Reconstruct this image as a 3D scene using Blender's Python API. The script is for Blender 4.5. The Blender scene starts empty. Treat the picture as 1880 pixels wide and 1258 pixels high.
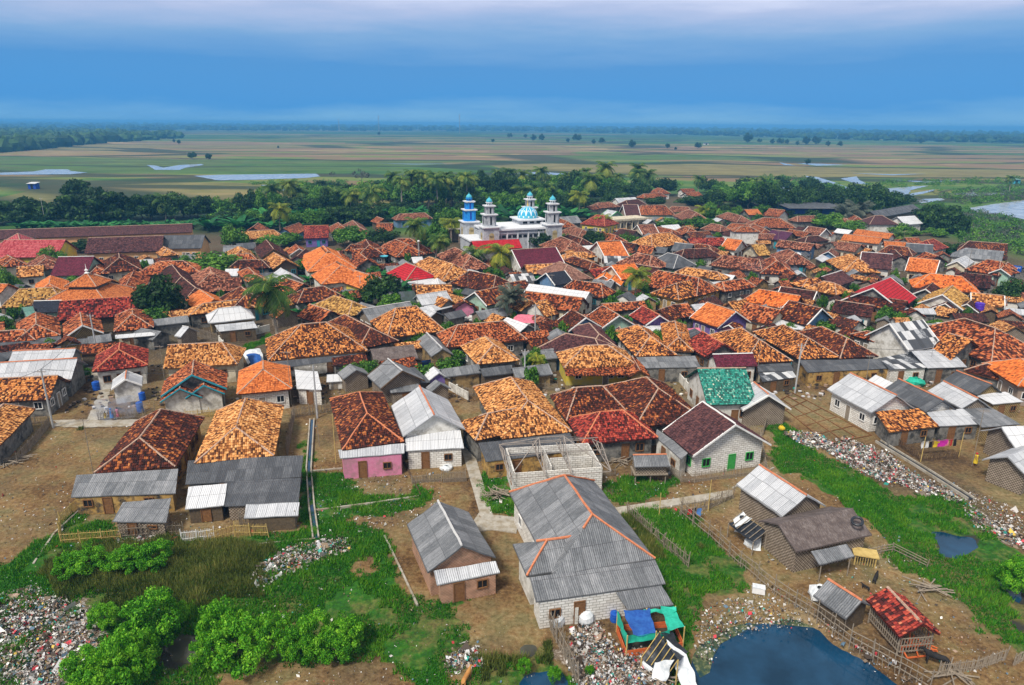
import bpy, bmesh, math, random
import numpy as np
from mathutils import Vector, Matrix, noise as mnoise
random.seed(7)
scene = bpy.context.scene
col = scene.collection
# ---------------- camera ----------------
H = 36.0; F = 1254.0
Rm = (Matrix.Rotation(math.radians(90-17.73), 3, 'X') @ Matrix.Rotation(math.radians(0.43), 3, 'Z'))
CAM = Vector((0, 0, H))
cd = bpy.data.cameras.new('camera'); cam = bpy.data.objects.new('camera', cd); col.objects.link(cam)
cam.matrix_world = Matrix.Translation(CAM) @ Rm.to_4x4()
cd.sensor_width = 36; cd.lens = 36*F/1880; cd.clip_start = 0.5; cd.clip_end = 60000
scene.camera = cam
# ---------------- world ----------------
W = bpy.data.worlds.new('World'); scene.world = W; W.use_nodes = True
SUN_EL, SUN_AZ = math.radians(52), math.radians(215)   # azimuth from +Y clockwise
def build_world():
    nt = W.node_tree; N = nt.nodes; L = nt.links; N.clear()
    out = N.new('ShaderNodeOutputWorld')
    sky = N.new('ShaderNodeTexSky'); sky.sky_type = 'NISHITA'; sky.sun_disc = False
    sky.sun_elevation = SUN_EL; sky.sun_rotation = SUN_AZ
    b1 = N.new('ShaderNodeBackground'); b1.inputs[1].default_value = 0.06
    L.new(sky.outputs[0], b1.inputs[0])
    tc = N.new('ShaderNodeTexCoord')
    sep = N.new('ShaderNodeSeparateXYZ'); L.new(tc.outputs['Generated'], sep.inputs[0])
    mp = N.new('ShaderNodeMapping'); mp.inputs['Scale'].default_value = (1.6, 1.6, 13)
    L.new(tc.outputs['Generated'], mp.inputs[0])
    nz = N.new('ShaderNodeTexNoise'); nz.inputs['Scale'].default_value = 1.6; nz.inputs['Detail'].default_value = 8; nz.inputs['Roughness'].default_value = .62
    L.new(mp.outputs[0], nz.inputs[0])
    m = N.new('ShaderNodeMath'); m.operation = 'MULTIPLY_ADD'; m.inputs[1].default_value = 0.07; m.inputs[2].default_value = -0.035
    L.new(nz.outputs[0], m.inputs[0])
    a = N.new('ShaderNodeMath'); a.operation = 'ADD'; L.new(sep.outputs[2], a.inputs[0]); L.new(m.outputs[0], a.inputs[1])
    mr = N.new('ShaderNodeMapRange'); mr.inputs[1].default_value = -0.02; mr.inputs[2].default_value = 0.6
    L.new(a.outputs[0], mr.inputs[0])
    r = N.new('ShaderNodeValToRGB'); e = r.color_ramp.elements
    def pos(z): return (z+0.02)/0.62
    stops = [(-0.02, (.14,.34,.55)), (0.004, (.14,.34,.56)), (0.030, (.036,.225,.53)), (0.075, (.050,.22,.50)), (0.110, (.15,.30,.53)), (0.140, (.34,.41,.60)),
             (0.170, (.62,.64,.78)), (0.24, (.56,.56,.62)), (0.6, (.50,.49,.48))]
    e[0].position = pos(stops[0][0]); e[0].color = (*stops[0][1], 1)
    e[1].position = 1; e[1].color = (*stops[-1][1], 1)
    for z, c in stops[1:-1]:
        q = e.new(pos(z)); q.color = (*c, 1)
    L.new(mr.outputs[0], r.inputs[0])
    b2 = N.new('ShaderNodeBackground'); b2.inputs[1].default_value = 1.0
    L.new(r.outputs[0], b2.inputs[0])
    mix = N.new('ShaderNodeMixShader'); mix.inputs[0].default_value = 0.9
    L.new(b1.outputs[0], mix.inputs[1]); L.new(b2.outputs[0], mix.inputs[2]); L.new(mix.outputs[0], out.inputs[0])
build_world()
sl = bpy.data.lights.new('sun', 'SUN'); sl.energy = 3.1; sl.angle = math.radians(12); sl.color = (1, .93, .82)
so = bpy.data.objects.new('sun', sl); col.objects.link(so)
sd = Vector((math.sin(SUN_AZ)*math.cos(SUN_EL), math.cos(SUN_AZ)*math.cos(SUN_EL), math.sin(SUN_EL)))
so.rotation_euler = sd.to_track_quat('Z', 'Y').to_euler()
scene.view_settings.view_transform = 'Standard'; scene.view_settings.look = 'None'
scene.view_settings.exposure = 0.5; scene.view_settings.gamma = 1

def P(px, py, z=0.0):
    d = Rm @ Vector(((px-940)/F, (629-py)/F, -1)); t = (z-H)/d.z
    return CAM + d*t
def proj(p):
    q = Rm.transposed() @ (Vector(p)-CAM); return (940+F*q.x/-q.z, 629-F*q.y/-q.z)

# ---------------- materials ----------------
MATS = {}
def newmat(name, rough=0.85):
    m = bpy.data.materials.new(name); m.use_nodes = True
    b = m.node_tree.nodes['Principled BSDF']; b.inputs['Roughness'].default_value = rough
    b.inputs['Specular IOR Level'].default_value = 0.25
    return m, m.node_tree.nodes, m.node_tree.links, b
def nmath(N, L, op, a, b=None, c=None):
    n = N.new('ShaderNodeMath'); n.operation = op
    for i, v in enumerate((a, b, c)):
        if v is None: continue
        if isinstance(v, (int, float)): n.inputs[i].default_value = v
        else: L.new(v, n.inputs[i])
    return n.outputs[0]
def nramp(N, L, fac, stops, const=False):
    r = N.new('ShaderNodeValToRGB'); e = r.color_ramp.elements
    if const: r.color_ramp.interpolation = 'CONSTANT'
    e[0].position = stops[0][0]; e[0].color = (*stops[0][1], 1)
    e[1].position = stops[-1][0]; e[1].color = (*stops[-1][1], 1)
    for p_, c_ in stops[1:-1]:
        q = e.new(p_); q.color = (*c_, 1)
    L.new(fac, r.inputs[0]); return r.outputs[0]
def nnoise(N, L, vec, scale, detail=3, rough=.55, w=None):
    n = N.new('ShaderNodeTexNoise'); n.inputs['Scale'].default_value = scale
    n.inputs['Detail'].default_value = detail; n.inputs['Roughness'].default_value = rough
    if w is not None:
        n.noise_dimensions = '4D'; L.new(w, n.inputs['W'])
    L.new(vec, n.inputs['Vector']); return n.outputs[0]
def nmix(N, L, fac, a, b, mode='MIX'):
    n = N.new('ShaderNodeMix'); n.data_type = 'RGBA'; n.blend_type = mode
    for i, v in ((0, fac), (6, a), (7, b)):
        if isinstance(v, (int, float)): n.inputs[i].default_value = v
        elif isinstance(v, tuple): n.inputs[i].default_value = (*v, 1)
        else: L.new(v, n.inputs[i])
    return n.outputs[2]
def objrand(N, L):
    oi = N.new('ShaderNodeObjectInfo'); return nmath(N, L, 'MULTIPLY', oi.outputs['Random'], 40.0)
def bump(N, L, b, h, strength, dist):
    bp = N.new('ShaderNodeBump'); bp.inputs['Strength'].default_value = strength; bp.inputs['Distance'].default_value = dist
    L.new(h, bp.inputs['Height']); L.new(bp.outputs[0], b.inputs['Normal'])

def tile_mat(key, stops, tw=.20, th=.27, patch=.35, moss=0.15):
    m, N, L, b = newmat('roof_tiles_'+key, .8)
    tc = N.new('ShaderNodeTexCoord'); uv = tc.outputs['UV']; w = objrand(N, L)
    sp = N.new('ShaderNodeSeparateXYZ'); L.new(uv, sp.inputs[0])
    u = nmath(N, L, 'DIVIDE', sp.outputs[0], tw); v = nmath(N, L, 'DIVIDE', sp.outputs[1], th)
    fu = nmath(N, L, 'FLOOR', u); fv = nmath(N, L, 'FLOOR', v)
    cb = N.new('ShaderNodeCombineXYZ'); L.new(fu, cb.inputs[0]); L.new(fv, cb.inputs[1]); L.new(w, cb.inputs[2])
    wn = N.new('ShaderNodeTexWhiteNoise'); wn.noise_dimensions = '3D'; L.new(cb.outputs[0], wn.inputs[0])
    # runs of a few tiles of one batch
    f3 = nmath(N, L, 'FLOOR', nmath(N, L, 'DIVIDE', u, 2.0)); g3 = nmath(N, L, 'FLOOR', nmath(N, L, 'DIVIDE', v, 1.7))
    c3 = N.new('ShaderNodeCombineXYZ'); L.new(f3, c3.inputs[0]); L.new(g3, c3.inputs[1]); L.new(w, c3.inputs[2])
    w3 = N.new('ShaderNodeTexWhiteNoise'); w3.noise_dimensions = '3D'; L.new(c3.outputs[0], w3.inputs[0])
    n1 = nnoise(N, L, uv, .55, 3, .6, w); n2 = nnoise(N, L, uv, .16, 2, .5, w)
    s = nmath(N, L, 'MULTIPLY', wn.outputs[0], .60)
    s = nmath(N, L, 'MULTIPLY_ADD', w3.outputs[0], .10, s)
    mps = N.new('ShaderNodeMapping'); mps.inputs['Scale'].default_value = (2.2, .45, 1); L.new(uv, mps.inputs[0]); s = nmath(N, L, 'MULTIPLY_ADD', nnoise(N, L, mps.outputs[0], 1.0, 4, .7, w), .34, s)
    s = nmath(N, L, 'MULTIPLY_ADD', n1, patch*1.3, s)
    s = nmath(N, L, 'MULTIPLY_ADD', n2, patch, s)
    s = nmath(N, L, 'SUBTRACT', s, patch*1.15+.11)
    c = nramp(N, L, s, stops)
    # dark gap at course and between pans
    du = nmath(N, L, 'FRACT', u); dv = nmath(N, L, 'FRACT', v)
    gap = nmath(N, L, 'MAXIMUM', nmath(N, L, 'LESS_THAN', dv, .16), nmath(N, L, 'LESS_THAN', du, .14))
    c = nmix(N, L, nmath(N, L, 'MULTIPLY', gap, .8), c, (.02, .008, .006))
    L.new(c, b.inputs['Base Color'])
    hu = nmath(N, L, 'SINE', nmath(N, L, 'MULTIPLY', u, 2*math.pi))
    h = nmath(N, L, 'MULTIPLY_ADD', hu, .35, nmath(N, L, 'SUBTRACT', 1.0, dv))
    h = nmath(N, L, 'MULTIPLY_ADD', wn.outputs[0], .5, h)
    bump(N, L, b, h, .9, .045)
    MATS['t'+key] = m
Dk = (.028, .010, .007); Dm = (.075, .020, .012)
tile_mat('O', [(.12, (.05,.018,.010)), (.3, (.20,.070,.022)), (.44, (.46,.18,.05)), (.62, (.68,.33,.11)), (.85, (.80,.48,.22))], patch=.30)
tile_mat('o', [(.12, Dk), (.34, (.10,.03,.015)), (.46, (.42,.14,.035)), (.62, (.66,.27,.075)), (.85, (.80,.42,.15))], patch=.45)
tile_mat('Y', [(.12, (.06,.03,.012)), (.3, (.22,.11,.03)), (.5, (.48,.26,.07)), (.8, (.66,.42,.14))], patch=.30)
tile_mat('R', [(.14, Dk), (.36, (.10,.025,.014)), (.48, (.34,.080,.028)), (.64, (.50,.15,.05)), (.88, (.66,.30,.14))], patch=.42)
tile_mat('S', [(.14, (.04,.014,.01)), (.38, (.13,.042,.026)), (.52, (.30,.10,.058)), (.68, (.44,.19,.11)), (.9, (.56,.33,.22))], patch=.38)
tile_mat('D', [(.15, (.018,.007,.006)), (.45, (.07,.017,.011)), (.60, (.15,.035,.017)), (.72, (.42,.13,.035)), (.9, (.62,.28,.09))], patch=.45)
tile_mat('d', [(.15, (.015,.008,.008)), (.5, (.065,.02,.017)), (.72, (.13,.036,.026)), (.9, (.30,.10,.06))], patch=.3)
tile_mat('N', [(.05, (.22,.055,.018)), (.3, (.52,.14,.035)), (.6, (.68,.21,.055)), (.95, (.74,.30,.11))], patch=.15)
tile_mat('n', [(.08, (.06,.015,.01)), (.26, (.52,.12,.025)), (.5, (.68,.18,.035)), (.95, (.76,.28,.07))], patch=.25)
tile_mat('X', [(.12, (.03,.008,.008)), (.35, (.13,.018,.015)), (.5, (.30,.035,.025)), (.65, (.42,.07,.04)), (.9, (.62,.24,.13))], patch=.4)
tile_mat('P', [(.1, (.035,.015,.018)), (.4, (.085,.035,.038)), (.7, (.14,.055,.052)), (.95, (.24,.10,.08))], patch=.25)
tile_mat('L', [(.1, (.12,.055,.042)), (.5, (.26,.13,.095)), (.95, (.36,.2,.15))], patch=.3)
tile_mat('M', [(.1, (.07,.008,.02)), (.5, (.13,.014,.035)), (.95, (.19,.03,.06))], patch=.15, tw=.3)
tile_mat('K', [(.1, (.38,.008,.015)), (.5, (.52,.012,.022)), (.95, (.58,.03,.04))], patch=.1, tw=.3, th=.6)
tile_mat('C', [(.1, (.30,.02,.03)), (.5, (.48,.08,.09)), (.95, (.58,.16,.16))], patch=.2, tw=.3, th=.6)
tile_mat('T', [(.18, (.02,.09,.08)), (.36, (.015,.20,.155)), (.56, (.03,.31,.24)), (.68, (.15,.42,.33)), (.78, (.62,.64,.5)), (.9, (.7,.45,.2))], patch=.15)
tile_mat('B', [(.1, (.01,.015,.028)), (.9, (.03,.04,.06))], patch=.1)
tile_mat('V', [(.1, (.06,.012,.045)), (.9, (.13,.04,.10))], patch=.2)

def sheet_mat(key, stops, pan=.9, patches=.22, streak=.6, rough=.6):
    m, N, L, b = newmat('roof_sheet_'+key, rough)
    tc = N.new('ShaderNodeTexCoord'); uv = tc.outputs['UV']; w = objrand(N, L)
    sp = N.new('ShaderNodeSeparateXYZ'); L.new(uv, sp.inputs[0])
    fu = nmath(N, L, 'FLOOR', nmath(N, L, 'DIVIDE', sp.outputs[0], pan)); fv = nmath(N, L, 'FLOOR', nmath(N, L, 'DIVIDE', sp.outputs[1], 1.75))
    cb = N.new('ShaderNodeCombineXYZ'); L.new(fu, cb.inputs[0]); L.new(fv, cb.inputs[1]); L.new(w, cb.inputs[2])
    wn = N.new('ShaderNodeTexWhiteNoise'); wn.noise_dimensions = '3D'; L.new(cb.outputs[0], wn.inputs[0])
    mp = N.new('ShaderNodeMapping'); mp.inputs['Scale'].default_value = (6, .5, 1); L.new(uv, mp.inputs[0])
    st = nnoise(N, L, mp.outputs[0], 1.0, 4, .7, w); bl = nnoise(N, L, uv, 1.2, 5, .7, w); fine = nnoise(N, L, uv, 6, 5, .8, w)
    s = nmath(N, L, 'MULTIPLY', wn.outputs[0], patches)
    s = nmath(N, L, 'MULTIPLY_ADD', st, streak, s); s = nmath(N, L, 'MULTIPLY_ADD', bl, .45, s); s = nmath(N, L, 'MULTIPLY_ADD', fine, .60, s)
    s = nmath(N, L, 'SUBTRACT', s, (patches*.5+streak*.5+.525)-.5)
    c = nramp(N, L, s, stops)
    pu = nmath(N, L, 'LESS_THAN', nmath(N, L, 'FRACT', nmath(N, L, 'DIVIDE', sp.outputs[0], pan)), .05)
    pv = nmath(N, L, 'LESS_THAN', nmath(N, L, 'FRACT', nmath(N, L, 'DIVIDE', sp.outputs[1], 1.75)), .035)
    c = nmix(N, L, nmath(N, L, 'MULTIPLY', nmath(N, L, 'MAXIMUM', pu, pv), .55), c, (.05, .05, .055))
    cor = nmath(N, L, 'SINE', nmath(N, L, 'MULTIPLY', sp.outputs[0], 2*math.pi/.17))
    c = nmix(N, L, nmath(N, L, 'MULTIPLY', nmath(N, L, 'LESS_THAN', cor, -.5), .3), c, (.06, .06, .07))
    L.new(c, b.inputs['Base Color'])
    bump(N, L, b, cor, .8, .03)
    MATS['s'+key] = m
sheet_mat('G', [(.15, (.055,.06,.068)), (.42, (.15,.16,.175)), (.62, (.27,.28,.30)), (.9, (.46,.46,.48))])
sheet_mat('g', [(.15, (.030,.033,.040)), (.5, (.085,.092,.105)), (.9, (.24,.25,.27))])
sheet_mat('W', [(.1, (.22,.24,.27)), (.4, (.46,.48,.52)), (.65, (.64,.66,.70)), (.95, (.82,.82,.84))], patches=.22, streak=.45)
sheet_mat('w', [(.05, (.45,.47,.5)), (.4, (.68,.70,.74)), (.95, (.84,.85,.87))], patches=.2, streak=.2)
sheet_mat('Q', [(.15, (.05,.055,.065)), (.47, (.10,.11,.13)), (.53, (.45,.47,.5)), (.9, (.72,.73,.75))], patches=1.1, streak=.15)
sheet_mat('E', [(.15, (.05,.15,.13)), (.5, (.13,.30,.25)), (.9, (.3,.48,.42))])
sheet_mat('A', [(.1, (.02,.025,.02)), (.5, (.05,.08,.07)), (.9, (.13,.10,.18))])
sheet_mat('B', [(.1, (.015,.018,.022)), (.5, (.035,.04,.05)), (.9, (.3,.32,.36))], patches=.7)

def plain_mat(key, c1, c2, scale=2.0, rough=.85, stain=None, bumpd=.01, contrast=1.0):
    m, N, L, b = newmat(key, rough)
    tc = N.new('ShaderNodeTexCoord'); w = objrand(N, L)
    n = nnoise(N, L, tc.outputs['Object'], scale, 5, .65, w)
    c = nramp(N, L, n, [(.5-.2*contrast, c1), (.5+.2*contrast, c2)])
    if stain:
        n2 = nnoise(N, L, tc.outputs['Object'], .8, 5, .7, w)
        c = nmix(N, L, nramp(N, L, n2, [(.47, (0,0,0)), (.60, (1,1,1))]), c, stain)
    L.new(c, b.inputs['Base Color'])
    n3 = nnoise(N, L, tc.outputs['Object'], 14, 3)
    bump(N, L, b, n3, .5, bumpd)
    MATS[key] = m; return m
plain_mat('wall_w', (.55,.54,.50), (.74,.73,.70), stain=(.38,.36,.32))
plain_mat('wall_c', (.50,.45,.34), (.66,.60,.47), stain=(.36,.31,.22))
plain_mat('wall_g', (.10,.098,.092), (.27,.26,.24), stain=(.05,.05,.048))
plain_mat('wall_o', (.22,.14,.055), (.42,.30,.14), stain=(.07,.06,.045))
plain_mat('wall_x', (.30,.17,.04), (.50,.33,.12), stain=(.035,.035,.035))
plain_mat('wall_y', (.55,.42,.03), (.68,.56,.08), stain=(.45,.40,.14))
plain_mat('wall_p', (.55,.17,.30), (.66,.26,.40), stain=(.42,.2,.25))
plain_mat('wall_m', (.24,.42,.33), (.40,.56,.46), stain=(.25,.32,.26))
plain_mat('wall_u', (.08,.17,.33), (.16,.28,.45), stain=(.12,.16,.22))
plain_mat('wall_s', (.60,.32,.13), (.72,.42,.2), stain=(.5,.32,.16))
plain_mat('wall_v', (.10,.07,.26), (.22,.15,.38))
plain_mat('wall_t', (.06,.045,.03), (.15,.11,.07), scale=5)
plain_mat('concrete', (.30,.28,.24), (.44,.41,.36), stain=(.26,.22,.16))
plain_mat('mortar', (.30,.17,.11), (.54,.40,.32), scale=4)
plain_mat('mortar_red', (.45,.12,.05), (.62,.26,.14), scale=4)
plain_mat('mortar_grey', (.40,.40,.41), (.62,.62,.62), scale=4)
plain_mat('white_paint', (.62,.62,.62), (.78,.78,.77), scale=4)
plain_mat('teal_paint', (.02,.20,.27), (.04,.30,.38), scale=4)
plain_mat('green_paint', (.03,.26,.05), (.06,.36,.08))
plain_mat('dark_wood', (.05,.03,.02), (.13,.085,.05), scale=6)
plain_mat('grey_wood', (.16,.13,.10), (.34,.29,.23), scale=6)
plain_mat('bamboo', (.40,.28,.09), (.62,.47,.18), scale=3)
plain_mat('yard_junk', (.05,.04,.03), (.3,.24,.18), scale=.5)
plain_mat('dark_opening', (.006,.006,.007), (.014,.014,.016))
plain_mat('brown_door', (.13,.06,.025), (.24,.12,.05), scale=5)
plain_mat('steel', (.22,.19,.17), (.34,.30,.27), scale=5)
plain_mat('pole_concrete', (.30,.31,.32), (.45,.46,.47), scale=5)
plain_mat('blue_plastic', (.01,.06,.35), (.02,.12,.5), rough=.4)
plain_mat('purple_plastic', (.06,.02,.35), (.1,.04,.45), rough=.4)
plain_mat('blue_tarp', (.01,.05,.26), (.03,.13,.42), rough=.5, scale=3)
plain_mat('green_net', (.01,.28,.19), (.03,.50,.36), rough=.6, scale=3)
plain_mat('black_tarp', (.008,.010,.014), (.035,.042,.055), rough=.4, scale=3)
plain_mat('white_tarp', (.45,.50,.55), (.78,.8,.82), rough=.5, scale=3)
plain_mat('pink_sheet', (.50,.10,.16), (.62,.2,.26), rough=.6, scale=3)
plain_mat('orange_boards', (.50,.09,.02), (.6,.16,.05), scale=4)
plain_mat('trunk', (.10,.075,.05), (.22,.18,.13), scale=6)
plain_mat('palm_trunk', (.20,.17,.14), (.36,.32,.27), scale=6)
plain_mat('skin', (.22,.11,.06), (.28,.15,.09)); plain_mat('hair', (.01,.008,.007), (.02,.016,.014))
for k_, c_ in (('red', (.5,.03,.03)), ('pink', (.65,.2,.28)), ('yellow', (.7,.5,.03)), ('blue', (.08,.2,.5)), ('white', (.7,.7,.7)), ('black', (.015,.015,.02)), ('magenta', (.6,.03,.4)), ('green', (.03,.3,.08))):
    plain_mat('cloth_'+k_, tuple(v*.8 for v in c_), c_)
plain_mat('fur_black', (.008,.008,.009), (.03,.028,.028)); plain_mat('fur_tan', (.35,.15,.04), (.5,.25,.08))

def block_mat(key, c1, c2, mortar, bw=.55, bh=.24):
    m, N, L, b = newmat(key, .9)
    tc = N.new('ShaderNodeTexCoord'); br = N.new('ShaderNodeTexBrick'); w = objrand(N, L)
    L.new(tc.outputs['UV'], br.inputs[0]); br.inputs['Scale'].default_value = 1
    br.inputs['Brick Width'].default_value = bw; br.inputs['Row Height'].default_value = bh; br.inputs['Mortar Size'].default_value = .022
    br.inputs['Color1'].default_value = (*c1, 1); br.inputs['Color2'].default_value = (*c2, 1); br.inputs['Mortar'].default_value = (*mortar, 1)
    n = nnoise(N, L, tc.outputs['UV'], 1.2, 5, .7, w)
    c = nmix(N, L, nramp(N, L, n, [(.3, (.65,.65,.65)), (.55, (1,1,1))]), (.36,.33,.28), br.outputs[0])
    L.new(c, b.inputs['Base Color']); bump(N, L, b, br.outputs[1], .5, -.02)
    MATS[key] = m
block_mat('wall_b', (.64,.62,.59), (.80,.79,.76), (.30,.28,.25))
block_mat('wall_r', (.25,.14,.09), (.36,.22,.15), (.30,.28,.25), .25, .09)
def woven_mat(key, c1, c2, sc=.28):
    m, N, L, b = newmat(key, .9)
    tc = N.new('ShaderNodeTexCoord'); ck = N.new('ShaderNodeTexChecker'); w = objrand(N, L)
    mp = N.new('ShaderNodeMapping'); mp.inputs['Rotation'].default_value = (0, 0, .0); L.new(tc.outputs['UV'], mp.inputs[0])
    L.new(mp.outputs[0], ck.inputs[0]); ck.inputs['Scale'].default_value = 1/sc
    ck.inputs['Color1'].default_value = (*c1, 1); ck.inputs['Color2'].default_value = (*c2, 1)
    n = nnoise(N, L, tc.outputs['UV'], 2, 4, .7, w)
    c = nmix(N, L, nramp(N, L, n, [(.35, (0,0,0)), (.7, (.7,.7,.7))]), ck.outputs[0], (.10,.075,.05))
    L.new(c, b.inputs['Base Color']); MATS[key] = m
woven_mat('wall_k', (.38,.32,.26), (.10,.075,.055), .15)
woven_mat('wall_z', (.42,.20,.12), (.50,.33,.24), .13)
woven_mat('wall_j', (.42,.30,.12), (.12,.08,.035), .16)
def thatch():
    m, N, L, b = newmat('roof_thatch', .95)
    tc = N.new('ShaderNodeTexCoord'); mp = N.new('ShaderNodeMapping'); mp.inputs['Scale'].default_value = (14, 2.5, 1); L.new(tc.outputs['UV'], mp.inputs[0])
    n = nnoise(N, L, mp.outputs[0], 1, 4, .7); n2 = nnoise(N, L, tc.outputs['UV'], .8, 4, .7)
    s = nmath(N, L, 'MULTIPLY_ADD', n2, .5, nmath(N, L, 'MULTIPLY', n, .6))
    L.new(nramp(N, L, s, [(.35, (.035,.028,.028)), (.55, (.12,.095,.09)), (.75, (.27,.24,.23))]), b.inputs['Base Color'])
    bump(N, L, b, n, .9, .06); MATS['roof_thatch'] = m
thatch()
def roofmat(c):
    if c == 'H': return MATS['roof_thatch']
    return MATS['s'+c] if c in SHEET else MATS['t'+c]
SHEET = 'GgWwQEAb'
MATS['sb'] = MATS['sB']
def leaf_mat(key, c1, c2, c3, trans=.25, rough=.6):
    m, N, L, b = newmat(key, rough)
    at = N.new('ShaderNodeAttribute'); at.attribute_name = 'var'
    oi = N.new('ShaderNodeObjectInfo')
    s = nmath(N, L, 'MULTIPLY_ADD', oi.outputs['Random'], .22, at.outputs['Fac'])
    c = nramp(N, L, nmath(N, L, 'SUBTRACT', s, .11), [(.05, c1), (.5, c2), (.95, c3)])
    L.new(c, b.inputs['Base Color'])
    tr = N.new('ShaderNodeBsdfTranslucent'); L.new(c, tr.inputs[0]); mx = N.new('ShaderNodeMixShader'); mx.inputs[0].default_value = trans
    L.new(b.outputs[0], mx.inputs[1]); L.new(tr.outputs[0], mx.inputs[2]); L.new(mx.outputs[0], N['Material Output'].inputs[0])
    MATS[key] = m
leaf_mat('leaf_dark', (.006,.020,.005), (.020,.062,.011), (.07,.15,.025))
leaf_mat('leaf_mid', (.014,.055,.006), (.055,.17,.014), (.16,.32,.035))
leaf_mat('leaf_bright', (.016,.10,.004), (.085,.34,.008), (.30,.62,.04), .3)
leaf_mat('leaf_palm', (.012,.045,.01), (.06,.14,.02), (.30,.34,.05))
leaf_mat('leaf_palm_yellow', (.04,.08,.01), (.16,.22,.02), (.50,.42,.03))
leaf_mat('leaf_banana', (.01,.07,.02), (.025,.18,.04), (.09,.30,.06))
leaf_mat('leaf_grey', (.035,.05,.035), (.09,.11,.08), (.2,.22,.16))
leaf_mat('grass_green', (.008,.06,.003), (.035,.20,.006), (.17,.34,.02), .25)
leaf_mat('grass_olive', (.03,.06,.01), (.13,.17,.03), (.34,.30,.09), .25)
def litter_mat():
    m, N, L, b = newmat('litter', .5)
    at = N.new('ShaderNodeAttribute'); at.attribute_name = 'var'
    L.new(nramp(N, L, at.outputs['Fac'], [(0, (.58,.58,.60)), (.12, (.36,.35,.33)), (.22, (.23,.17,.12)), (.38, (.06,.045,.035)), (.60, (.10,.17,.24)), (.66, (.50,.48,.46)), (.78, (.34,.24,.18)), (.87, (.55,.05,.07)), (.91, (.75,.75,.72)), (.96, (.05,.35,.30)), (.985, (.7,.5,.1))], True), b.inputs['Base Color'])
    MATS['litter'] = m
litter_mat()

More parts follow.
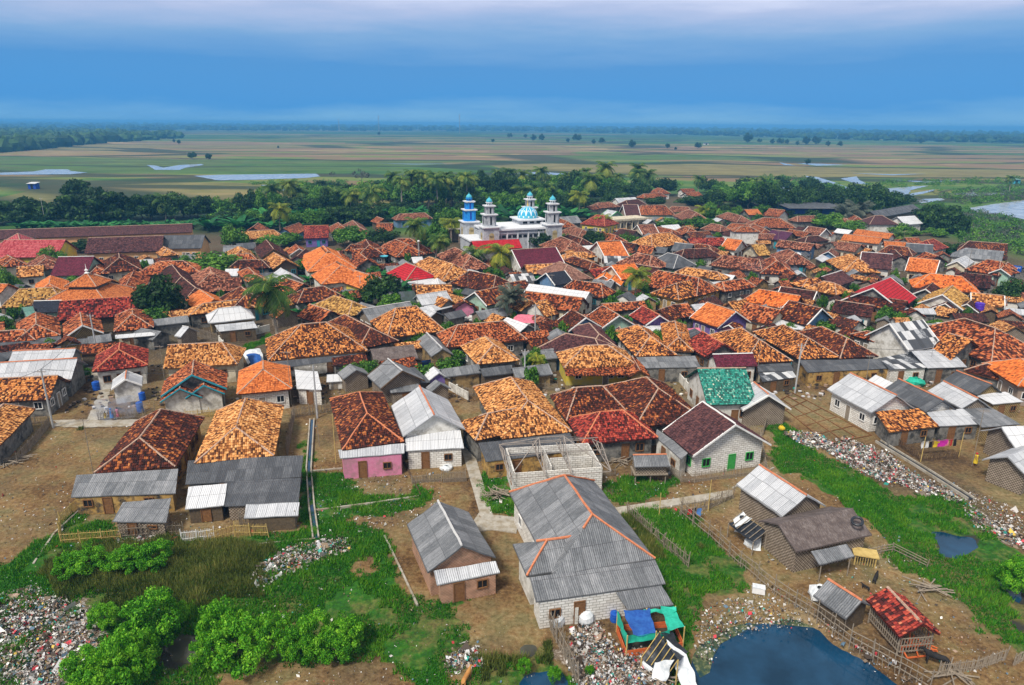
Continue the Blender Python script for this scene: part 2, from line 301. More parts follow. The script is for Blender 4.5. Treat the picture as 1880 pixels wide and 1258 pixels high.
# ---------------- object helpers ----------------
def link(name, me, parent=None, mat=None):
    o = bpy.data.objects.new(name, me); col.objects.link(o)
    if parent: o.parent = parent
    if mat is not None and me is not None: me.materials.append(MATS[mat] if isinstance(mat, str) else mat)
    return o
def empty(name, loc, rz=0.0):
    o = bpy.data.objects.new(name, None); col.objects.link(o); o.location = loc; o.rotation_euler = (0, 0, rz); o.empty_display_size = .5
    return o
def tag(o, label=None, cat=None, group=None, kind=None):
    if label: o['label'] = label
    if cat: o['category'] = cat
    if group: o['group'] = group
    if kind: o['kind'] = kind
    return o
class MB:
    def __init__(s): s.v = []; s.f = []; s.uv = []; s.var = []
    def face(s, pts, uvs=None, var=0.0):
        i = len(s.v); s.v.extend([tuple(p) for p in pts]); s.f.append(tuple(range(i, i+len(pts))))
        s.uv.extend(uvs if uvs else [(0, 0)]*len(pts)); s.var.append(var)
    def quad_auto(s, pts, var=0.0):
        a, b, c = Vector(pts[0]), Vector(pts[1]), Vector(pts[-1])
        ux = (b-a).normalized(); n = ux.cross(c-a).normalized() if ux.cross(c-a).length > 1e-9 else Vector((0, 0, 1)); vy = n.cross(ux)
        s.face(pts, [((Vector(p)-a).dot(ux), (Vector(p)-a).dot(vy)) for p in pts], var)
    def box(s, c, size, rz=0.0, var=0.0, top=None):
        x, y, z = size[0]/2, size[1]/2, size[2]/2; t = top if top else 1.0
        cs, sn = math.cos(rz), math.sin(rz)
        def T(a, b, d):
            return (c[0]+a*cs-b*sn, c[1]+a*sn+b*cs, c[2]+d)
        B = [T(-x,-y,-z), T(x,-y,-z), T(x,y,-z), T(-x,y,-z)]; U = [T(-x*t,-y*t,z), T(x*t,-y*t,z), T(x*t,y*t,z), T(-x*t,y*t,z)]
        s.quad_auto(U, var); s.quad_auto(B[::-1], var)
        for i in range(4): s.quad_auto([B[i], B[(i+1) % 4], U[(i+1) % 4], U[i]], var)
    def bar(s, a, b, r, r2=None, n=5, var=0.0, caps=True):
        a = Vector(a); b = Vector(b); r2 = r if r2 is None else r2
        d = (b-a)
        if d.length < 1e-6: return
        d.normalize(); u = d.orthogonal().normalized(); w = d.cross(u)
        A = [a+(u*math.cos(2*math.pi*i/n)+w*math.sin(2*math.pi*i/n))*r for i in range(n)]
        Bq = [b+(u*math.cos(2*math.pi*i/n)+w*math.sin(2*math.pi*i/n))*r2 for i in range(n)]
        for i in range(n): s.quad_auto([A[i], A[(i+1) % n], Bq[(i+1) % n], Bq[i]], var)
        if caps: s.face(A[::-1], None, var); s.face(Bq, None, var)
    def lathe(s, c, prof, n=16, var=0.0):
        for (r0, z0), (r1, z1) in zip(prof, prof[1:]):
            for i in range(n):
                a0, a1 = 2*math.pi*i/n, 2*math.pi*(i+1)/n
                pts = [(c[0]+r0*math.cos(a0), c[1]+r0*math.sin(a0), c[2]+z0), (c[0]+r0*math.cos(a1), c[1]+r0*math.sin(a1), c[2]+z0),
                       (c[0]+r1*math.cos(a1), c[1]+r1*math.sin(a1), c[2]+z1), (c[0]+r1*math.cos(a0), c[1]+r1*math.sin(a0), c[2]+z1)]
                if r0 < 1e-6: pts = pts[1:]
                if r1 < 1e-6: pts = pts[:3]
                s.face(pts, [(a0*2, z0)]*len(pts), var)
    def slab(s, pts, th, ux=None):
        """polygon top (CCW seen from above) made into a thin prism, uv: u along ux, v up slope"""
        pts = [Vector(p) for p in pts]; a = pts[0]
        e = (pts[1]-pts[0]).normalized() if ux is None else ux.normalized()
        n = None
        for i in range(1, len(pts)-1):
            q = (pts[i]-a).cross(pts[i+1]-a)
            if q.length > 1e-6: n = q.normalized(); break
        vy = n.cross(e)
        s.face(pts, [((p-a).dot(e), (p-a).dot(vy)) for p in pts])
        low = [p-Vector((0, 0, th)) for p in pts]
        s.face(low[::-1], [((p-a).dot(e), (p-a).dot(vy)) for p in low[::-1]])
        k = len(pts)
        for i in range(k): s.face([low[i], low[(i+1) % k], pts[(i+1) % k], pts[i]], [(0, 0), (.1, 0), (.1, .02), (0, .02)])
    def mesh(s, name='mesh', smooth=False, weld=False):
        me = bpy.data.meshes.new(name); me.from_pydata(s.v, [], s.f)
        ul = me.uv_layers.new(name='UVMap'); ul.data.foreach_set('uv', np.array(s.uv, dtype=np.float32).ravel())
        if any(s.var):
            a = me.attributes.new('var', 'FLOAT', 'FACE'); a.data.foreach_set('value', np.array(s.var, dtype=np.float32))
        if smooth: me.polygons.foreach_set('use_smooth', [True]*len(me.polygons))
        return me
    def build(s, name, mat, parent=None, smooth=False):
        return link(name, s.mesh(name, smooth), parent, mat)
def rough_up(me, cuts, amp, sc=.5):
    bm = bmesh.new(); bm.from_mesh(me)
    bmesh.ops.subdivide_edges(bm, edges=bm.edges[:], cuts=cuts, use_grid_fill=True)
    for v in bm.verts:
        v.co.z += amp*mnoise.noise(v.co*sc) + amp*.6*mnoise.noise(v.co*sc*3.1)
        q = mnoise.noise_vector(v.co*2.3+Vector((9, 3, 1))); v.co.x += amp*.35*q.x; v.co.y += amp*.35*q.y
    bm.to_mesh(me); bm.free()
def poly_mask(X, Y, pts):
    pts = [(p.x, p.y) for p in pts]; inside = np.zeros(X.shape, bool); n = len(pts); j = n-1
    for i in range(n):
        xi, yi = pts[i]; xj, yj = pts[j]
        if yi != yj:
            c = ((yi > Y) != (yj > Y)) & (X < (xj-xi)*(Y-yi)/(yj-yi)+xi); inside ^= c
        j = i
    return inside
# ---------------- house builder ----------------
def opening_mesh(kind, w, h):
    f = MB(); p = MB()
    if kind == 'window':
        t = .08
        for x in (-w/2+t/2, w/2-t/2): f.box((x, -.04, h/2), (t, .12, h))
        f.box((0, -.04, h-t/2), (w-2*t, .12, t)); f.box((0, -.05, t/2), (w-2*t, .16, t)); f.box((0, -.035, h/2), (.05, .09, h-2*t))
        p.box((0, -.005, h/2), (w-2*t, .05, h-2*t))
    else:
        t = .07
        for x in (-w/2+t/2, w/2-t/2): f.box((x, -.03, h/2), (t, .12, h))
        f.box((0, -.03, h-t/2), (w-2*t, .12, t)); p.box((0, -.005, (h-t)/2), (w-2*t, .06, h-t))
        p.box((w*.3, -.05, h*.48), (.05, .06, .12))
    return f.mesh(kind), p.mesh('pane')
OPM = {}
def add_opening(root, kind, x, y, z, rz, style, w, h, small=False):
    key = (kind, style, w, h)
    if key not in OPM:
        fm, pm = opening_mesh(kind, w, h)
        fr = {'white': 'white_paint', 'wood': 'brown_door', 'green': 'green_paint', 'teal': 'teal_paint'}[style]
        fm.materials.append(MATS[fr])
        pm.materials.append(MATS['dark_opening'] if kind == 'window' else MATS[{'white': 'grey_wood', 'wood': 'brown_door', 'green': 'green_paint', 'teal': 'teal_paint'}[style]])
        OPM[key] = (fm, pm)
    fm, pm = OPM[key]
    o = bpy.data.objects.new(kind, fm); col.objects.link(o); o.parent = root; o.location = (x, y, z); o.rotation_euler = (0, 0, rz)
    q = bpy.data.objects.new('pane' if kind == 'window' else 'door_panel', pm); col.objects.link(q); q.parent = o
    return o
def C_FAR(x, y): return y < 560
def solve_roof(x1, y1, x2, y2, cx, cy, he, k, typ):
    def geo(hs):
        zr = he+hs*k; A = P(x1, y1, zr); B = P(x2, y2, zr); d = B-A; L = d.length
        u = d/L if L > .05 else Vector((1, 0, 0)); n = Vector((-u.y, u.x, 0)); return zr, A, B, L, u, n
    ext = None
    if cy == 0: hs = cx/2
    else:
        C = P(cx, cy, he); g0 = geo(1.2); sg = 1 if (C-g0[1]).dot(g0[5]) > 0 else -1
        lo, hi = 1.2, 7.0
        for _ in range(22):
            m = (lo+hi)/2; g = geo(m)
            if sg*(C-g[1]).dot(g[5]) > m: lo = m
            else: hi = m
        hs = (lo+hi)/2
        D = C.length
        hs = max(hs, 2.0 if D > 130 else 1.5); hs = min(hs, 5.2) if D > 150 else hs
    if C_FAR(x1, y1): hs *= 1.10
    zr, A, B, L, u, n = geo(hs)
    if C_FAR(x1, y1): A = A-u*.35; B = B+u*.35; L += .7
    if cy: 
        al = (C-A).dot(u); ext = al-L if al > L else (-al if al < 0 else None)
    if ext is None or typ in 'g': ext = hs
    return A, B, hs, min(max(ext, .6*hs), 1.25*hs), zr
def roof_geo(A, B, hs, ext, ze, zr, typ, M, lift=0.0):
    """A,B local ridge ends (Vector xy in root space); returns slab faces and ridge segments"""
    A = Vector((A.x, A.y, 0)); B = Vector((B.x, B.y, 0)); u = (B-A).normalized() if (B-A).length > .05 else Vector((1, 0, 0)); n = Vector((-u.y, u.x, 0)); up = Vector((0, 0, 1))
    e1 = ext if typ in 'hl' else .0; e2 = ext if typ in 'hk' else .0
    R1, R2 = A+up*(zr+lift), B+up*(zr+lift)
    q = ze+lift
    M.polys = getattr(M, 'polys', [])
    c1 = A-u*e1-n*hs+up*q; c2 = B+u*e2-n*hs+up*q; c3 = B+u*e2+n*hs+up*q; c4 = A-u*e1+n*hs+up*q
    th = .14
    M.slab([c1, c2, R2, R1], th, u); M.slab([c3, c4, R1, R2], th, -u); M.polys += [([c1, c2, R2, R1], u), ([c3, c4, R1, R2], -u)]
    segs = [(R1, R2)]
    if e2: M.slab([c2, c3, R2], th, n); M.polys.append(([c2, c3, R2], n)); segs += [(c2, R2), (c3, R2)]
    if e1: M.slab([c4, c1, R1], th, -n); M.polys.append(([c4, c1, R1], -n)); segs += [(c4, R1), (c1, R1)]
    return segs, (c1, c2, c3, c4, R1, R2, u, n)
def tile_geo(M, polys, seed, tw=.20, th=.27, near=True):
    """real pan tiles over each roof plane: an arched strip per tile, its lower edge lifted over the next course"""
    R = np.random.RandomState(seed)
    for pts, ux in polys:
        pts = [Vector(p) for p in pts]; a = pts[0]; ux = ux.normalized(); nn = Vector((0, 0, 0))
        for i in range(1, len(pts)-1): nn += (pts[i]-a).cross(pts[i+1]-a)
        nn.normalize(); vy = nn.cross(ux)
        uv = np.array([((p-a).dot(ux), (p-a).dot(vy)) for p in pts])
        iu = np.arange(math.floor(uv[:, 0].min()/tw), math.ceil(uv[:, 0].max()/tw)); iv = np.arange(math.floor(uv[:, 1].min()/th), math.ceil(uv[:, 1].max()/th))
        U, V = np.meshgrid((iu+.5)*tw, (iv+.5)*th); U = U.ravel(); V = V.ravel()
        m = poly_mask(U, V, [Vector((x, y, 0)) for x, y in uv]); U = U[m]; V = V[m]; n = len(U)
        if n == 0: continue
        ju = R.normal(0, .010, n); jv = R.normal(0, .014, n); rot = R.normal(0, .05, n); lift = R.uniform(.04, .085, n)*(tw/.2); base = .03+R.uniform(0, .012, n)
        a_, ux_, vy_, nn_ = map(np.array, (a, ux, vy, nn))
        def pt(du, dv, dn):
            x = U+ju+du*np.cos(rot)-dv*np.sin(rot); y = V+jv+dv+du*np.sin(rot)
            return a_+x[:, None]*ux_+y[:, None]*vy_+(base+dn)[:, None]*nn_
        w = tw*.5; h = th*.56; z = np.zeros(n)
        L0, L1, L2 = pt(-w, -h, lift*.35), pt(0, -h, lift+.03), pt(w, -h, lift*.35); H0, H1, H2 = pt(-w, h, z-.01), pt(0, h, z+.03), pt(w, h, z-.01)
        D0, D1, D2 = pt(-w, -h, z-.05), pt(0, -h, z-.03), pt(w, -h, z-.05)
        for q in ((L0, L1, H1, H0), (L1, L2, H2, H1), (D0, D1, L1, L0), (D1, D2, L2, L1)):
            M.tv.append(np.stack(q, 1).reshape(-1, 3)); M.tu.append(np.repeat(np.stack([U+50, V+50], 1), 4, axis=0))
def add_tiles(me, M, seed, tw=.20, th=.27):
    M.tv = []; M.tu = []; tile_geo(M, M.polys, seed, tw, th)
    if not M.tv: return
    V = np.concatenate(M.tv); U = np.concatenate(M.tu)
    bm_v = [tuple(v.co) for v in me.vertices]; f = [tuple(p.vertices) for p in me.polygons]; uo = [tuple(l.uv) for l in me.uv_layers[0].data]
    k = len(bm_v)
    # sag of the old rafters
    sag = np.array([.09*mnoise.noise(Vector(v)*.5)+.054*mnoise.noise(Vector(v)*1.55) for v in V[::4]]); V[:, 2] += np.repeat(sag, 4)
    vv = np.concatenate([np.array(bm_v)-np.array([0, 0, .03]), V]); n = len(V)//4
    loops = [i for p in f for i in p]+list(range(k, k+len(V))); ls = []; c = 0
    for p in f: ls.append(c); c += len(p)
    ls += [c+4*i for i in range(n)]
    me.clear_geometry(); me.vertices.add(len(vv)); me.vertices.foreach_set('co', vv.astype(np.float32).ravel())
    me.loops.add(len(loops)); me.loops.foreach_set('vertex_index', np.array(loops, dtype=np.int32)); me.polygons.add(len(ls)); me.polygons.foreach_set('loop_start', np.array(ls, dtype=np.int32))
    ul = me.uv_layers[0] if me.uv_layers else me.uv_layers.new(name='UVMap')
    ul.data.foreach_set('uv', np.concatenate([np.array(uo), U]).astype(np.float32).ravel()); me.update(calc_edges=True)
TILED = 'OoYRSDdNnXPL'
def wall_geo(M, c, ov, zr, ze, typ, hs, ext, zb=0.0):
    c1, c2, c3, c4, R1, R2, u, n = c
    k = (zr-ze)/hs
    g = lambda p, a, b: Vector((p.x, p.y, 0))+u*a+n*b
    zw = ze+min(k, (zr-ze)/max(ext, .1))*ov*.9-.16
    b = [g(c1, ov, ov), g(c2, -ov, ov), g(c3, -ov, -ov), g(c4, ov, -ov)]
    up = Vector((0, 0, 1))
    for i, j in ((0, 1), (2, 3)): M.quad_auto([b[i]+up*zb, b[j]+up*zb, b[j]+up*zw, b[i]+up*zw])
    for i, j, hip, R in ((1, 2, typ in 'hk', R2), (3, 0, typ in 'hl', R1)):
        if hip: M.quad_auto([b[i]+up*zb, b[j]+up*zb, b[j]+up*zw, b[i]+up*zw])
        else:
            mid = (b[i]+b[j])/2+up*(zr-.17)
            M.quad_auto([b[i]+up*zb, b[j]+up*zb, b[j]+up*zw, mid, b[i]+up*zw])
    return b, zw
def cap_geo(M, segs, r=.12, wob=.03):
    for a, b in segs:
        a = a+Vector((0, 0, .06)); b = b+Vector((0, 0, .06))
        L = (b-a).length
        if L < .3: continue
        n = max(1, min(14, int(L/.9))); pr = a
        for i in range(1, n+1):
            q = a.lerp(b, i/n)+Vector((random.uniform(-wob, wob), random.uniform(-wob, wob), random.uniform(-wob, wob)*.7 if i < n else 0))
            M.bar(pr, q, r, r*.9, 5, caps=True); pr = q
WALLCODE = dict(w='wall_w', c='wall_c', g='wall_g', o='wall_o', x='wall_x', y='wall_y', p='wall_p', m='wall_m', u='wall_u', s='wall_s', v='wall_v', t='wall_t', b='wall_b', r='wall_r', k='wall_k', z='wall_z', j='wall_j')
CAPCODE = dict(m='mortar', r='mortar_red', g='mortar_grey', t='roof_tiles')
HOUSES = []
def to_local(p, o, rz):
    d = Vector(p)-o; c, s = math.cos(-rz), math.sin(-rz)
    return Vector((d.x*c-d.y*s, d.x*s+d.y*c, d.z))
def make_house(spec, subs, label=None, name='house', cat='house', group=None):
    x1, y1, x2, y2, cx, cy = map(float, spec[:6]); typ, rc, wc = spec[6:9]
    opt = dict(t.split('=') for t in spec[9:] if '=' in t); flags = [t for t in spec[9:] if '=' not in t]
    he = float(opt.get('he', 2.75)); k = float(opt.get('k', .62)); zb0 = 0.0
    A, B, hs, ext, zr = solve_roof(x1, y1, x2, y2, cx, cy, he, k, typ)
    if 'e' in opt: ext = float(opt['e'])
    mid = (A+B)/2; o = Vector((mid.x, mid.y, 0)); d = B-A; rz = math.atan2(d.y, d.x) if d.length > .05 else 0
    dist = (o-CAM).length; near = dist < 128
    root = empty(name, o, rz)
    Al, Bl = to_local((A.x, A.y, 0), o, rz), to_local((B.x, B.y, 0), o, rz)
    Mr = MB(); segs, cc = roof_geo(Al, Bl, hs, ext, he, zr, typ, Mr)
    me = Mr.mesh('roof')
    if dist < 200 and rc not in 'MKB': rough_up(me, 5 if near else 2, .09 if near else .10)
    if dist < 215 and rc in TILED: add_tiles(me, Mr, int(abs(x1)), *((.20, .27) if near else (.30, .40)))
    if 'clip' in opt:
        ci, cf = opt['clip'].split(':'); a_, b_ = segs[int(ci)]; segs[int(ci)] = (b_.lerp(a_, float(cf)), b_)
    ro = link('roof', me, root, roofmat(rc))
    capc = opt.get('cap', 'g' if rc in 'GgWwQHB' else ('r' if rc in 'X' else 'm'))
    if 'nocap' not in flags:
        Mc = MB(); cap_geo(Mc, segs, .105 if near else .10); cm = {'m': 'mortar', 'r': 'mortar_red', 'g': 'mortar_grey', 'w': 'white_paint'}[capc]
        Mc.build('ridge_cap', cm, ro)
    ov = float(opt.get('ov', .5)) if hs > 2.2 else .3
    Mw = MB(); b, zw = wall_geo(Mw, cc, ov, zr, he, typ, hs, ext)
    if 'open' in flags:
        for p in b: 
            Mp = MB(); Mp.bar(p, p+Vector((0, 0, zw)), .07); Mp.build('post', 'grey_wood', root)
    else:
        wo = Mw.build('wall', WALLCODE[wc], root)
    # barge boards on gables
    if typ in 'gkl' and 'trim' in opt:
        tm = {'w': 'white_paint', 't': 'teal_paint', 'd': 'dark_wood', 'g': 'mortar_grey', 'n': 'green_paint'}[opt['trim']]
        c1, c2, c3, c4, R1, R2, u, n = cc
        ends = []
        if typ in 'gk': ends.append((c1, c4, R1, -1))
        if typ in 'gl': ends.append((c2, c3, R2, 1))
        for ca, cb, R, s in ends:
            Mt = MB()
            for c_ in (ca, cb):
                p0 = c_+u*s*.05; p1 = R+u*s*.05; dz = Vector((0, 0, .22)); w_ = u*.09*s
                q = [p0+Vector((0, 0, .05)), p1+Vector((0, 0, .05))]
                Mt.quad_auto([q[0]-dz+w_, q[1]-dz+w_, q[1]+w_, q[0]+w_]); Mt.quad_auto([q[0]+w_, q[1]+w_, q[1]-w_, q[0]-w_]); Mt.quad_auto([q[1]-dz-w_, q[0]-dz-w_, q[0]-w_, q[1]-w_]); Mt.quad_auto([q[0]-dz-w_, q[1]-dz-w_, q[1]-dz+w_, q[0]-dz+w_])
            Mt.build('barge_board', tm, root)
    # openings on the sides turned to the camera
    if 'nw' not in flags and 'open' not in flags and dist < 260:
        rnd = random.Random(int(x1*7+y1*13)); st = opt.get('st', rnd.choice(['white', 'wood', 'wood', 'white', 'teal'] if dist > 118 else ['white', 'wood']))
        for i in range(4):
            p, q = b[i], b[(i+1) % 4]; m = (p+q)/2; dd = q-p; ln = dd.length; nv = Vector((dd.y, -dd.x, 0)).normalized()
            c_, s_ = math.cos(rz), math.sin(rz); nw = Vector((nv.x*c_-nv.y*s_, nv.x*s_+nv.y*c_, 0)); tw = (CAM-o); tw.z = 0
            if nw.dot(tw.normalized()) < .3 or ln < 2.6: continue
            ra = math.atan2(dd.y, dd.x); dirv = dd.normalized()
            its = []
            if ln > 4.6:
                its = [('door', rnd.uniform(-.12, .12)*ln)] + [('window', s*ln*.32) for s in (-1, 1)]
                if ln > 9: its += [('window', .16*ln)]
            else: its = [rnd.choice([('door', -.15*ln), ('window', 0)])]
            for kd, off in its:
                if kd == 'door': w_, h_, z_ = .9, 2.0, .05
                else: w_, h_, z_ = 1.0, 1.0, 1.0
                if z_+h_ > zw-.05: h_ = zw-.1-z_
                if h_ < .5: continue
                h_ = round(h_*5)/5
                pt = m+dirv*off+nv*.004
                add_opening(root, kd, pt.x, pt.y, z_, ra, st, w_, h_)
    rec = dict(root=root, o=o, rz=rz, dist=dist, px=(x1+x2)/2, py=(y1+y2)/2, rc=rc, typ=typ, wc=wc, hs=hs, L=(B-A).length, label=label)
    for sline in subs: sub_part(sline, rec, he, k, near, opt)
    if label: tag(root, label, cat, group)
    HOUSES.append(rec); rec['cat'] = cat
    return rec
def sheet_geo(q, zt, zb, mat, wallc, near, o, rz, root, post=False, roofname='lean_to_roof', inset=.25, th=.06):
    T = [P(q[0], q[1], zt), P(q[2], q[3], zt), P(q[4], q[5], zb), P(q[6], q[7], zb)]
    T = [to_local(p, o, rz) for p in T]
    # order so the polygon is CCW from above: bottom-left, bottom-right, top-right, top-left
    pts = [T[3], T[2], T[1], T[0]]
    nrm = (pts[1]-pts[0]).cross(pts[3]-pts[0])
    if nrm.z < 0: pts = pts[::-1]; pts = [pts[1], pts[0], pts[3], pts[2]][::-1] if False else pts
    M = MB(); M.slab(pts, th, (T[2]-T[3]))
    me = M.mesh(roofname)
    if near: rough_up(me, 4, .07, .7)
    if near and mat in TILED: M.polys = [(pts, T[2]-T[3])]; add_tiles(me, M, int(abs(q[0])))
    r = link(roofname, me, root, roofmat(mat))
    cen = sum(T, Vector())/4
    ins = [p+(Vector((cen.x, cen.y, 0))-Vector((p.x, p.y, 0))).normalized()*inset*1.4 for p in T]
    if wallc and wallc != '-':
        M2 = MB()
        for i, j in ((3, 2), (2, 1), (0, 3), (1, 0)):
            a, b = ins[i], ins[j]; dz = Vector((0, 0, th+.06))
            M2.quad_auto([Vector((a.x, a.y, 0)), Vector((b.x, b.y, 0)), b-dz, a-dz])
        M2.build('wall', WALLCODE[wallc], root)
        a, b = Vector((ins[3].x, ins[3].y, 0)), Vector((ins[2].x, ins[2].y, 0)); dd = b-a; zw = min(ins[3].z, ins[2].z)-.25; ln = dd.length; nv = Vector((dd.y, -dd.x, 0)).normalized()
        if nv.dot(to_local(Vector((CAM.x, CAM.y, 0)), o, rz)) < 0: nv = -nv
        ra = math.atan2(nv.x, -nv.y)
        if ln > 2.4 and zw > 1.35:
            for kd, off in ([('door', -.18*ln), ('window', .25*ln)] if ln > 4 else [('door', 0)])+([('window', -.38*ln)] if ln > 8 else []):
                w_, h_, z_ = (.9, min(1.9, zw), .02) if kd == 'door' else (.9, min(.8, zw-.9), .85)
                if h_ < .4: continue
                pt = (a+b)/2+dd.normalized()*off+nv*.005; add_opening(root, kd, pt.x, pt.y, z_, ra, 'wood', w_, round(h_*5)/5)
    elif post:
        for p in (ins[3], ins[2])+((ins[0], ins[1]) if post == 4 else ()):
            M3 = MB(); M3.bar(Vector((p.x, p.y, 0)), p-Vector((0, 0, th+.02)), .055); M3.build('post', 'grey_wood', root)
    return r, ins
def sub_part(line, rec, he, k, near, opt):
    t = line.split(); o, rz, root = rec['o'], rec['rz'], rec['root']
    if t[0] == '&':     # another roof of the same house
        x1, y1, x2, y2, cx, cy = map(float, t[1:7]); typ, rc, wc = t[7:10]
        op = dict(s.split('=') for s in t[10:] if '=' in s); he2 = float(op.get('he', he)); k2 = float(op.get('k', k))
        A, B, hs, ext, zr = solve_roof(x1, y1, x2, y2, cx, cy, he2, k2, typ)
        if 'e' in op: ext = float(op['e'])
        M = MB(); segs, cc = roof_geo(to_local((A.x, A.y, 0), o, rz), to_local((B.x, B.y, 0), o, rz), hs, ext, he2, zr, typ, M)
        me = M.mesh('roof')
        if rec['dist'] < 200: rough_up(me, 4 if near else 2, .09)
        if rec['dist'] < 215 and rc in TILED: add_tiles(me, M, int(abs(x1)), *((.20, .27) if near else (.30, .40)))
        if 'clip' in op:
            ci, cf = op['clip'].split(':'); a_, b_ = segs[int(ci)]; segs[int(ci)] = (b_.lerp(a_, float(cf)), b_)
        r = link('roof', me, root, roofmat(rc)); Mc = MB(); cap_geo(Mc, segs, .105)
        Mc.build('ridge_cap', {'m': 'mortar', 'r': 'mortar_red', 'g': 'mortar_grey', 'w': 'white_paint'}[op.get('cap', 'g' if rc in 'GgWw' else 'm')], r)
        if wc != '-':
            Mw = MB(); wall_geo(Mw, cc, .45, zr, he2, typ, hs, ext); Mw.build('wall', WALLCODE[wc], root)
        if 'trim' in op:
            c1, c2, c3, c4, R1, R2, u, n = cc; Mt = MB()
            for (ca, cb, R, s) in (((c2, c3, R2, 1),) if (typ in 'gl') else ((c1, c4, R1, -1),)):
                for c_ in (ca, cb): Mt.bar(c_+u*s*.08+Vector((0, 0, .02)), R+u*s*.08+Vector((0, 0, .02)), .11, n=4)
            Mt.build('barge_board', {'w': 'white_paint', 't': 'teal_paint'}[op['trim']], root)
    elif t[0] == '+':   # lean-to sheet: 4 pixel corners, top z, bottom z, roof, wall
        v = list(map(float, t[1:11])); sheet_geo(v[:8], v[8], v[9], t[11], t[12] if len(t) > 12 else None, near, o, rz, root, post=('p' in t[13:]))
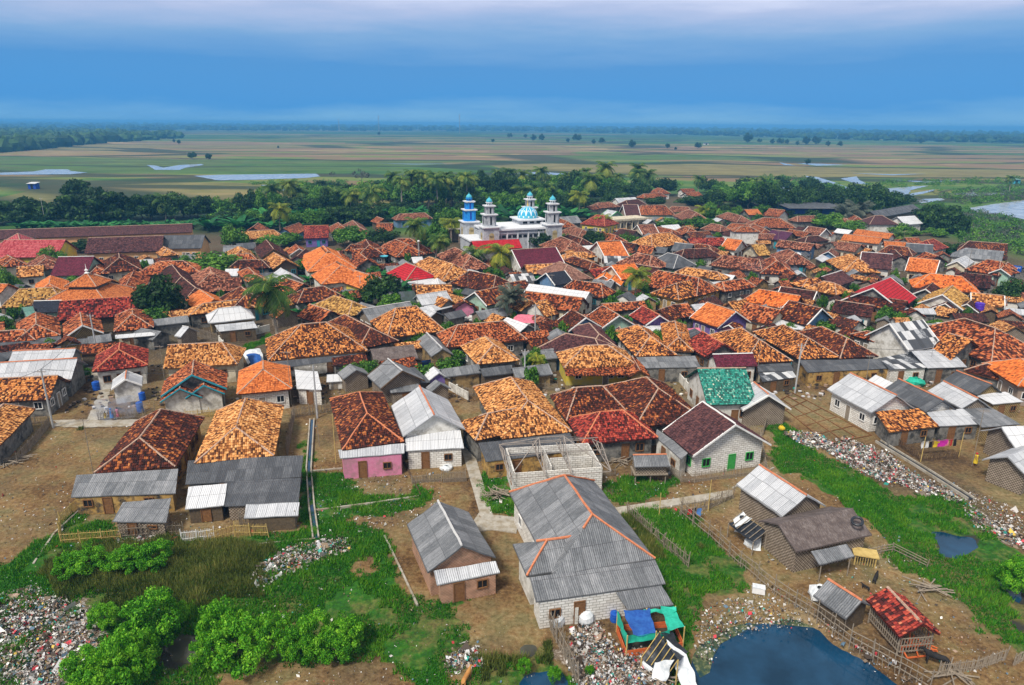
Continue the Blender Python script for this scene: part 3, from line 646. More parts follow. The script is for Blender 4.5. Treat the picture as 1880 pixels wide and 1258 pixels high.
# x1 y1 x2 y2 (ridge ends in the photograph) cx cy (an eave corner; cy=0: cx is the span in metres) type roof wall options | label
HT = '''
256 805 296 752 173 869 h D x he=2.9 | dark red-brown hipped tile house with two grey lean-to sheets over a mossy yellow wall
+ 140 872 327 861 322 906 130 913 2.95 2.0 G x
+ 226 922 314 915 305 960 206 958 2.2 1.6 G k p
433 785 451 732 503 837 h O x he=2.9 | pale orange hipped tile house behind wide grey sheet lean-tos and yellow bamboo fence
+ 345 846 557 836 552 876 340 890 2.95 2.15 g g
+ 413 884 552 878 548 925 412 930 2.2 1.6 g k
+ 346 894 417 888 411 928 340 935 2.2 1.7 w t p
+ 452 926 550 922 547 947 448 952 1.9 1.5 W t p
674 760 660 721 743 815 h D p he=2.9 cap=r | small square dark brown hipped house with bright pink lower wall
+ 621 826 743 814 742 832 624 842 2.85 2.55 W p
770 709 797 762 736 793 g W w he=3.0 cap=r | white gabled house with patchy grey-white sheet roof and bluish lean-to
+ 744 791 844 786 852 822 744 828 2.9 2.35 w b
938 693 969 736 1050 793 h O g he=2.9 ov=.7 clip=1:.25 | large golden orange house with crossing hipped tile roofs and dark grey front lean-to
& 896 760 962 748 873 809 l O g he=2.9 clip=1:.3
+ 878 813 1046 795 1062 827 892 848 2.85 2.1 g x
1060 712 1106 709 1040 773 h D g he=2.8 | dark brown hipped tile house with orange scattered tiles, right behind the maroon-tiled one
1102 757 1144 754 1069 815 h X g he=2.7 cap=r | maroon-red hipped tile house with dark stained walls beside the small stilt hut
1187 693 1209 714 1267 747 h D g he=2.8 | very dark brown hipped tile house directly left of the teal roof
1290 738 1350 779 1265 831 g P b he=2.9 trim=w cap=w st=green ov=.6 | white block gable house with purple-brown tiles and bright green doors
+ 1206 788 1266 829 1251 844 1203 802 2.8 2.4 G w
1280 677 1369 676 1318 743 g T w he=3.0 cap=m | white house with teal green glazed tile roof patched with orange tiles
1384 702 1411 725 1442 742 g W k he=2.4 cap=r trim=w nw | small woven-wall shed with white sheet roof right of the teal roof
1394 854 1481 910 1436 949 g W k he=2.6 cap=r ov=.35 nw | light grey sheet gable hut with woven walls at the concrete path end
1429 961 1566 933 1468 1011 g H k he=2.4 k=.5 nocap ov=.35 nw | weathered thatched hut with woven walls and an old tyre on the roof
+ 1489 1012 1555 999 1569 1022 1504 1037 2.4 1.9 G - p
1036 873 1087 945 1203 1026 h G b he=3.1 ov=.4 cap=r k=.66 clip=1:.24 | large grey sheet house with crossing hips and orange mortar ridges in the foreground
& 1005 992 1080 981 967 1058 l G w he=3.1 cap=r k=.66 clip=1:.3
+ 973 1061 1203 1028 1222 1072 984 1106 3.15 2.5 G b
+ 1131 1088 1214 1074 1237 1110 1153 1121 2.4 1.9 G - p
804 920 848 1002 785 1051 g G z he=2.5 ov=.3 nw | lone grey sheet gable hut with woven brown front wall on bare earth
+ 796 1048 910 1030 918 1052 802 1075 2.45 1.95 W z
483 663 483 679 435 725 h N b he=2.9 | square bright orange hipped house with white block walls
+ 541 679 583 682 591 716 545 714 2.8 2.3 w b
356 662 352 688 416 716 g R g he=2.9 trim=t st=white | red-brown tile gable house with teal trim and two small porch gables
& 334 699 330 714 294 739 g R w he=2.3 trim=t
& 376 698 374 708 412 727 g R w he=2.4 trim=t
220 630 218 643 170 683 h X w he=2.9 cap=r | maroon hipped house with white walls above the burning yard
232 681 230 696 203 718 g W w he=2.3 trim=w cap=r nw | small white sheet gable outhouse with woven gable beside the blue barrels
308 634 407 629 263 679 k O c he=2.8 | long pale orange tile slab roof directly behind the teal-trimmed house
-10 696 106 690 102 733 g o g he=2.4 | mottled orange tile slab shed in front of the long white sheet roofs at left
-12 667 142 658 140 696 g W g he=2.6 cap=r nw | long white sheet roof with orange ridge at the left edge
23 645 139 640 139 663 g W g he=2.7 cap=r nw | grey and white sheet roof behind the longest white one at left
-45 790 8 742 0 818 h O g he=2.6 nw | golden tile roof cut off by the left edge beside the fenced yard
553 596 598 592 492 663 h o w he=3.0 | big golden hipped roof house with long white wall behind the utility pole
+ 500 664 656 650 677 655 497 678 2.95 2.55 g -
712 659 739 681 692 707 g G k he=2.5 trim=d nw | grey sheet gable hut with woven gable and grey lean-to beside the white gabled house
+ 711 703 764 694 773 716 717 722 2.3 1.8 G k
+ 744 676 762 674 790 701 770 704 2.6 2.0 g t
680 641 759 632 690 667 g H t he=2.4 k=.5 nocap nw | dark thatched barn next to a hanging blue tarpaulin
890 618 906 633 876 670 h O g he=2.8 | orange hipped house with stained grey walls facing the junk yard
783 611 812 640 792 655 g G o he=2.6 nw | low grey sheet gable over a mud coloured wall beside the blue tarpaulin
796 673 806 685 811 689 g w v he=1.9 nw nocap | tiny white sheet pent shed by the woven fence
800 697 809 705 819 707 g G k he=1.7 nw nocap | tiny grey sheet coop left of the barred pen
841 597 925 590 820 638 h R g he=2.8 | wide red-brown hipped roof right of the grey metal sheds in the middle
1074 635 1116 634 1035 676 h O y he=2.9 | golden hipped house with bright yellow walls and brick-red lower roof
+ 1037 677 1155 674 1155 689 1039 690 2.75 2.45 R -
& 1160 655 1175 680 1190 687 g R o he=2.3
1082 594 1100 614 1149 653 h P u he=2.8 | purple-brown hipped house with pale ridges behind the yellow-walled one
& 1039 613 1092 622 1028 650 h P u he=2.8
1172 597 1194 618 1167 655 h o g he=2.8 | twin hipped mottled orange house above the long grey lean-to, left one
+ 1168 656 1276 653 1286 674 1181 676 2.85 2.3 G g
1239 590 1246 620 1275 652 h o g he=2.8 | smaller hipped mottled orange house at the right end of the long grey lean-to
1289 609 1329 632 1296 657 g X g he=2.8 | dark red tile gable just behind the teal roof
1308 651 1382 649 1391 672 g M w he=2.9 cap=w | smooth maroon roof of a white house touching the teal roof
1360 602 1394 624 7.4 0 h o g he=2.8 | orange brown hipped house behind the food stall with white awning
+ 1388 659 1447 659 1459 681 1392 683 2.7 2.2 g c
+ 1392 685 1455 681 1463 693 1400 701 2.2 1.9 Q t p
1439 597 1484 621 1466 660 h o g he=2.8 | dark and orange hipped house in the row, behind the utility pole
+ 1466 661 1632 659 1650 676 1482 684 2.75 2.2 g x
1509 600 1555 621 1542 659 h D g he=2.8 | blackish brown hipped house in the row right of the utility pole
1592 608 1618 616 1664 646 h R g he=2.8 | orange-red hipped house against the patchwork white gable
+ 1612 658 1665 648 1704 675 1634 679 2.75 2.4 Q b
1634 594 1694 587 1673 643 g Q w he=3.6 k=.75 nocap trim=w nw | tall white gable house with patchwork grey and white sheets
+ 1673 645 1740 638 1776 674 1703 676 3.4 2.4 W g
1771 585 1827 603 11 0 h R g he=2.8 | big orange-red hipped house at the right side above the grey lean-to
+ 1815 648 1890 643 1895 668 1845 673 2.9 2.3 W c
1740 612 1784 624 9 0 g o g he=2.6 | low mottled orange slope filling the yard right of the patchwork gable
1874 659 1897 672 1829 685 h n r he=2.9 | bright red-orange hipped house with grey brick wall at the right edge
1812 668 1836 674 1806 690 h D g he=2.0 nw | tiny brown tiled kitchen roof beside the right edge house
1561 685 1646 726 1602 760 g W b he=2.8 cap=r st=white | long white block building with half white and half grey sheet roof
+ 1607 756 1688 750 1724 783 1633 794 2.75 2.0 o g
1650 696 1732 735 1699 756 g g b he=2.8 cap=r nw | dark grey sheet gable with white block front right of the long white building
+ 1701 757 1768 750 1803 779 1724 783 2.7 2.0 W g
1732 700 1796 732 1762 749 g W k he=2.7 cap=r nw | light sheet gable with woven gable front in the right hand cluster
+ 1762 750 1813 744 1874 779 1803 785 2.6 2.0 G j
1756 681 1821 706 1790 724 g g j he=2.7 cap=r nw | dark grey sheet gable at the back of the right hand cluster
+ 1790 725 1846 719 1880 738 1823 743 2.6 2.1 w j
1608 688 1640 703 1603 697 g w b he=2.4 nocap nw | small white sheet roof squeezed behind the dark grey gable
1838 784 1910 780 1862 826 g w k he=2.6 nocap nw | white sheet gable hut with woven wall cut by the right edge
1850 838 1915 812 1872 884 g W k he=2.4 nocap nw | lowest light sheet hut cut off by the right edge
243 567 243 577 209 614 h R c he=2.7 | red hipped house with white fascia behind the maroon one
+ 211 615 284 609 284 616 212 622 2.65 2.5 w -
147 574 151 597 118 621 g R j he=2.6 trim=w nw | orange tile gable with woven gable wall left of the red hipped one
+ 118 625 192 617 194 627 120 635 2.6 2.2 g j
66 574 66 596 111 616 h R g he=2.7 | brown orange hipped house over a long dark sheet lean-to at left
& -20 610 44 606 4.2 0 h R g he=2.6
+ -6 628 112 617 112 645 -6 657 2.7 2.1 g t
114 553 249 544 253 575 g X t he=2.6 nw | long maroon mottled tile slab below the two-tiered orange prayer house
66 553 110 552 112 571 g B m he=2.7 nw cap=w | dark slab roof with mint green eaves left of the long maroon slab
40 565 60 562 33 588 g E g he=2.3 nw nocap | sea-green translucent sheet lean-to at left
40 531 92 528 14 562 h Y g he=2.7 | yellow ochre mottled hipped house left of the two-tiered prayer house
93 507 90 521 121 538 h N g he=2.7 | orange hipped house with crimson left slope, behind the yellow ochre one
175 504 205 514 213 529 g O g he=2.6 | weathered orange roof right behind the prayer house cap
-8 521 12 522 -5 540 g N w he=2.7 nw | fresh orange slab roof at the left edge
232 524 246 497 262 535 g R g he=2.6 | narrow red tile gable left of the big yard tree
215 527 262 530 215 538 g R g he=2.5 nw | low red roof half hidden by the big yard tree
218 466 219 473 189 494 h D c he=2.8 | dark brown hipped house with white ridge lines in front of the peach school block
110 472 170 471 110 503 g M m he=2.8 cap=w | dark maroon flat-tiled roof with mint green fascia
174 474 178 490 193 492 h R g he=2.6 nw | small brown tile roof wedged right of the dark maroon roof
14 469 22 474 50 485 h R c he=2.7 nw | faded brown-orange hipped roof under the rose pink school roof
80 468 84 474 53 485 h S g he=2.7 nw | faded hipped roof left of the dark maroon roof
34 490 77 487 32 508 g O w he=2.7 | weathered orange gable with white end wall at left
10 441 118 440 8 470 g C y he=3.4 cap=m | wide rose pink roofed school hall with yellow-green wall at left
& 33 429 36 440 0 452 h C - he=3.6
-40 424 351 411 350 425 g P s he=3.5 nw | longest purple-brown school roof against the banana grove
165 437 298 433 298 458 g P s he=3.2 st=white | peach walled school block with purple-brown tile roof
303 432 374 431 376 453 g g s he=3.2 st=white nocap | dark grey sheet roofed block with peach wall at the end of the school
300 453 306 457 341 478 h O g he=2.7 | golden hipped roof touching the peach school block
295 480 333 479 250 503 h R g he=2.6 | mottled red hipped roof with pale ridge in front of the school
316 487 333 508 300 512 h d g he=2.6 | dark brown roof at the left of the mango tree
337 511 358 528 335 545 h d g he=2.6 | dark brown roof above the bright orange wing by the yard tree
474 409 464 417 498 420 g R t he=2.6 nw | small red roof at the edge of the banana grove
438 426 500 422 422 441 h O g he=2.7 | long golden hipped roof just in front of the banana grove
521 419 549 409 545 428 g R u he=2.7 | red-orange gable at the grove edge left of the violet-walled house
560 415 601 414 610 434 g X v he=2.8 | dusty red roofed house with violet wall
621 409 625 413 607 424 h R g he=2.6 nw | small red peak beside the violet-walled house
412 451 440 450 443 458 g G w he=2.6 nw nocap | low grey flat shed left of the dark front gable
436 447 466 445 468 453 g g w he=2.6 nw nocap | blackish sheet shed with white edge before the golden roof
489 441 502 457 480 472 g d o he=3.3 trim=d | tall dark brown gable with ochre end wall
503 464 524 477 503 492 g O t he=2.6 | golden tile gable with dark timber end below the tall dark gable
543 449 549 456 529 462 g R c he=2.7 trim=w | small cream gable with red tiles
560 458 546 470 552 478 g d g he=2.6 nw | narrow dark red roof beside the cream gable
594 452 602 461 564 489 h N w he=2.8 | bright red-orange hipped house with white wall in the middle left
438 453 442 459 419 468 h O g he=2.7 nw | small golden peak behind the red hipped pair
424 468 457 466 475 480 h R g he=2.6 nw | red-orange hipped slab of the middle left
440 478 477 477 497 491 h D g he=2.6 | dark and orange hipped slab in front of the red-orange slab
385 491 388 500 356 517 h S g he=2.7 | salmon orange hipped peak behind the broad orange slab
380 513 441 510 385 534 g S g he=2.6 | broad weathered orange slab roof left of the red peak
457 492 466 501 489 522 h R g he=2.7 | dark red hipped peak with pale ridges near the big coconut palm
516 493 530 502 500 512 g W w he=2.8 trim=w | whitish sheet gable behind the big coconut palm
523 510 556 521 517 532 g R g he=2.6 | rust coloured gable right of the big coconut palm
619 481 626 486 578 505 h N w he=2.8 | vivid orange hipped house with white and blue wall
& 643 494 688 508 664 528 g N y he=2.6
443 527 455 536 407 550 h D g he=2.7 | dark purple-brown hipped peak left of the big coconut palm
562 530 591 526 542 556 h D g he=2.8 | dark brown hipped house with flecks of orange, right of the big coconut palm
615 544 645 553 580 560 h Y g he=2.8 | olive-yellow hipped roof right behind the dark and golden one
570 559 606 571 582 591 g R g he=2.6 | rust tiled gable with grey end wall below the olive-yellow roof
+ 588 587 622 584 624 592 592 602 2.4 1.9 O -
367 532 392 549 349 557 g N g he=2.6 | bright orange gable right of the yard tree
378 557 434 551 328 579 h O g he=2.7 | golden orange hipped roof right behind the white metal hipped house
401 567 440 563 382 594 h w o he=2.8 cap=g | white metal hipped house with ochre walls and front awning
+ 394 597 466 590 473 602 402 609 2.6 2.1 W t p
335 599 347 601 315 616 g W k he=2.0 nw | little grey-white coop left of the white metal house
633 578 680 602 659 641 h D g he=2.8 | dark brown hipped roof with one golden front slope
648 405 659 416 632 420 h S c he=2.7 | dusty red hipped house with white wall among the trees
692 398 704 402 688 408 g R t he=2.6 nw | small red gable by the grove, left of the blue-walled house
693 410 720 410 690 424 g R g he=2.6 nw | mottled red roof in front of the small red gable
735 393 778 391 725 404 h S u he=2.8 | long dusty red house with sky blue wall under the trees
672 440 678 450 700 460 h D g he=2.7 | dark brown hipped peak left of the round street trees
646 449 672 449 640 460 h D g he=2.7 nw | dark brown hipped slab joined to the dark peak
648 458 706 456 646 472 g R g he=2.5 | mottled orange slab below the dark hipped slab
662 466 674 476 643 484 g R g he=2.5 | red gable peeking over the banana clump
727 440 748 449 700 456 h R g he=2.7 | mottled red hipped roof left of the village palms
733 438 750 438 787 456 h R g he=2.7 nw | second mottled red hipped roof behind the first, left of the village palms
748 450 772 450 718 464 h R g he=2.6 nw | long bright red slab in front of the mottled red pair
620 462 632 478 612 482 g R g he=2.6 nw | narrow red slope at the top of the vivid orange house
747 483 763 489 751 516 h K u he=2.8 | hipped house with crimson left slope and peach front slope
+ 745 516 799 511 811 519 755 526 2.7 2.5 w u
789 472 831 485 817 515 h O g he=2.7 | big golden-brown hipped house behind the crimson hipped one
766 524 825 522 772 541 g O g he=2.5 | low golden slab below the crimson hipped house
735 536 757 534 740 556 g A t he=2.7 nw nocap | green and violet stained dark sheet roof
767 542 817 535 776 559 g W w he=2.8 cap=g | grey-white sheet gable with an open lean-to in the middle
+ 776 560 827 553 839 561 788 574 2.7 2.3 W - p
665 568 753 554 681 592 g G k he=2.6 | long grey sheet gable ending in a dark woven wall
727 566 764 562 734 618 h o g he=2.7 | large mottled golden hipped roof in the middle with curved ridge
864 498 908 506 838 521 h D g he=2.7 | dark red-brown hipped house left of the maroon roof
874 536 927 524 890 560 g D m he=2.8 trim=w | dark maroon-brown gable with mint porch gables
& 850 549 853 553 845 560 g D p he=2.2
930 520 963 515 972 530 g D g he=2.6 nw | dark red slab left of the long white metal roof
836 455 864 470 820 478 h S g he=2.7 | dusty red hipped roof left of the twin palms
868 443 950 439 6 0 g K g he=2.6 nw nocap | long crimson sheet annex in front of the domed mosque
942 459 1018 454 962 489 g M w he=3.2 cap=m trim=w | large maroon gable roof near the domed mosque
1031 435 1049 442 1018 460 h S g he=2.7 | dusty brown hipped roof right of the mosque's nearest tower
1037 461 1060 455 1078 462 g O g he=2.6 nw | golden slab behind the maroon gable roof
1041 466 1070 462 1030 480 h O g he=2.6 | golden orange hipped roof right of the maroon gable roof
1053 416 1069 421 1040 431 h S g he=2.6 | brown roof right of the mosque's rear right tower
1046 431 1068 438 1058 448 h D g he=2.6 | dark brown roof left of the dense round tree
1030 402 1041 406 1033 418 h R g he=2.6 nw | red hipped roof against the mosque's right corner
1028 398 1058 396 1064 408 g G g he=2.7 nw nocap | plain grey sheet roof just right of the mosque
1097 395 1107 396 1072 410 h X y he=2.8 | dark red hipped house with vivid yellow wall behind the yellowish palm
1116 385 1132 388 1102 396 g W m he=2.8 trim=n nocap | white roof with a bright green gable
1145 376 1169 376 1149 397 g P r he=2.9 trim=w | plum roofed gable with grey brick end
1180 377 1219 377 1172 393 h R m he=2.8 | wide red hipped roof with mint wall
1172 413 1199 412 1180 429 g S c he=2.8 trim=w | dusty pink gable with pale end wall
1139 420 1167 424 1130 434 g d g he=2.6 nw | dark brown low roof below the cream flat building
1110 426 1130 432 1107 439 h R g he=2.6 nw | small red roof below the yellow-walled house
1211 417 1232 421 1248 432 h R g he=2.6 nw | red hipped roof left of the white flat one
1215 414 1244 412 1248 419 g w w he=2.8 nw nocap | flat white sheet roof between trees
1197 430 1228 427 1258 446 h O g he=2.8 | big mottled orange hipped roof right of the light round tree
1098 444 1137 442 1153 468 g N w he=2.9 trim=w | plain peach-orange gable with white end wall
& 1139 444 1168 448 1172 460 g D g he=2.7
1110 470 1150 470 1153 482 g Q g he=2.5 nw nocap | patched black and white sheet awning below the peach-orange gable
1177 451 1199 453 1172 463 g R c he=2.8 | small red gable with pale end wall right of the peach one
1241 446 1271 449 1235 459 g g g he=2.7 nw | dark grey sheet roof right of the mottled orange hipped roof
1228 465 1243 468 1204 484 h g g he=2.7 nw | large dark grey sheet hipped roof in the middle distance
1172 465 1193 469 1138 482 h S g he=2.7 | dusty red hipped house between the peach gable and the dark grey roof
1055 471 1086 481 1047 481 h D g he=2.6 | brown and red hipped roof below the golden pair
1029 481 1041 486 990 499 h L u he=2.8 cap=m | pale mauve hipped roof behind the blue gable
965 487 1016 484 970 502 g O g he=2.6 | rusty brown slab below the maroon gable roof
1005 501 1034 497 1029 520 g B u he=3.2 nocap trim=w nw | blue walled gable with black roof
938 504 974 501 940 515 g Q w he=2.7 nw nocap | white and grey patch sheet roof left of the blue gable
974 521 1080 536 968 530 g w w he=3.0 nocap | very long narrow white metal roof across the middle
967 535 1069 547 1040 568 g R c he=2.7 | long red-brown gable directly below the long white metal roof
1056 515 1101 521 1042 536 h R g he=2.6 | red-brown roof below the black roof of the blue gable
1125 488 1162 484 1140 511 g n c he=2.9 trim=w | vivid orange gable house with two white porch gables
& 1112 500 1108 506 1100 511 g n c he=2.3 trim=w
& 1128 505 1122 512 1114 517 g n c he=2.3 trim=w
1163 484 1209 492 1195 497 g d g he=2.7 nw | dark brown slab behind the vivid orange gable
1083 495 1116 490 1092 504 g X t he=2.6 nw | dark red slab left of the vivid orange gable
1211 497 1280 510 1191 523 h R x he=2.8 | very big red-brown hipped house with ochre wall, left part
1244 520 1282 512 1268 543 h o x he=2.8 | big mottled orange hipped wing with ochre wall
1263 491 1315 499 1337 511 h O g he=2.7 | golden hipped roof behind the very big ochre-walled house
1328 517 1363 512 1384 526 h R g he=2.6 | dark red low hipped roof at the end of the ochre wall
1331 469 1391 476 1318 487 h S g he=2.9 | wide dusty brown hipped house with pale blue wall wrapped in smoke
1421 472 1426 478 7.5 0 h R w he=2.7 | orange hipped wing with white wall beside the smoke
1258 458 1298 456 1246 474 h d w he=2.8 | dark chocolate hipped roof with white front sheet
1282 448 1298 450 1330 466 h D g he=2.7 nw | dark brown roof peeking behind the chocolate one
1337 438 1361 441 1321 454 g N w he=3.0 trim=w | terracotta gable with white ribs and large white end wall
1363 416 1373 416 1342 425 h R w he=5.6 | two-storey white tower house with red hipped roof
1380 449 1401 448 1424 466 g Y c he=2.8 trim=d | mustard yellow gable beside the terracotta gable with ribs
1433 441 1493 448 1497 461 g S u he=2.8 | long dusty red gable with bluish end wall
1449 458 1460 464 7 0 h S g he=2.7 | pinkish orange hipped roof in front of the long dusty red gable
1393 429 1419 430 1438 440 h S g he=2.7 | faded brown-orange hipped roof right of the two-storey tower house
1419 422 1454 427 1440 441 g V o he=2.8 | violet roofed gable with tan end wall
1484 434 1500 433 1464 444 h d g he=2.8 | dark brown hipped roof with pale ridges right of the violet gable
1486 416 1515 420 1505 433 g S w he=2.8 trim=w | dusty red gable with white carved end beside the far trees
1450 421 1485 427 1480 433 g R g he=2.6 nw | low red slab between the violet gable and the dusty red gable
1403 400 1430 401 1461 418 h R g he=2.8 | broad red hipped roof just before the treeline
1368 385 1390 384 1375 394 g N g he=2.6 nw | bright red-orange slab near the far trees
1413 383 1440 386 1432 398 g R w he=2.7 nw | small red gable with white edge near the far trees
1345 410 1374 412 1340 420 h R g he=2.6 nw | red hipped roof behind the two-storey tower house
1385 412 1404 420 1408 427 h R g he=2.6 nw | red hipped roof right behind the two-storey tower house
1308 411 1322 413 1290 420 h S g he=2.6 nw | dusty brown roof above the yellowish banana clump
1257 416 1266 418 1240 427 h R g he=2.6 nw | orange-brown hipped roof right of the flat white one
1261 427 1300 424 1306 433 g D g he=2.6 nw | dark fronted low slab before the banana clump
1265 438 1326 437 1322 450 g X g he=2.6 nw | long red slab left of the terracotta gable with ribs
1265 385 1278 390 1240 396 h S g he=2.6 nw | brown gable by the yellowish palm of the far quarter
1235 379 1262 380 1228 388 h S g he=2.6 nw | faded red hipped roof right of the wide one with mint wall
1337 390 1360 396 1340 404 h S g he=2.6 nw | faded dark roof in the trees of the far quarter
1465 397 1494 396 1460 407 h S g he=2.6 nw | faded red roof isolated among the far right trees
1545 444 1580 449 1600 466 g S c he=2.8 | dusty red house with sky blue arched porch
& 1527 456 1521 462 1510 466 g S u he=2.3 trim=w
1561 467 1574 474 1540 490 h O g he=2.7 | orange hipped roof left of the plum twin-slab house
1510 508 1545 497 1566 514 g P g he=2.8 cap=w nw | plum sheet roof with white ribs right of the smoke
1486 512 1510 511 1450 528 h o g he=2.8 | broad golden-brown hipped roof below the smoke
& 1515 517 1530 520 1540 541 h O - he=2.7
1437 527 1496 535 1489 545 g d w he=2.7 trim=w | chocolate gable with white latticed end wall
1398 532 1466 543 1370 552 l n g he=2.8 | fiery red and black mottled roof right of the ochre-walled house
1575 421 1638 429 1632 438 g N w he=2.9 cap=m | rear fresh orange slab roof at the village's right edge
1552 430 1618 437 1612 447 g N w he=2.7 cap=m | front fresh orange slab roof at the village's right edge
1608 396 1618 396 1643 411 h P w he=3.0 | plum hipped house with white walls by the dark patched barn
1648 398 1678 396 1694 409 g w w he=2.9 nocap | plain white sheet gable under the wide rain tree
1598 388 1676 375 1682 386 g g t he=3.0 nw nocap | very long dark barn roof with white patches
1566 394 1574 398 4.5 0 h R g he=2.6 nw | tiny red roof left of the plum hipped house
1662 437 1684 436 1688 445 g R g he=2.6 nw | tiny red tiled roof with a blue tank behind
1703 441 1713 439 1736 454 h X w he=2.8 | wine red hipped house at the village edge by banana plants
1666 447 1711 450 1708 463 g g g he=2.8 nw | charcoal sheet roof left of the wine red hipped house
1625 443 1664 445 1662 456 g N g he=2.7 nw | orange slab left of the charcoal sheet roof
1590 456 1600 458 4.5 0 g O g he=2.5 nw | tiny golden roof right of the blue-porch house
1634 451 1664 454 1612 463 h D g he=2.7 | dark speckled hipped roof behind the plum twin-slab house
1643 459 1655 470 1668 480 g d g he=2.6 nw | narrow chocolate roof joined to the plum twin-slab house
1585 463 1636 467 1626 492 g P w he=3.6 trim=w cap=w | tall plum twin-slab house with white gable and porch
+ 1570 489 1626 493 1624 499 1567 495 2.9 2.5 g - p
1700 463 1722 470 5 0 g R g he=2.6 nw | small rusty roof right of the charcoal sheet roof
1673 473 1722 478 1714 500 g N c he=2.9 trim=w | two-part salmon orange gable with cream end
1782 443 1848 448 1757 459 l D g he=2.8 nw | speckled dark red roof at the marsh edge
1776 455 1841 461 1745 469 l G w he=2.9 nocap | grey sheet roofed hall with long white wall at the marsh edge
1772 470 1758 479 1742 487 g W c he=2.8 trim=w nocap | white sheet gable facing the camera near the marsh edge
1816 477 1834 480 1779 494 h R g he=2.7 | rusty hipped house left of the blue banner
1850 482 1838 493 1812 505 g R m he=3.0 trim=w | red roofed house with teal glazed gable
1757 500 1818 506 1820 528 g d g he=2.7 | dark chocolate slab below the teal glazed gable
1711 503 1761 507 1674 525 h n g he=2.8 | bright orange hipped roof with dark flecks, right of the bright red metal one
1634 510 1604 528 1672 548 g K g he=2.8 trim=w cap=w nocap nw | bright red metal gable roof with white trim
1748 525 1731 540 1771 560 g Y w he=2.8 trim=w | mustard yellow gable with white front and two small gables
& 1741 552 1736 557 1716 564 g d m he=2.4 trim=w
1712 520 1700 530 1724 538 g d g he=2.6 trim=w nw | little dark gable left of the mustard yellow gable
1787 538 1840 543 1834 562 g O m he=2.8 trim=w | golden and dark half-and-half roof with mint wall and purple tank
& 1782 552 1776 558 1766 565 g d c he=2.4 trim=w
1566 538 1663 553 1650 570 g D w he=2.8 cap=m | long chocolate roof with terracotta ridge, rear wing
1537 552 1602 561 1590 580 g d w he=2.7 cap=m | chocolate roofed front wing with long white wall
1672 565 1682 570 1668 585 g D w he=2.4 nw | small chocolate porch roof left of the mint porch
1301 556 1348 571 1322 599 g N v he=2.8 trim=w | orange tiled gable with lilac front and arched porch
& 1350 588 1338 597 1328 606 g D p he=2.2 trim=w
1239 560 1262 557 5.5 0 g R g he=2.7 nw | red-orange slab left of the lilac-fronted gable
1210 569 1236 560 1250 585 g D g he=2.6 nw | dark red gable left of the lilac-fronted one
1340 556 1368 551 6.5 0 g O g he=2.6 nw | golden brown slab right of the ochre-walled big house
1372 557 1430 569 1408 592 g R c he=2.7 | rusty dark gable with cream end over a white sheet lean-to
+ 1427 587 1486 590 1478 606 1396 600 2.6 2.2 w t
1452 553 1506 566 1478 593 g D u he=2.8 trim=w | chocolate gable with pale blue end and white ridge
1049 569 1076 583 1041 607 g D u he=2.7 trim=w | dark red gable with bluish white front by the pink awning
1105 561 1137 579 1103 601 g R m he=2.7 trim=w | orange-red gable with green trimmed front
1107 558 1180 553 1170 567 g R g he=2.6 nw | long orange slab behind the green-trimmed gable
1180 562 1211 579 1186 598 g X v he=2.8 trim=w | rusty red gable with white front and purple pilaster
+ 1180 598 1248 597 1262 605 1192 609 2.6 2.3 w p p
1137 600 1140 606 1150 618 g M w he=2.3 nw | small purple edged porch gable
983 555 1003 551 1020 575 g O w he=2.7 | golden brown house with white wall behind the pink awning
958 546 976 553 945 565 g O g he=2.7 | faded golden gable right of the grey-green palm
1205 503 1228 508 1216 515 g S g he=2.6 nw | faded red slab behind the yellow-green palm
805 545 822 550 800 560 g O g he=2.5 nw | small golden roof peeking right of the grey-white sheet gable
1183 356 1212 354 1180 364 h R g he=2.7 nw | farthest red house among the tall trees
1208 345 1214 346 1195 353 h R w he=2.8 nw | highest red gable among the far tall trees
1250 347 1272 346 1250 353 g R w he=2.7 nw | far red gable at the tree belt, right of the tall trees
1258 354 1282 352 1260 362 g R w he=2.7 nw | far red roof with white wall in front of the other one
1130 364 1165 362 1170 370 g W w he=2.7 nw nocap | patched white sheet roof in the far quarter
1150 368 1170 366 1180 378 h d g he=2.6 nw | far dark brown hipped roof behind the plum gable
1100 372 1118 371 1090 382 h S g he=2.6 nw | faded red hipped roof left of the green-gabled one
1078 379 1095 377 1070 387 g D g he=2.6 nw | far dark red roof beside the tall yellow palm
1540 400 1552 401 1536 408 h S g he=2.6 nw | far dusty roof behind the feathery palms
'''
EXH = []
'''end'''
def parse_houses():
    cur = None
    for ln in HT.strip().split('\n'):
        ln = ln.strip()
        if not ln: continue
        if ln[0] in '&+': cur[2].append(ln)
        else:
            a, _, lab = ln.partition('|'); cur = (a.split(), lab.strip(), []); EXH.append(cur)
    for sp, lab, subs in EXH: make_house(sp, subs, lab, group=None)
parse_houses()
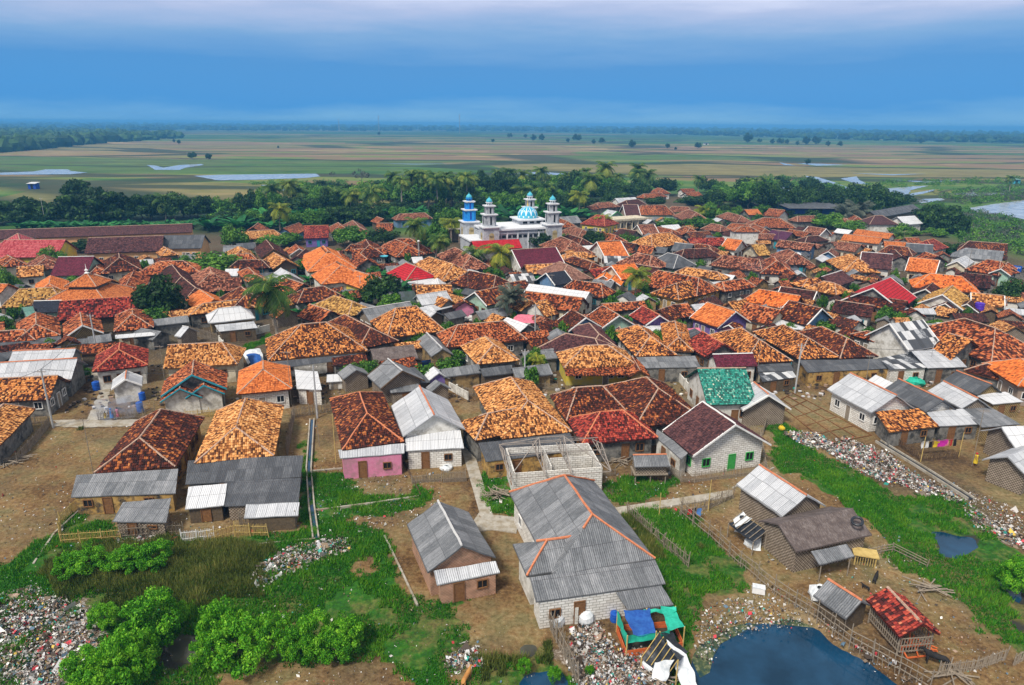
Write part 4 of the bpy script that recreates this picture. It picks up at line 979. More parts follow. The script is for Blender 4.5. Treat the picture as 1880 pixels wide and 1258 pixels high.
# ---------------- ground ----------------
def poly_mask(X, Y, pts):
    pts = [(p.x, p.y) for p in pts]; inside = np.zeros(X.shape, bool); n = len(pts); j = n-1
    for i in range(n):
        xi, yi = pts[i]; xj, yj = pts[j]
        if yi != yj:
            c = ((yi > Y) != (yj > Y)) & (X < (xj-xi)*(Y-yi)/(yj-yi)+xi); inside ^= c
        j = i
    return inside
def pxpoly(l): return [P(x, y, 0) for x, y in l]
GRASS = [
 [(1400,790),(1440,775),(1500,830),(1575,868),(1625,905),(1740,905),(1795,940),(1805,985),(1880,1015),(1960,1060),(1960,1300),(1880,1212),(1830,1170),(1760,1118),(1690,1062),(1645,1022),(1610,990),(1560,930),(1480,880)],
 [(1148,948),(1180,932),(1255,940),(1290,985),(1378,1060),(1385,1092),(1280,1112),(1262,1140),(1300,1300),(1240,1300),(1225,1110),(1195,1020)],
 [(872,875),(940,870),(945,945),(905,945),(885,920)], [(1100,880),(1160,872),(1245,888),(1200,915),(1130,925)],
 [(578,862),(690,865),(745,900),(770,890),(800,900),(790,935),(700,945),(650,935),(640,950),(700,985),(735,1090),(850,1095),(850,1175),(830,1300),(-100,1300),(-100,1090),(20,1030),(120,950),(240,985),(560,985),(550,850),(560,780)],
 [(1410,830),(1440,800),(1480,830),(1500,860),(1440,880)], [(440,636),(500,610),(505,620),(470,640),(445,650)],
 [(860,1225),(1000,1175),(1040,1215),(1060,1300),(840,1300)]]
OLIVE = [[(100,1020),(310,990),(440,990),(520,1000),(480,1060),(460,1100),(330,1110),(220,1115),(120,1090),(90,1060)],
 [(840,1215),(1000,1165),(1060,1215),(900,1240)], [(1200,1030),(1150,950),(1175,955),(1230,1030)]]
DIRT = [[(400,1300),(420,1235),(560,1205),(700,1178),(722,1210),(760,1245),(770,1300)], [(850,1100),(990,1095),(1010,1150),(990,1200),(900,1195),(855,1160)],
 [(680,945),(760,925),(800,915),(830,880),(860,880),(880,960),(990,1010),(1000,1090),(930,1100),(800,1110),(750,1090),(715,1010)], [(630,850),(740,870),(760,905),(690,905),(640,880)],
 [(1290,950),(1350,930),(1420,960),(1470,1040),(1600,1030),(1640,1050),(1700,1090),(1770,1140),(1890,1250),(1800,1300),(1560,1110),(1420,1050),(1310,990)], [(540,880),(600,890),(590,900)],
 [(640,1035),(690,1030),(700,1055),(650,1060)]]
LITTER = [[(-60,1105),(60,1085),(130,1110),(185,1140),(180,1190),(120,1230),(100,1300),(-60,1300)], [(470,1050),(540,1005),(635,990),(640,1008),(560,1040),(480,1075)],
 [(1505,818),(1560,808),(1625,835),(1690,880),(1765,916),(1750,922),(1650,890),(1600,878),(1545,848)], [(1440,795),(1500,800),(1540,830),(1480,820)],
 [(1045,1160),(1090,1140),(1135,1200),(1190,1200),(1230,1270),(1060,1270)], [(820,1210),(870,1195),(885,1220),(830,1228)],
 [(1270,1120),(1380,1085),(1420,1100),(1470,1130),(1380,1150),(1320,1165),(1300,1220),(1275,1190)], [(1770,930),(1880,985),(1880,1010),(1800,975)], [(200,985),(330,985),(335,998),(230,1002)]]
WET = [[(1720,980),(1780,975),(1790,1010),(1730,1030)], [(1820,1060),(1860,1075),(1890,1110),(1860,1110)], [(290,1175),(375,1165),(380,1210),(300,1222)], [(1860,1140),(1890,1150),(1890,1180)]]
POND = [[(1283,1300),(1275,1215),(1300,1180),(1330,1150),(1400,1140),(1450,1128),(1480,1142),(1530,1180),(1600,1225),(1660,1262),(1700,1300)],
        [(955,1262),(965,1238),(1000,1228),(1030,1245),(1035,1300),(955,1300)], [(952,1180),(975,1172),(995,1182),(990,1195),(962,1196)]]
VILLAGE = [(-700,640),(-300,460),(0,434),(350,425),(410,438),(500,428),(620,425),(690,432),(830,425),(860,440),(1020,425),(1060,395),(1160,372),(1230,362),(1300,368),(1420,395),(1560,400),(1690,405),(1690,430),(1760,440),(1880,462),(2100,560),(2300,900),(2300,1400),(-700,1400)]
def axis(lo, hi, fine, far):
    a = list(np.arange(lo, hi, fine)); s = fine; p = hi
    while p < far: a.append(p); s *= 1.12; p += s
    a.append(far); return a
ys = np.array([-4000, -1500, -500, -100, -20, 10, 22]+axis(28, 120, .55, 30000)); xp = axis(0, 62, .55, 30000)
xs = np.array([-v for v in xp[::-1][:-1]]+xp)
GX, GY = np.meshgrid(xs, ys)
def vnoise(X, Y, s, seed=0):
    r = np.random.RandomState(seed); T = r.rand(256, 256)
    x = X/s; y = Y/s; xi = np.floor(x).astype(int); yi = np.floor(y).astype(int); fx = x-xi; fy = y-yi; fx = fx*fx*(3-2*fx); fy = fy*fy*(3-2*fy)
    g = lambda a, b: T[a % 256, b % 256]
    return (g(xi, yi)*(1-fx)+g(xi+1, yi)*fx)*(1-fy)+(g(xi, yi+1)*(1-fx)+g(xi+1, yi+1)*fx)*fy
wobX = (vnoise(GX, GY, 2.2, 1)-.5)*2.4+(vnoise(GX, GY, .8, 5)-.5)*1.0; wobY = (vnoise(GX, GY, 2.2, 2)-.5)*2.4+(vnoise(GX, GY, .8, 6)-.5)*1.0
def masks(polys, w=1.0):
    m = np.zeros(GX.shape, bool)
    for p in polys: m |= poly_mask(GX+wobX*w, GY+wobY*w, pxpoly(p))
    return m.astype(float)
def blur(m, n=1):
    for _ in range(n):
        q = m.copy(); q[1:-1, 1:-1] = (m[1:-1, 1:-1]*2+m[:-2, 1:-1]+m[2:, 1:-1]+m[1:-1, :-2]+m[1:-1, 2:])/6; m = q
    return m
mg, mo, md, ml, mw, mp_ = masks(GRASS), masks(OLIVE), masks(DIRT), masks(LITTER[:6]+LITTER[7:]), masks(WET, .6), masks(POND, .4)
mv = masks([VILLAGE], 3)
mg = mg*(1-md); mo = mo*(1-md)
pondb = blur(mp_, 2); wetb = blur(mw, 1)
GZ = (vnoise(GX, GY, 3, 3)-.5)*.12*mv+(vnoise(GX, GY, 1.1, 4)-.5)*.35*blur(mg, 1)*(GY < 125)-pondb*1.1-wetb*.28
GZ = np.where(GY > 400, 0, GZ)
me = bpy.data.meshes.new('ground'); ny, nx = GX.shape
vs = np.stack([GX, GY, GZ], -1).reshape(-1, 3)
ii = np.arange(ny*nx).reshape(ny, nx); fs = np.stack([ii[:-1, :-1], ii[:-1, 1:], ii[1:, 1:], ii[1:, :-1]], -1).reshape(-1, 4)
me.vertices.add(len(vs)); me.vertices.foreach_set('co', vs.astype(np.float32).ravel())
me.loops.add(fs.size); me.loops.foreach_set('vertex_index', fs.astype(np.int32).ravel())
me.polygons.add(len(fs)); me.polygons.foreach_set('loop_start', (np.arange(len(fs))*4).astype(np.int32)); me.polygons.foreach_set('use_smooth', np.ones(len(fs), bool))
me.update(calc_edges=True); me.validate()
for nm, a in (('m_grass', blur(mg, 1)), ('m_olive', blur(mo, 1)), ('m_litter', blur(ml, 1)), ('m_wet', np.maximum(wetb, pondb)), ('m_village', blur(mv, 1))):
    at = me.attributes.new(nm, 'FLOAT', 'POINT'); at.data.foreach_set('value', a.astype(np.float32).ravel())
def ground_mat():
    m, N, L, b = newmat('ground', .95)
    tc = N.new('ShaderNodeTexCoord'); P_ = tc.outputs['Object']
    def A(n):
        a = N.new('ShaderNodeAttribute'); a.attribute_name = n; return a.outputs['Fac']
    nbig = nnoise(N, L, P_, .09, 4); nmid = nnoise(N, L, P_, .5, 6, .7); nfine = nnoise(N, L, P_, 2.6, 6, .75); nsp = nnoise(N, L, P_, 7, 3, .7)
    soil = nramp(N, L, nmath(N, L, 'MULTIPLY_ADD', nbig, .5, nmath(N, L, 'MULTIPLY_ADD', nfine, .35, nmath(N, L, 'MULTIPLY', nmid, .25))), [(.41, (.035,.019,.009)), (.49, (.13,.073,.028)), (.56, (.25,.155,.068)), (.68, (.44,.33,.19))])
    # scuffed dry grass over soil on the open ground
    dry = nramp(N, L, nmath(N, L, 'ADD', nmath(N, L, 'MULTIPLY', nmid, .6), nmath(N, L, 'MULTIPLY', nbig, .5)), [(.50, (0,0,0)), (.64, (.75,.75,.75))])
    soil = nmix(N, L, dry, soil, nramp(N, L, nfine, [(.35, (.04,.045,.012)), (.65, (.15,.14,.055))]))
    pat = nnoise(N, L, P_, .055, 5, .65); soil = nmix(N, L, nramp(N, L, pat, [(.36, (.75,.75,.75)), (.50, (0,0,0))]), soil, nramp(N, L, nfine, [(.35, (.03,.02,.012)), (.65, (.12,.085,.05))])); soil = nmix(N, L, nramp(N, L, pat, [(.54, (0,0,0)), (.68, (.6,.6,.6))]), soil, nramp(N, L, nfine, [(.35, (.17,.13,.08)), (.65, (.36,.30,.2))]))
    spk = nramp(N, L, nsp, [(.66, (0,0,0)), (.72, (.8,.8,.8))])
    soil = nmix(N, L, spk, soil, (.50,.46,.38))
    spY = N.new('ShaderNodeSeparateXYZ'); L.new(P_, spY.inputs[0]); yard = nramp(N, L, nmath(N, L, 'DIVIDE', nmath(N, L, 'MULTIPLY_ADD', nbig, 30.0, spY.outputs[1]), 200.0), [(.50, (0,0,0)), (.62, (.8,.8,.8))])
    soil = nmix(N, L, yard, soil, nramp(N, L, nfine, [(.35, (.025,.02,.015)), (.55, (.075,.058,.04)), (.7, (.18,.15,.11))]))
    grass = nramp(N, L, nmath(N, L, 'MULTIPLY_ADD', nfine, .6, nmath(N, L, 'MULTIPLY', nmid, .4)), [(.34, (.008,.03,.004)), (.5, (.02,.105,.006)), (.66, (.06,.19,.012))])
    gb = nramp(N, L, nmath(N, L, 'MULTIPLY_ADD', nmid, .5, nmath(N, L, 'MULTIPLY', nbig, .5)), [(.47, (0,0,0)), (.58, (.9,.9,.9))])
    grass2 = nmix(N, L, gb, grass, nramp(N, L, nfine, [(.35, (.05,.045,.015)), (.65, (.20,.16,.06))]))
    olive = nramp(N, L, nfine, [(.35, (.035,.04,.012)), (.6, (.15,.14,.04))])
    edge = lambda a, w=.5: nmath(N, L, 'SMOOTH_MIN', 1.0, nmath(N, L, 'MAXIMUM', 0.0, nmath(N, L, 'MULTIPLY', nmath(N, L, 'SUBTRACT', nmath(N, L, 'ADD', a, nmath(N, L, 'MULTIPLY', nmath(N, L, 'SUBTRACT', nfine, .5), 1.2)), .42), 6.0)), .01)
    c = nmix(N, L, edge(A('m_grass')), soil, grass2); c = nmix(N, L, edge(A('m_olive')), c, olive)
    lit = nramp(N, L, nnoise(N, L, P_, 5, 4, .8), [(.3, (.06,.045,.03)), (.5, (.16,.12,.085)), (.64, (.42,.38,.34))])
    c = nmix(N, L, edge(A('m_litter')), c, lit); c = nmix(N, L, edge(A('m_wet')), c, (.035,.035,.03))
    # ---- plain beyond the village
    sp = N.new('ShaderNodeSeparateXYZ'); L.new(P_, sp.inputs[0]); Y = sp.outputs[1]
    mp = N.new('ShaderNodeMapping'); mp.inputs['Scale'].default_value = (.5, 1.0, 1); mp.inputs['Rotation'].default_value = (0, 0, .12); L.new(P_, mp.inputs[0])
    vo = N.new('ShaderNodeTexVoronoi'); vo.inputs['Scale'].default_value = .022; vo.inputs['Randomness'].default_value = .75; vo.distance = 'CHEBYCHEV'; L.new(mp.outputs[0], vo.inputs['Vector'])
    vs_ = N.new('ShaderNodeSeparateColor'); L.new(vo.outputs['Color'], vs_.inputs[0])
    nf = nnoise(N, L, mp.outputs[0], .006, 5, .6); nfd = nnoise(N, L, mp.outputs[0], .035, 9, .8)
    fs_ = nmath(N, L, 'MULTIPLY_ADD', vs_.outputs[0], .26, nmath(N, L, 'MULTIPLY_ADD', nf, .45, nmath(N, L, 'MULTIPLY', nfd, .62)))
    # more green close to the village and again far away
    near_g = nramp(N, L, nmath(N, L, 'DIVIDE', Y, 3000.0), [(.10, (.30,.30,.30)), (.19, (.05,.05,.05)), (.30, (0,0,0)), (.42, (.0,.0,.0)), (.55, (.25,.25,.25)), (.9, (.35,.35,.35))])
    fs_ = nmath(N, L, 'SUBTRACT', fs_, near_g)
    field = nramp(N, L, fs_, [(.26, (.018,.060,.010)), (.43, (.05,.13,.018)), (.53, (.15,.19,.04)), (.61, (.17,.14,.055)), (.70, (.20,.125,.075)), (.86, (.32,.26,.11))])
    mq = N.new('ShaderNodeMapping'); mq.inputs['Scale'].default_value = (.22, 1.0, 1); mq.inputs['Rotation'].default_value = (0, 0, -.05); L.new(P_, mq.inputs[0]); wq = nnoise(N, L, P_, .004, 3); mqa = N.new('ShaderNodeVectorMath'); mqa.operation = 'ADD'; L.new(mq.outputs[0], mqa.inputs[0]); cq = N.new('ShaderNodeCombineXYZ'); L.new(nmath(N, L, 'MULTIPLY', wq, 160.0), cq.inputs[1]); L.new(cq.outputs[0], mqa.inputs[1])
    vq = N.new('ShaderNodeTexVoronoi'); vq.inputs['Scale'].default_value = .0085; vq.feature = 'F1'; vq.distance = 'CHEBYCHEV'; L.new(mqa.outputs[0], vq.inputs['Vector']); vc = N.new('ShaderNodeSeparateColor'); L.new(vq.outputs['Color'], vc.inputs[0])
    ve = N.new('ShaderNodeTexVoronoi'); ve.inputs['Scale'].default_value = .0085; ve.feature = 'DISTANCE_TO_EDGE'; L.new(mqa.outputs[0], ve.inputs['Vector'])
    field = nmix(N, L, nramp(N, L, vc.outputs[0], [(.55, (0,0,0)), (.56, (.75,.75,.75)), (.80, (.75,.75,.75)), (.81, (0,0,0))], True), field, nramp(N, L, nfd, [(.4, (.015,.065,.012)), (.6, (.05,.15,.02))]))
    field = nmix(N, L, nramp(N, L, vc.outputs[1], [(.70, (0,0,0)), (.71, (.6,.6,.6))], True), field, nramp(N, L, nfd, [(.4, (.16,.12,.05)), (.6, (.30,.22,.10))]))
    field = nmix(N, L, nramp(N, L, ve.outputs['Distance'], [(.035, (.85,.85,.85)), (.07, (0,0,0))]), field, (.018,.035,.014))
    bund = nramp(N, L, nmath(N, L, 'SUBTRACT', vo.outputs['Distance'], .0), [(.70, (0,0,0)), (.80, (.6,.6,.6))])
    field = nmix(N, L, bund, field, (.03,.045,.015))
    c = nmix(N, L, nmath(N, L, 'SUBTRACT', 1.0, A('m_village')), c, field)
    L.new(c, b.inputs['Base Color'])
    hb = nmath(N, L, 'MULTIPLY_ADD', nsp, .4, nfine); bump(N, L, b, hb, .8, .12)
    MATS['ground'] = m
ground_mat()
g = link('ground', me, None, 'ground'); tag(g, kind='structure')

def flat_poly(name, polys, z, mat, th=.0, wob=0.0, kind='structure'):
    bm = bmesh.new()
    for pl in polys:
        pts = [P(x, y, z) for x, y in pl]
        if wob:
            out = []
            for a, b in zip(pts, pts[1:]+pts[:1]):
                n = max(1, int((b-a).length/(wob*2.2)))
                for i in range(n):
                    q = a.lerp(b, i/n); k = mnoise.noise_vector(q*.7/wob); out.append(q+Vector((k.x*wob, k.y*wob, 0)))
            pts = out
        vs = [bm.verts.new(p) for p in pts]; f = bm.faces.new(vs)
        f.normal_update()
        if f.normal.z < 0: f.normal_flip()
        if th:
            r = bmesh.ops.extrude_face_region(bm, geom=[f]); nv = [e for e in r['geom'] if isinstance(e, bmesh.types.BMVert)]
            for v in nv: v.co.z -= th
    bmesh.ops.triangulate(bm, faces=bm.faces[:]); bmesh.ops.recalc_face_normals(bm, faces=bm.faces[:])
    me = bpy.data.meshes.new(name); bm.to_mesh(me); bm.free()
    o = link(name, me, None, mat); tag(o, kind=kind); return o
def water_mat(key, c, rough, bs=.03):
    m, N, L, b = newmat(key, rough); b.inputs['Base Color'].default_value = (*c, 1); b.inputs['Specular IOR Level'].default_value = .28
    tc = N.new('ShaderNodeTexCoord'); n = nnoise(N, L, tc.outputs['Object'], 2.5, 3); bump(N, L, b, n, .15, bs); n5 = nnoise(N, L, tc.outputs['Object'], .22, 4, .6); L.new(nramp(N, L, n5, [(.35, tuple(v*.55 for v in c)), (.7, tuple(min(1, v*1.25+.008) for v in c))]), b.inputs['Base Color']); MATS[key] = m
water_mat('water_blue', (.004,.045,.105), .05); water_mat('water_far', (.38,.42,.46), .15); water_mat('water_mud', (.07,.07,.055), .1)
def scum_mat():
    m, N, L, b = newmat('pond_scum', .6); tc = N.new('ShaderNodeTexCoord'); n = nnoise(N, L, tc.outputs['Object'], 1.6, 6, .75)
    L.new(nramp(N, L, n, [(.38, (.012,.045,.05)), (.5, (.06,.085,.035)), (.62, (.20,.21,.12))]), b.inputs['Base Color']); MATS['pond_scum'] = m
scum_mat()
def rect_water(name, pl, z, mat):
    pts = [P(x, y, z) for x, y in pl]; x0 = min(p.x for p in pts)-1.2; x1 = max(p.x for p in pts)+1.2; y0 = min(p.y for p in pts)-1.2; y1 = max(p.y for p in pts)+1.2
    M = MB(); M.quad_auto([(x0, y0, z), (x1, y0, z), (x1, y1, z), (x0, y1, z)]); tag(M.build(name, mat), kind='structure')
rect_water('pond_water', POND[0], -.33, 'water_blue'); rect_water('pond_water', POND[1], -.33, 'water_blue'); rect_water('puddle_water', POND[2], -.36, 'water_mud')
for w_ in WET[:2]+WET[3:]: rect_water('marsh_water', w_, -.17, 'water_blue')
rect_water('puddle_water', WET[2], -.16, 'water_mud')
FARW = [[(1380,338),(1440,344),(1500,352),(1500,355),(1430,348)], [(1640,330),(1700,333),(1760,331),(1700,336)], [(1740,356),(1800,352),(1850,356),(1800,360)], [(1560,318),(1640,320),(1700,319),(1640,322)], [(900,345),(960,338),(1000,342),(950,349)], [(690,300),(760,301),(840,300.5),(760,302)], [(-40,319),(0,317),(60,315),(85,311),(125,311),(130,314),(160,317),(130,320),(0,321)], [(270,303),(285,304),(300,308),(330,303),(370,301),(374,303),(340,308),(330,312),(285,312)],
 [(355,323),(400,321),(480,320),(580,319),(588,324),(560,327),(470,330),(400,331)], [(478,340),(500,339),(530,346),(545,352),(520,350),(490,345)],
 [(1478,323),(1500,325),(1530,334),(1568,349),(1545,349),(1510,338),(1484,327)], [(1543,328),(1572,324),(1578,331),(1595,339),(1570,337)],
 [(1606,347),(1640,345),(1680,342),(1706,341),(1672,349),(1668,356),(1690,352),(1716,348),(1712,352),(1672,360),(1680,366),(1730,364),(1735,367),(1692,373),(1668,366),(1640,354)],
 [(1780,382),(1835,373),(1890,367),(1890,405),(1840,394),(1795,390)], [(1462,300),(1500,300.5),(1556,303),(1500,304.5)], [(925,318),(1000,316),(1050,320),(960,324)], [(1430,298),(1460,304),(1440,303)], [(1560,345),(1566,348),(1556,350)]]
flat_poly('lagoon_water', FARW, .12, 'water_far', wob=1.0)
# concrete paths
flat_poly('concrete_path', [[(846,820),(868,822),(905,945),(952,950),(948,978),(905,972),(880,975),(868,958),(880,940)]], .10, 'concrete', th=.2)
flat_poly('concrete_path', [[(1128,932),(1345,899),(1345,911),(1134,944)]], .10, 'concrete', th=.2)
flat_poly('lane', [[(95,770),(165,770),(180,700),(150,660),(165,650),(195,705),(185,765),(260,775),(262,783),(95,782)]], .012, 'concrete', wob=.2) if False else None
flat_poly('pond_scum', [[(1276,1190),(1290,1150),(1330,1120),(1400,1098),(1470,1120),(1500,1150),(1450,1150),(1400,1148),(1350,1162),(1318,1178),(1300,1230),(1278,1240)]], -.322, 'pond_scum', wob=.5)
flat_poly('dust_path', [[(150,655),(166,650),(205,700),(196,765),(270,772),(268,782),(150,785),(95,783),(96,772),(160,770),(183,720)]], .03, 'concrete', wob=.25)
# ---------------- vegetation ----------------
def mesh_np(name, V, k, var, mat):
    n = len(V)//k; me = bpy.data.meshes.new(name)
    me.vertices.add(n*k); me.vertices.foreach_set('co', V.astype(np.float32).ravel())
    me.loops.add(n*k); me.loops.foreach_set('vertex_index', np.arange(n*k, dtype=np.int32))
    me.polygons.add(n); me.polygons.foreach_set('loop_start', (np.arange(n)*k).astype(np.int32))
    a = me.attributes.new('var', 'FLOAT', 'FACE'); a.data.foreach_set('value', var.astype(np.float32))
    me.update(calc_edges=True); me.materials.append(MATS[mat]); return me
def rvec(R, n):
    v = R.normal(size=(n, 3)); return v/np.linalg.norm(v, axis=1)[:, None]
def leaf_quads(R, C, Nrm, size, asp=.55, jit=.6):
    n = len(C); nn = Nrm+R.normal(size=(n, 3))*jit; nn /= np.linalg.norm(nn, axis=1)[:, None]
    a = rvec(R, n); u = np.cross(nn, a); u /= np.linalg.norm(u, axis=1)[:, None]; v = np.cross(nn, u)
    s = np.asarray(size)*(.6+.8*R.rand(n))[:, None]
    return np.stack([C-u*s, C-v*s*asp, C+u*s, C+v*s*asp], 1).reshape(-1, 3)
def crown_mesh(name, seed, mat, rx=1.0, rz=.8, zc=0.0, nclump=26, nleaf=130, leaf=.07, flat=1.0, cr=(.22, .38), low=-.35):
    R = np.random.RandomState(seed); Vs = []; vr = []
    for i in range(nclump):
        d = rvec(R, 1)[0]; d[2] = abs(d[2]) if R.rand() < .72 else d[2]*abs(low)
        r = R.uniform(.45, .92); c = np.array([d[0]*rx*r, d[1]*rx*r, d[2]*rz*r+zc]); q = R.uniform(*cr)
        N_ = rvec(R, nleaf); N_[:, 2] = N_[:, 2]*.8+.15
        C = c+N_*q*np.array([1, 1, flat])*R.uniform(.7, 1.08, (nleaf, 1))
        Vs.append(leaf_quads(R, C, N_, leaf)); vr.append(np.clip(R.normal(.5+R.normal()*.16, .2, nleaf), 0, 1))
    return mesh_np(name, np.concatenate(Vs), 4, np.concatenate(vr), mat)
def trunk_mesh(seed, h, r, limbs=5, spread=.5):
    R = random.Random(seed); M = MB(); pts = [Vector((0, 0, 0))]
    for i in range(1, 4): pts.append(Vector((R.uniform(-.06, .06)*h, R.uniform(-.06, .06)*h, h*i/3)))
    for i in range(3): M.bar(pts[i], pts[i+1], r*(1-.2*i), r*(1-.2*(i+1)), 7, caps=False)
    for k in range(limbs):
        a = 2*math.pi*k/limbs+R.uniform(-.3, .3); e = pts[-1]+Vector((math.cos(a)*spread, math.sin(a)*spread, R.uniform(.15, .4)))
        M.bar(pts[2].lerp(pts[3], R.random()), e, r*.45, r*.15, 5, caps=False)
    me = M.mesh('trunk'); me.materials.append(MATS['trunk']); return me
def make_palm(seed, kind):
    R = random.Random(seed); lean = R.uniform(-.12, .12); h = 1.0
    T = MB(); pts = [Vector((lean*(t*t), .04*math.sin(t*3), t)) for t in (0, .2, .4, .6, .8, 1.0)]
    for a, b in zip(pts, pts[1:]): T.bar(a, b, .030-.010*a.z, .030-.010*b.z, 6, caps=False)
    tm = T.mesh('trunk'); tm.materials.append(MATS['palm_trunk'])
    V = []; var = []; nf = 26 if kind != 'date' else 34
    for i in range(nf):
        az = i*2.39996+R.uniform(-.2, .2); el0 = R.uniform(-.35, 1.25) if i > 3 else 1.35; Lf = R.uniform(.85, 1.1); p = np.array([0., 0., 0.]); el = el0; S = 12
        dead = R.random() < .12; base = np.clip(.35+.25*math.sin(el0*2)+R.uniform(-.15, .15)+(.35 if el0 < .1 else 0), 0, 1)
        hd = np.array([math.cos(az), math.sin(az), 0]); sd_ = np.array([-math.sin(az), math.cos(az), 0])
        for s in range(S):
            st = Lf/S; q = p+(hd*math.cos(el)+np.array([0, 0, math.sin(el)]))*st
            fw = (q-p)/np.linalg.norm(q-p); upv = np.cross(sd_, fw)
            ll = .34*math.sin(math.pi*min(1, (s+1.2)/(S+1.5)))**.7
            for side in (-1, 1):
                for h_ in (0, .5):
                    b0 = p+(q-p)*h_; d = sd_*side*.80+fw*.45-np.array([0, 0, 1])*(.35+.25*R.random()); d /= np.linalg.norm(d); tip = b0+d*ll*(.85+.3*R.random())
                    wv = fw*.020
                    V += [b0-wv, b0+wv, tip+wv*.3, tip-wv*.3]; var.append(np.clip(base+R.uniform(-.15, .15), 0, 1))
            V += [p-sd_*.008, p+sd_*.008, q+sd_*.007, q-sd_*.007]; var.append(.9)
            p = q; el -= (.15 if kind != 'date' else .1)
    me = mesh_np('crown', np.array(V), 4, np.array(var), {'green': 'leaf_palm', 'yellow': 'leaf_palm_yellow', 'date': 'leaf_grey'}[kind])
    return tm, me, pts[-1]
def make_banana(seed):
    R = random.Random(seed); T = MB(); T.bar((0, 0, 0), (.02, 0, .25), .05, .04, 6, caps=False); tm = T.mesh('trunk'); tm.materials.append(MATS['leaf_banana'])
    V = []; var = []
    for i in range(9):
        az = i*2.4+R.uniform(-.3, .3); el = R.uniform(.7, 1.3); p = np.array([0, 0, .20]); hd = np.array([math.cos(az), math.sin(az), 0]); sd_ = np.array([-math.sin(az), math.cos(az), 0]); S = 6; L_ = R.uniform(.5, .72); b = R.random()*.6+.2
        for s in range(S):
            q = p+(hd*math.cos(el)+np.array([0, 0, math.sin(el)]))*L_/S; w0 = .10*math.sin(math.pi*(s+.3)/(S+.5))+.006; w1 = .10*math.sin(math.pi*min(S-.2, s+1.3)/(S+.5))+.004
            for side in (-1, 1):
                dz = np.array([0, 0, .35]); a = [p, q, q+(sd_*side+dz)*w1, p+(sd_*side+dz)*w0]; V += a if side > 0 else a[::-1]; var.append(np.clip(b+R.uniform(-.1, .1), 0, 1))
            p = q; el -= .17
    return tm, mesh_np('leaves', np.array(V), 4, np.array(var), 'leaf_banana')
CR = {'round': [crown_mesh('crown', s, 'leaf_mid', nclump=30, nleaf=110, leaf=.075) for s in (1, 2, 3)],
      'dark': [crown_mesh('crown', s, 'leaf_dark', nclump=30, nleaf=110, leaf=.075, rz=.85) for s in (4, 5, 6)],
      'rain': [crown_mesh('crown', s, 'leaf_dark', nclump=75, nleaf=130, leaf=.05, rz=.6, flat=.5, cr=(.16, .30), low=.12) for s in (7, 8)],
      'bush': [crown_mesh('foliage', s, 'leaf_bright', nclump=70, nleaf=150, leaf=.034, rz=.85, zc=.2, cr=(.11, .22), low=-.35) for s in (9, 10, 11)],
      'scrub': [crown_mesh('foliage', s, 'leaf_mid', nclump=16, nleaf=60, leaf=.10, rz=.6, zc=.3) for s in (12, 13)],
      'airy': [crown_mesh('crown', s, 'leaf_grey', nclump=18, nleaf=50, leaf=.06, rz=.7, cr=(.12, .25)) for s in (14,)]}
TRK = [trunk_mesh(s, 1.0, .06, 5, .45) for s in (1, 2)]
PALM = {'green': [make_palm(s, 'green') for s in (1, 2, 3)], 'yellow': [make_palm(s, 'yellow') for s in (4, 5)], 'date': [make_palm(6, 'date')]}
BAN = [make_banana(s) for s in (1, 2)]
VEG = []
def inst(name, me, parent, loc=(0, 0, 0), sc=(1, 1, 1), rz=0):
    o = bpy.data.objects.new(name, me); col.objects.link(o); o.parent = parent; o.location = loc; o.scale = sc; o.rotation_euler = (0, 0, rz); return o
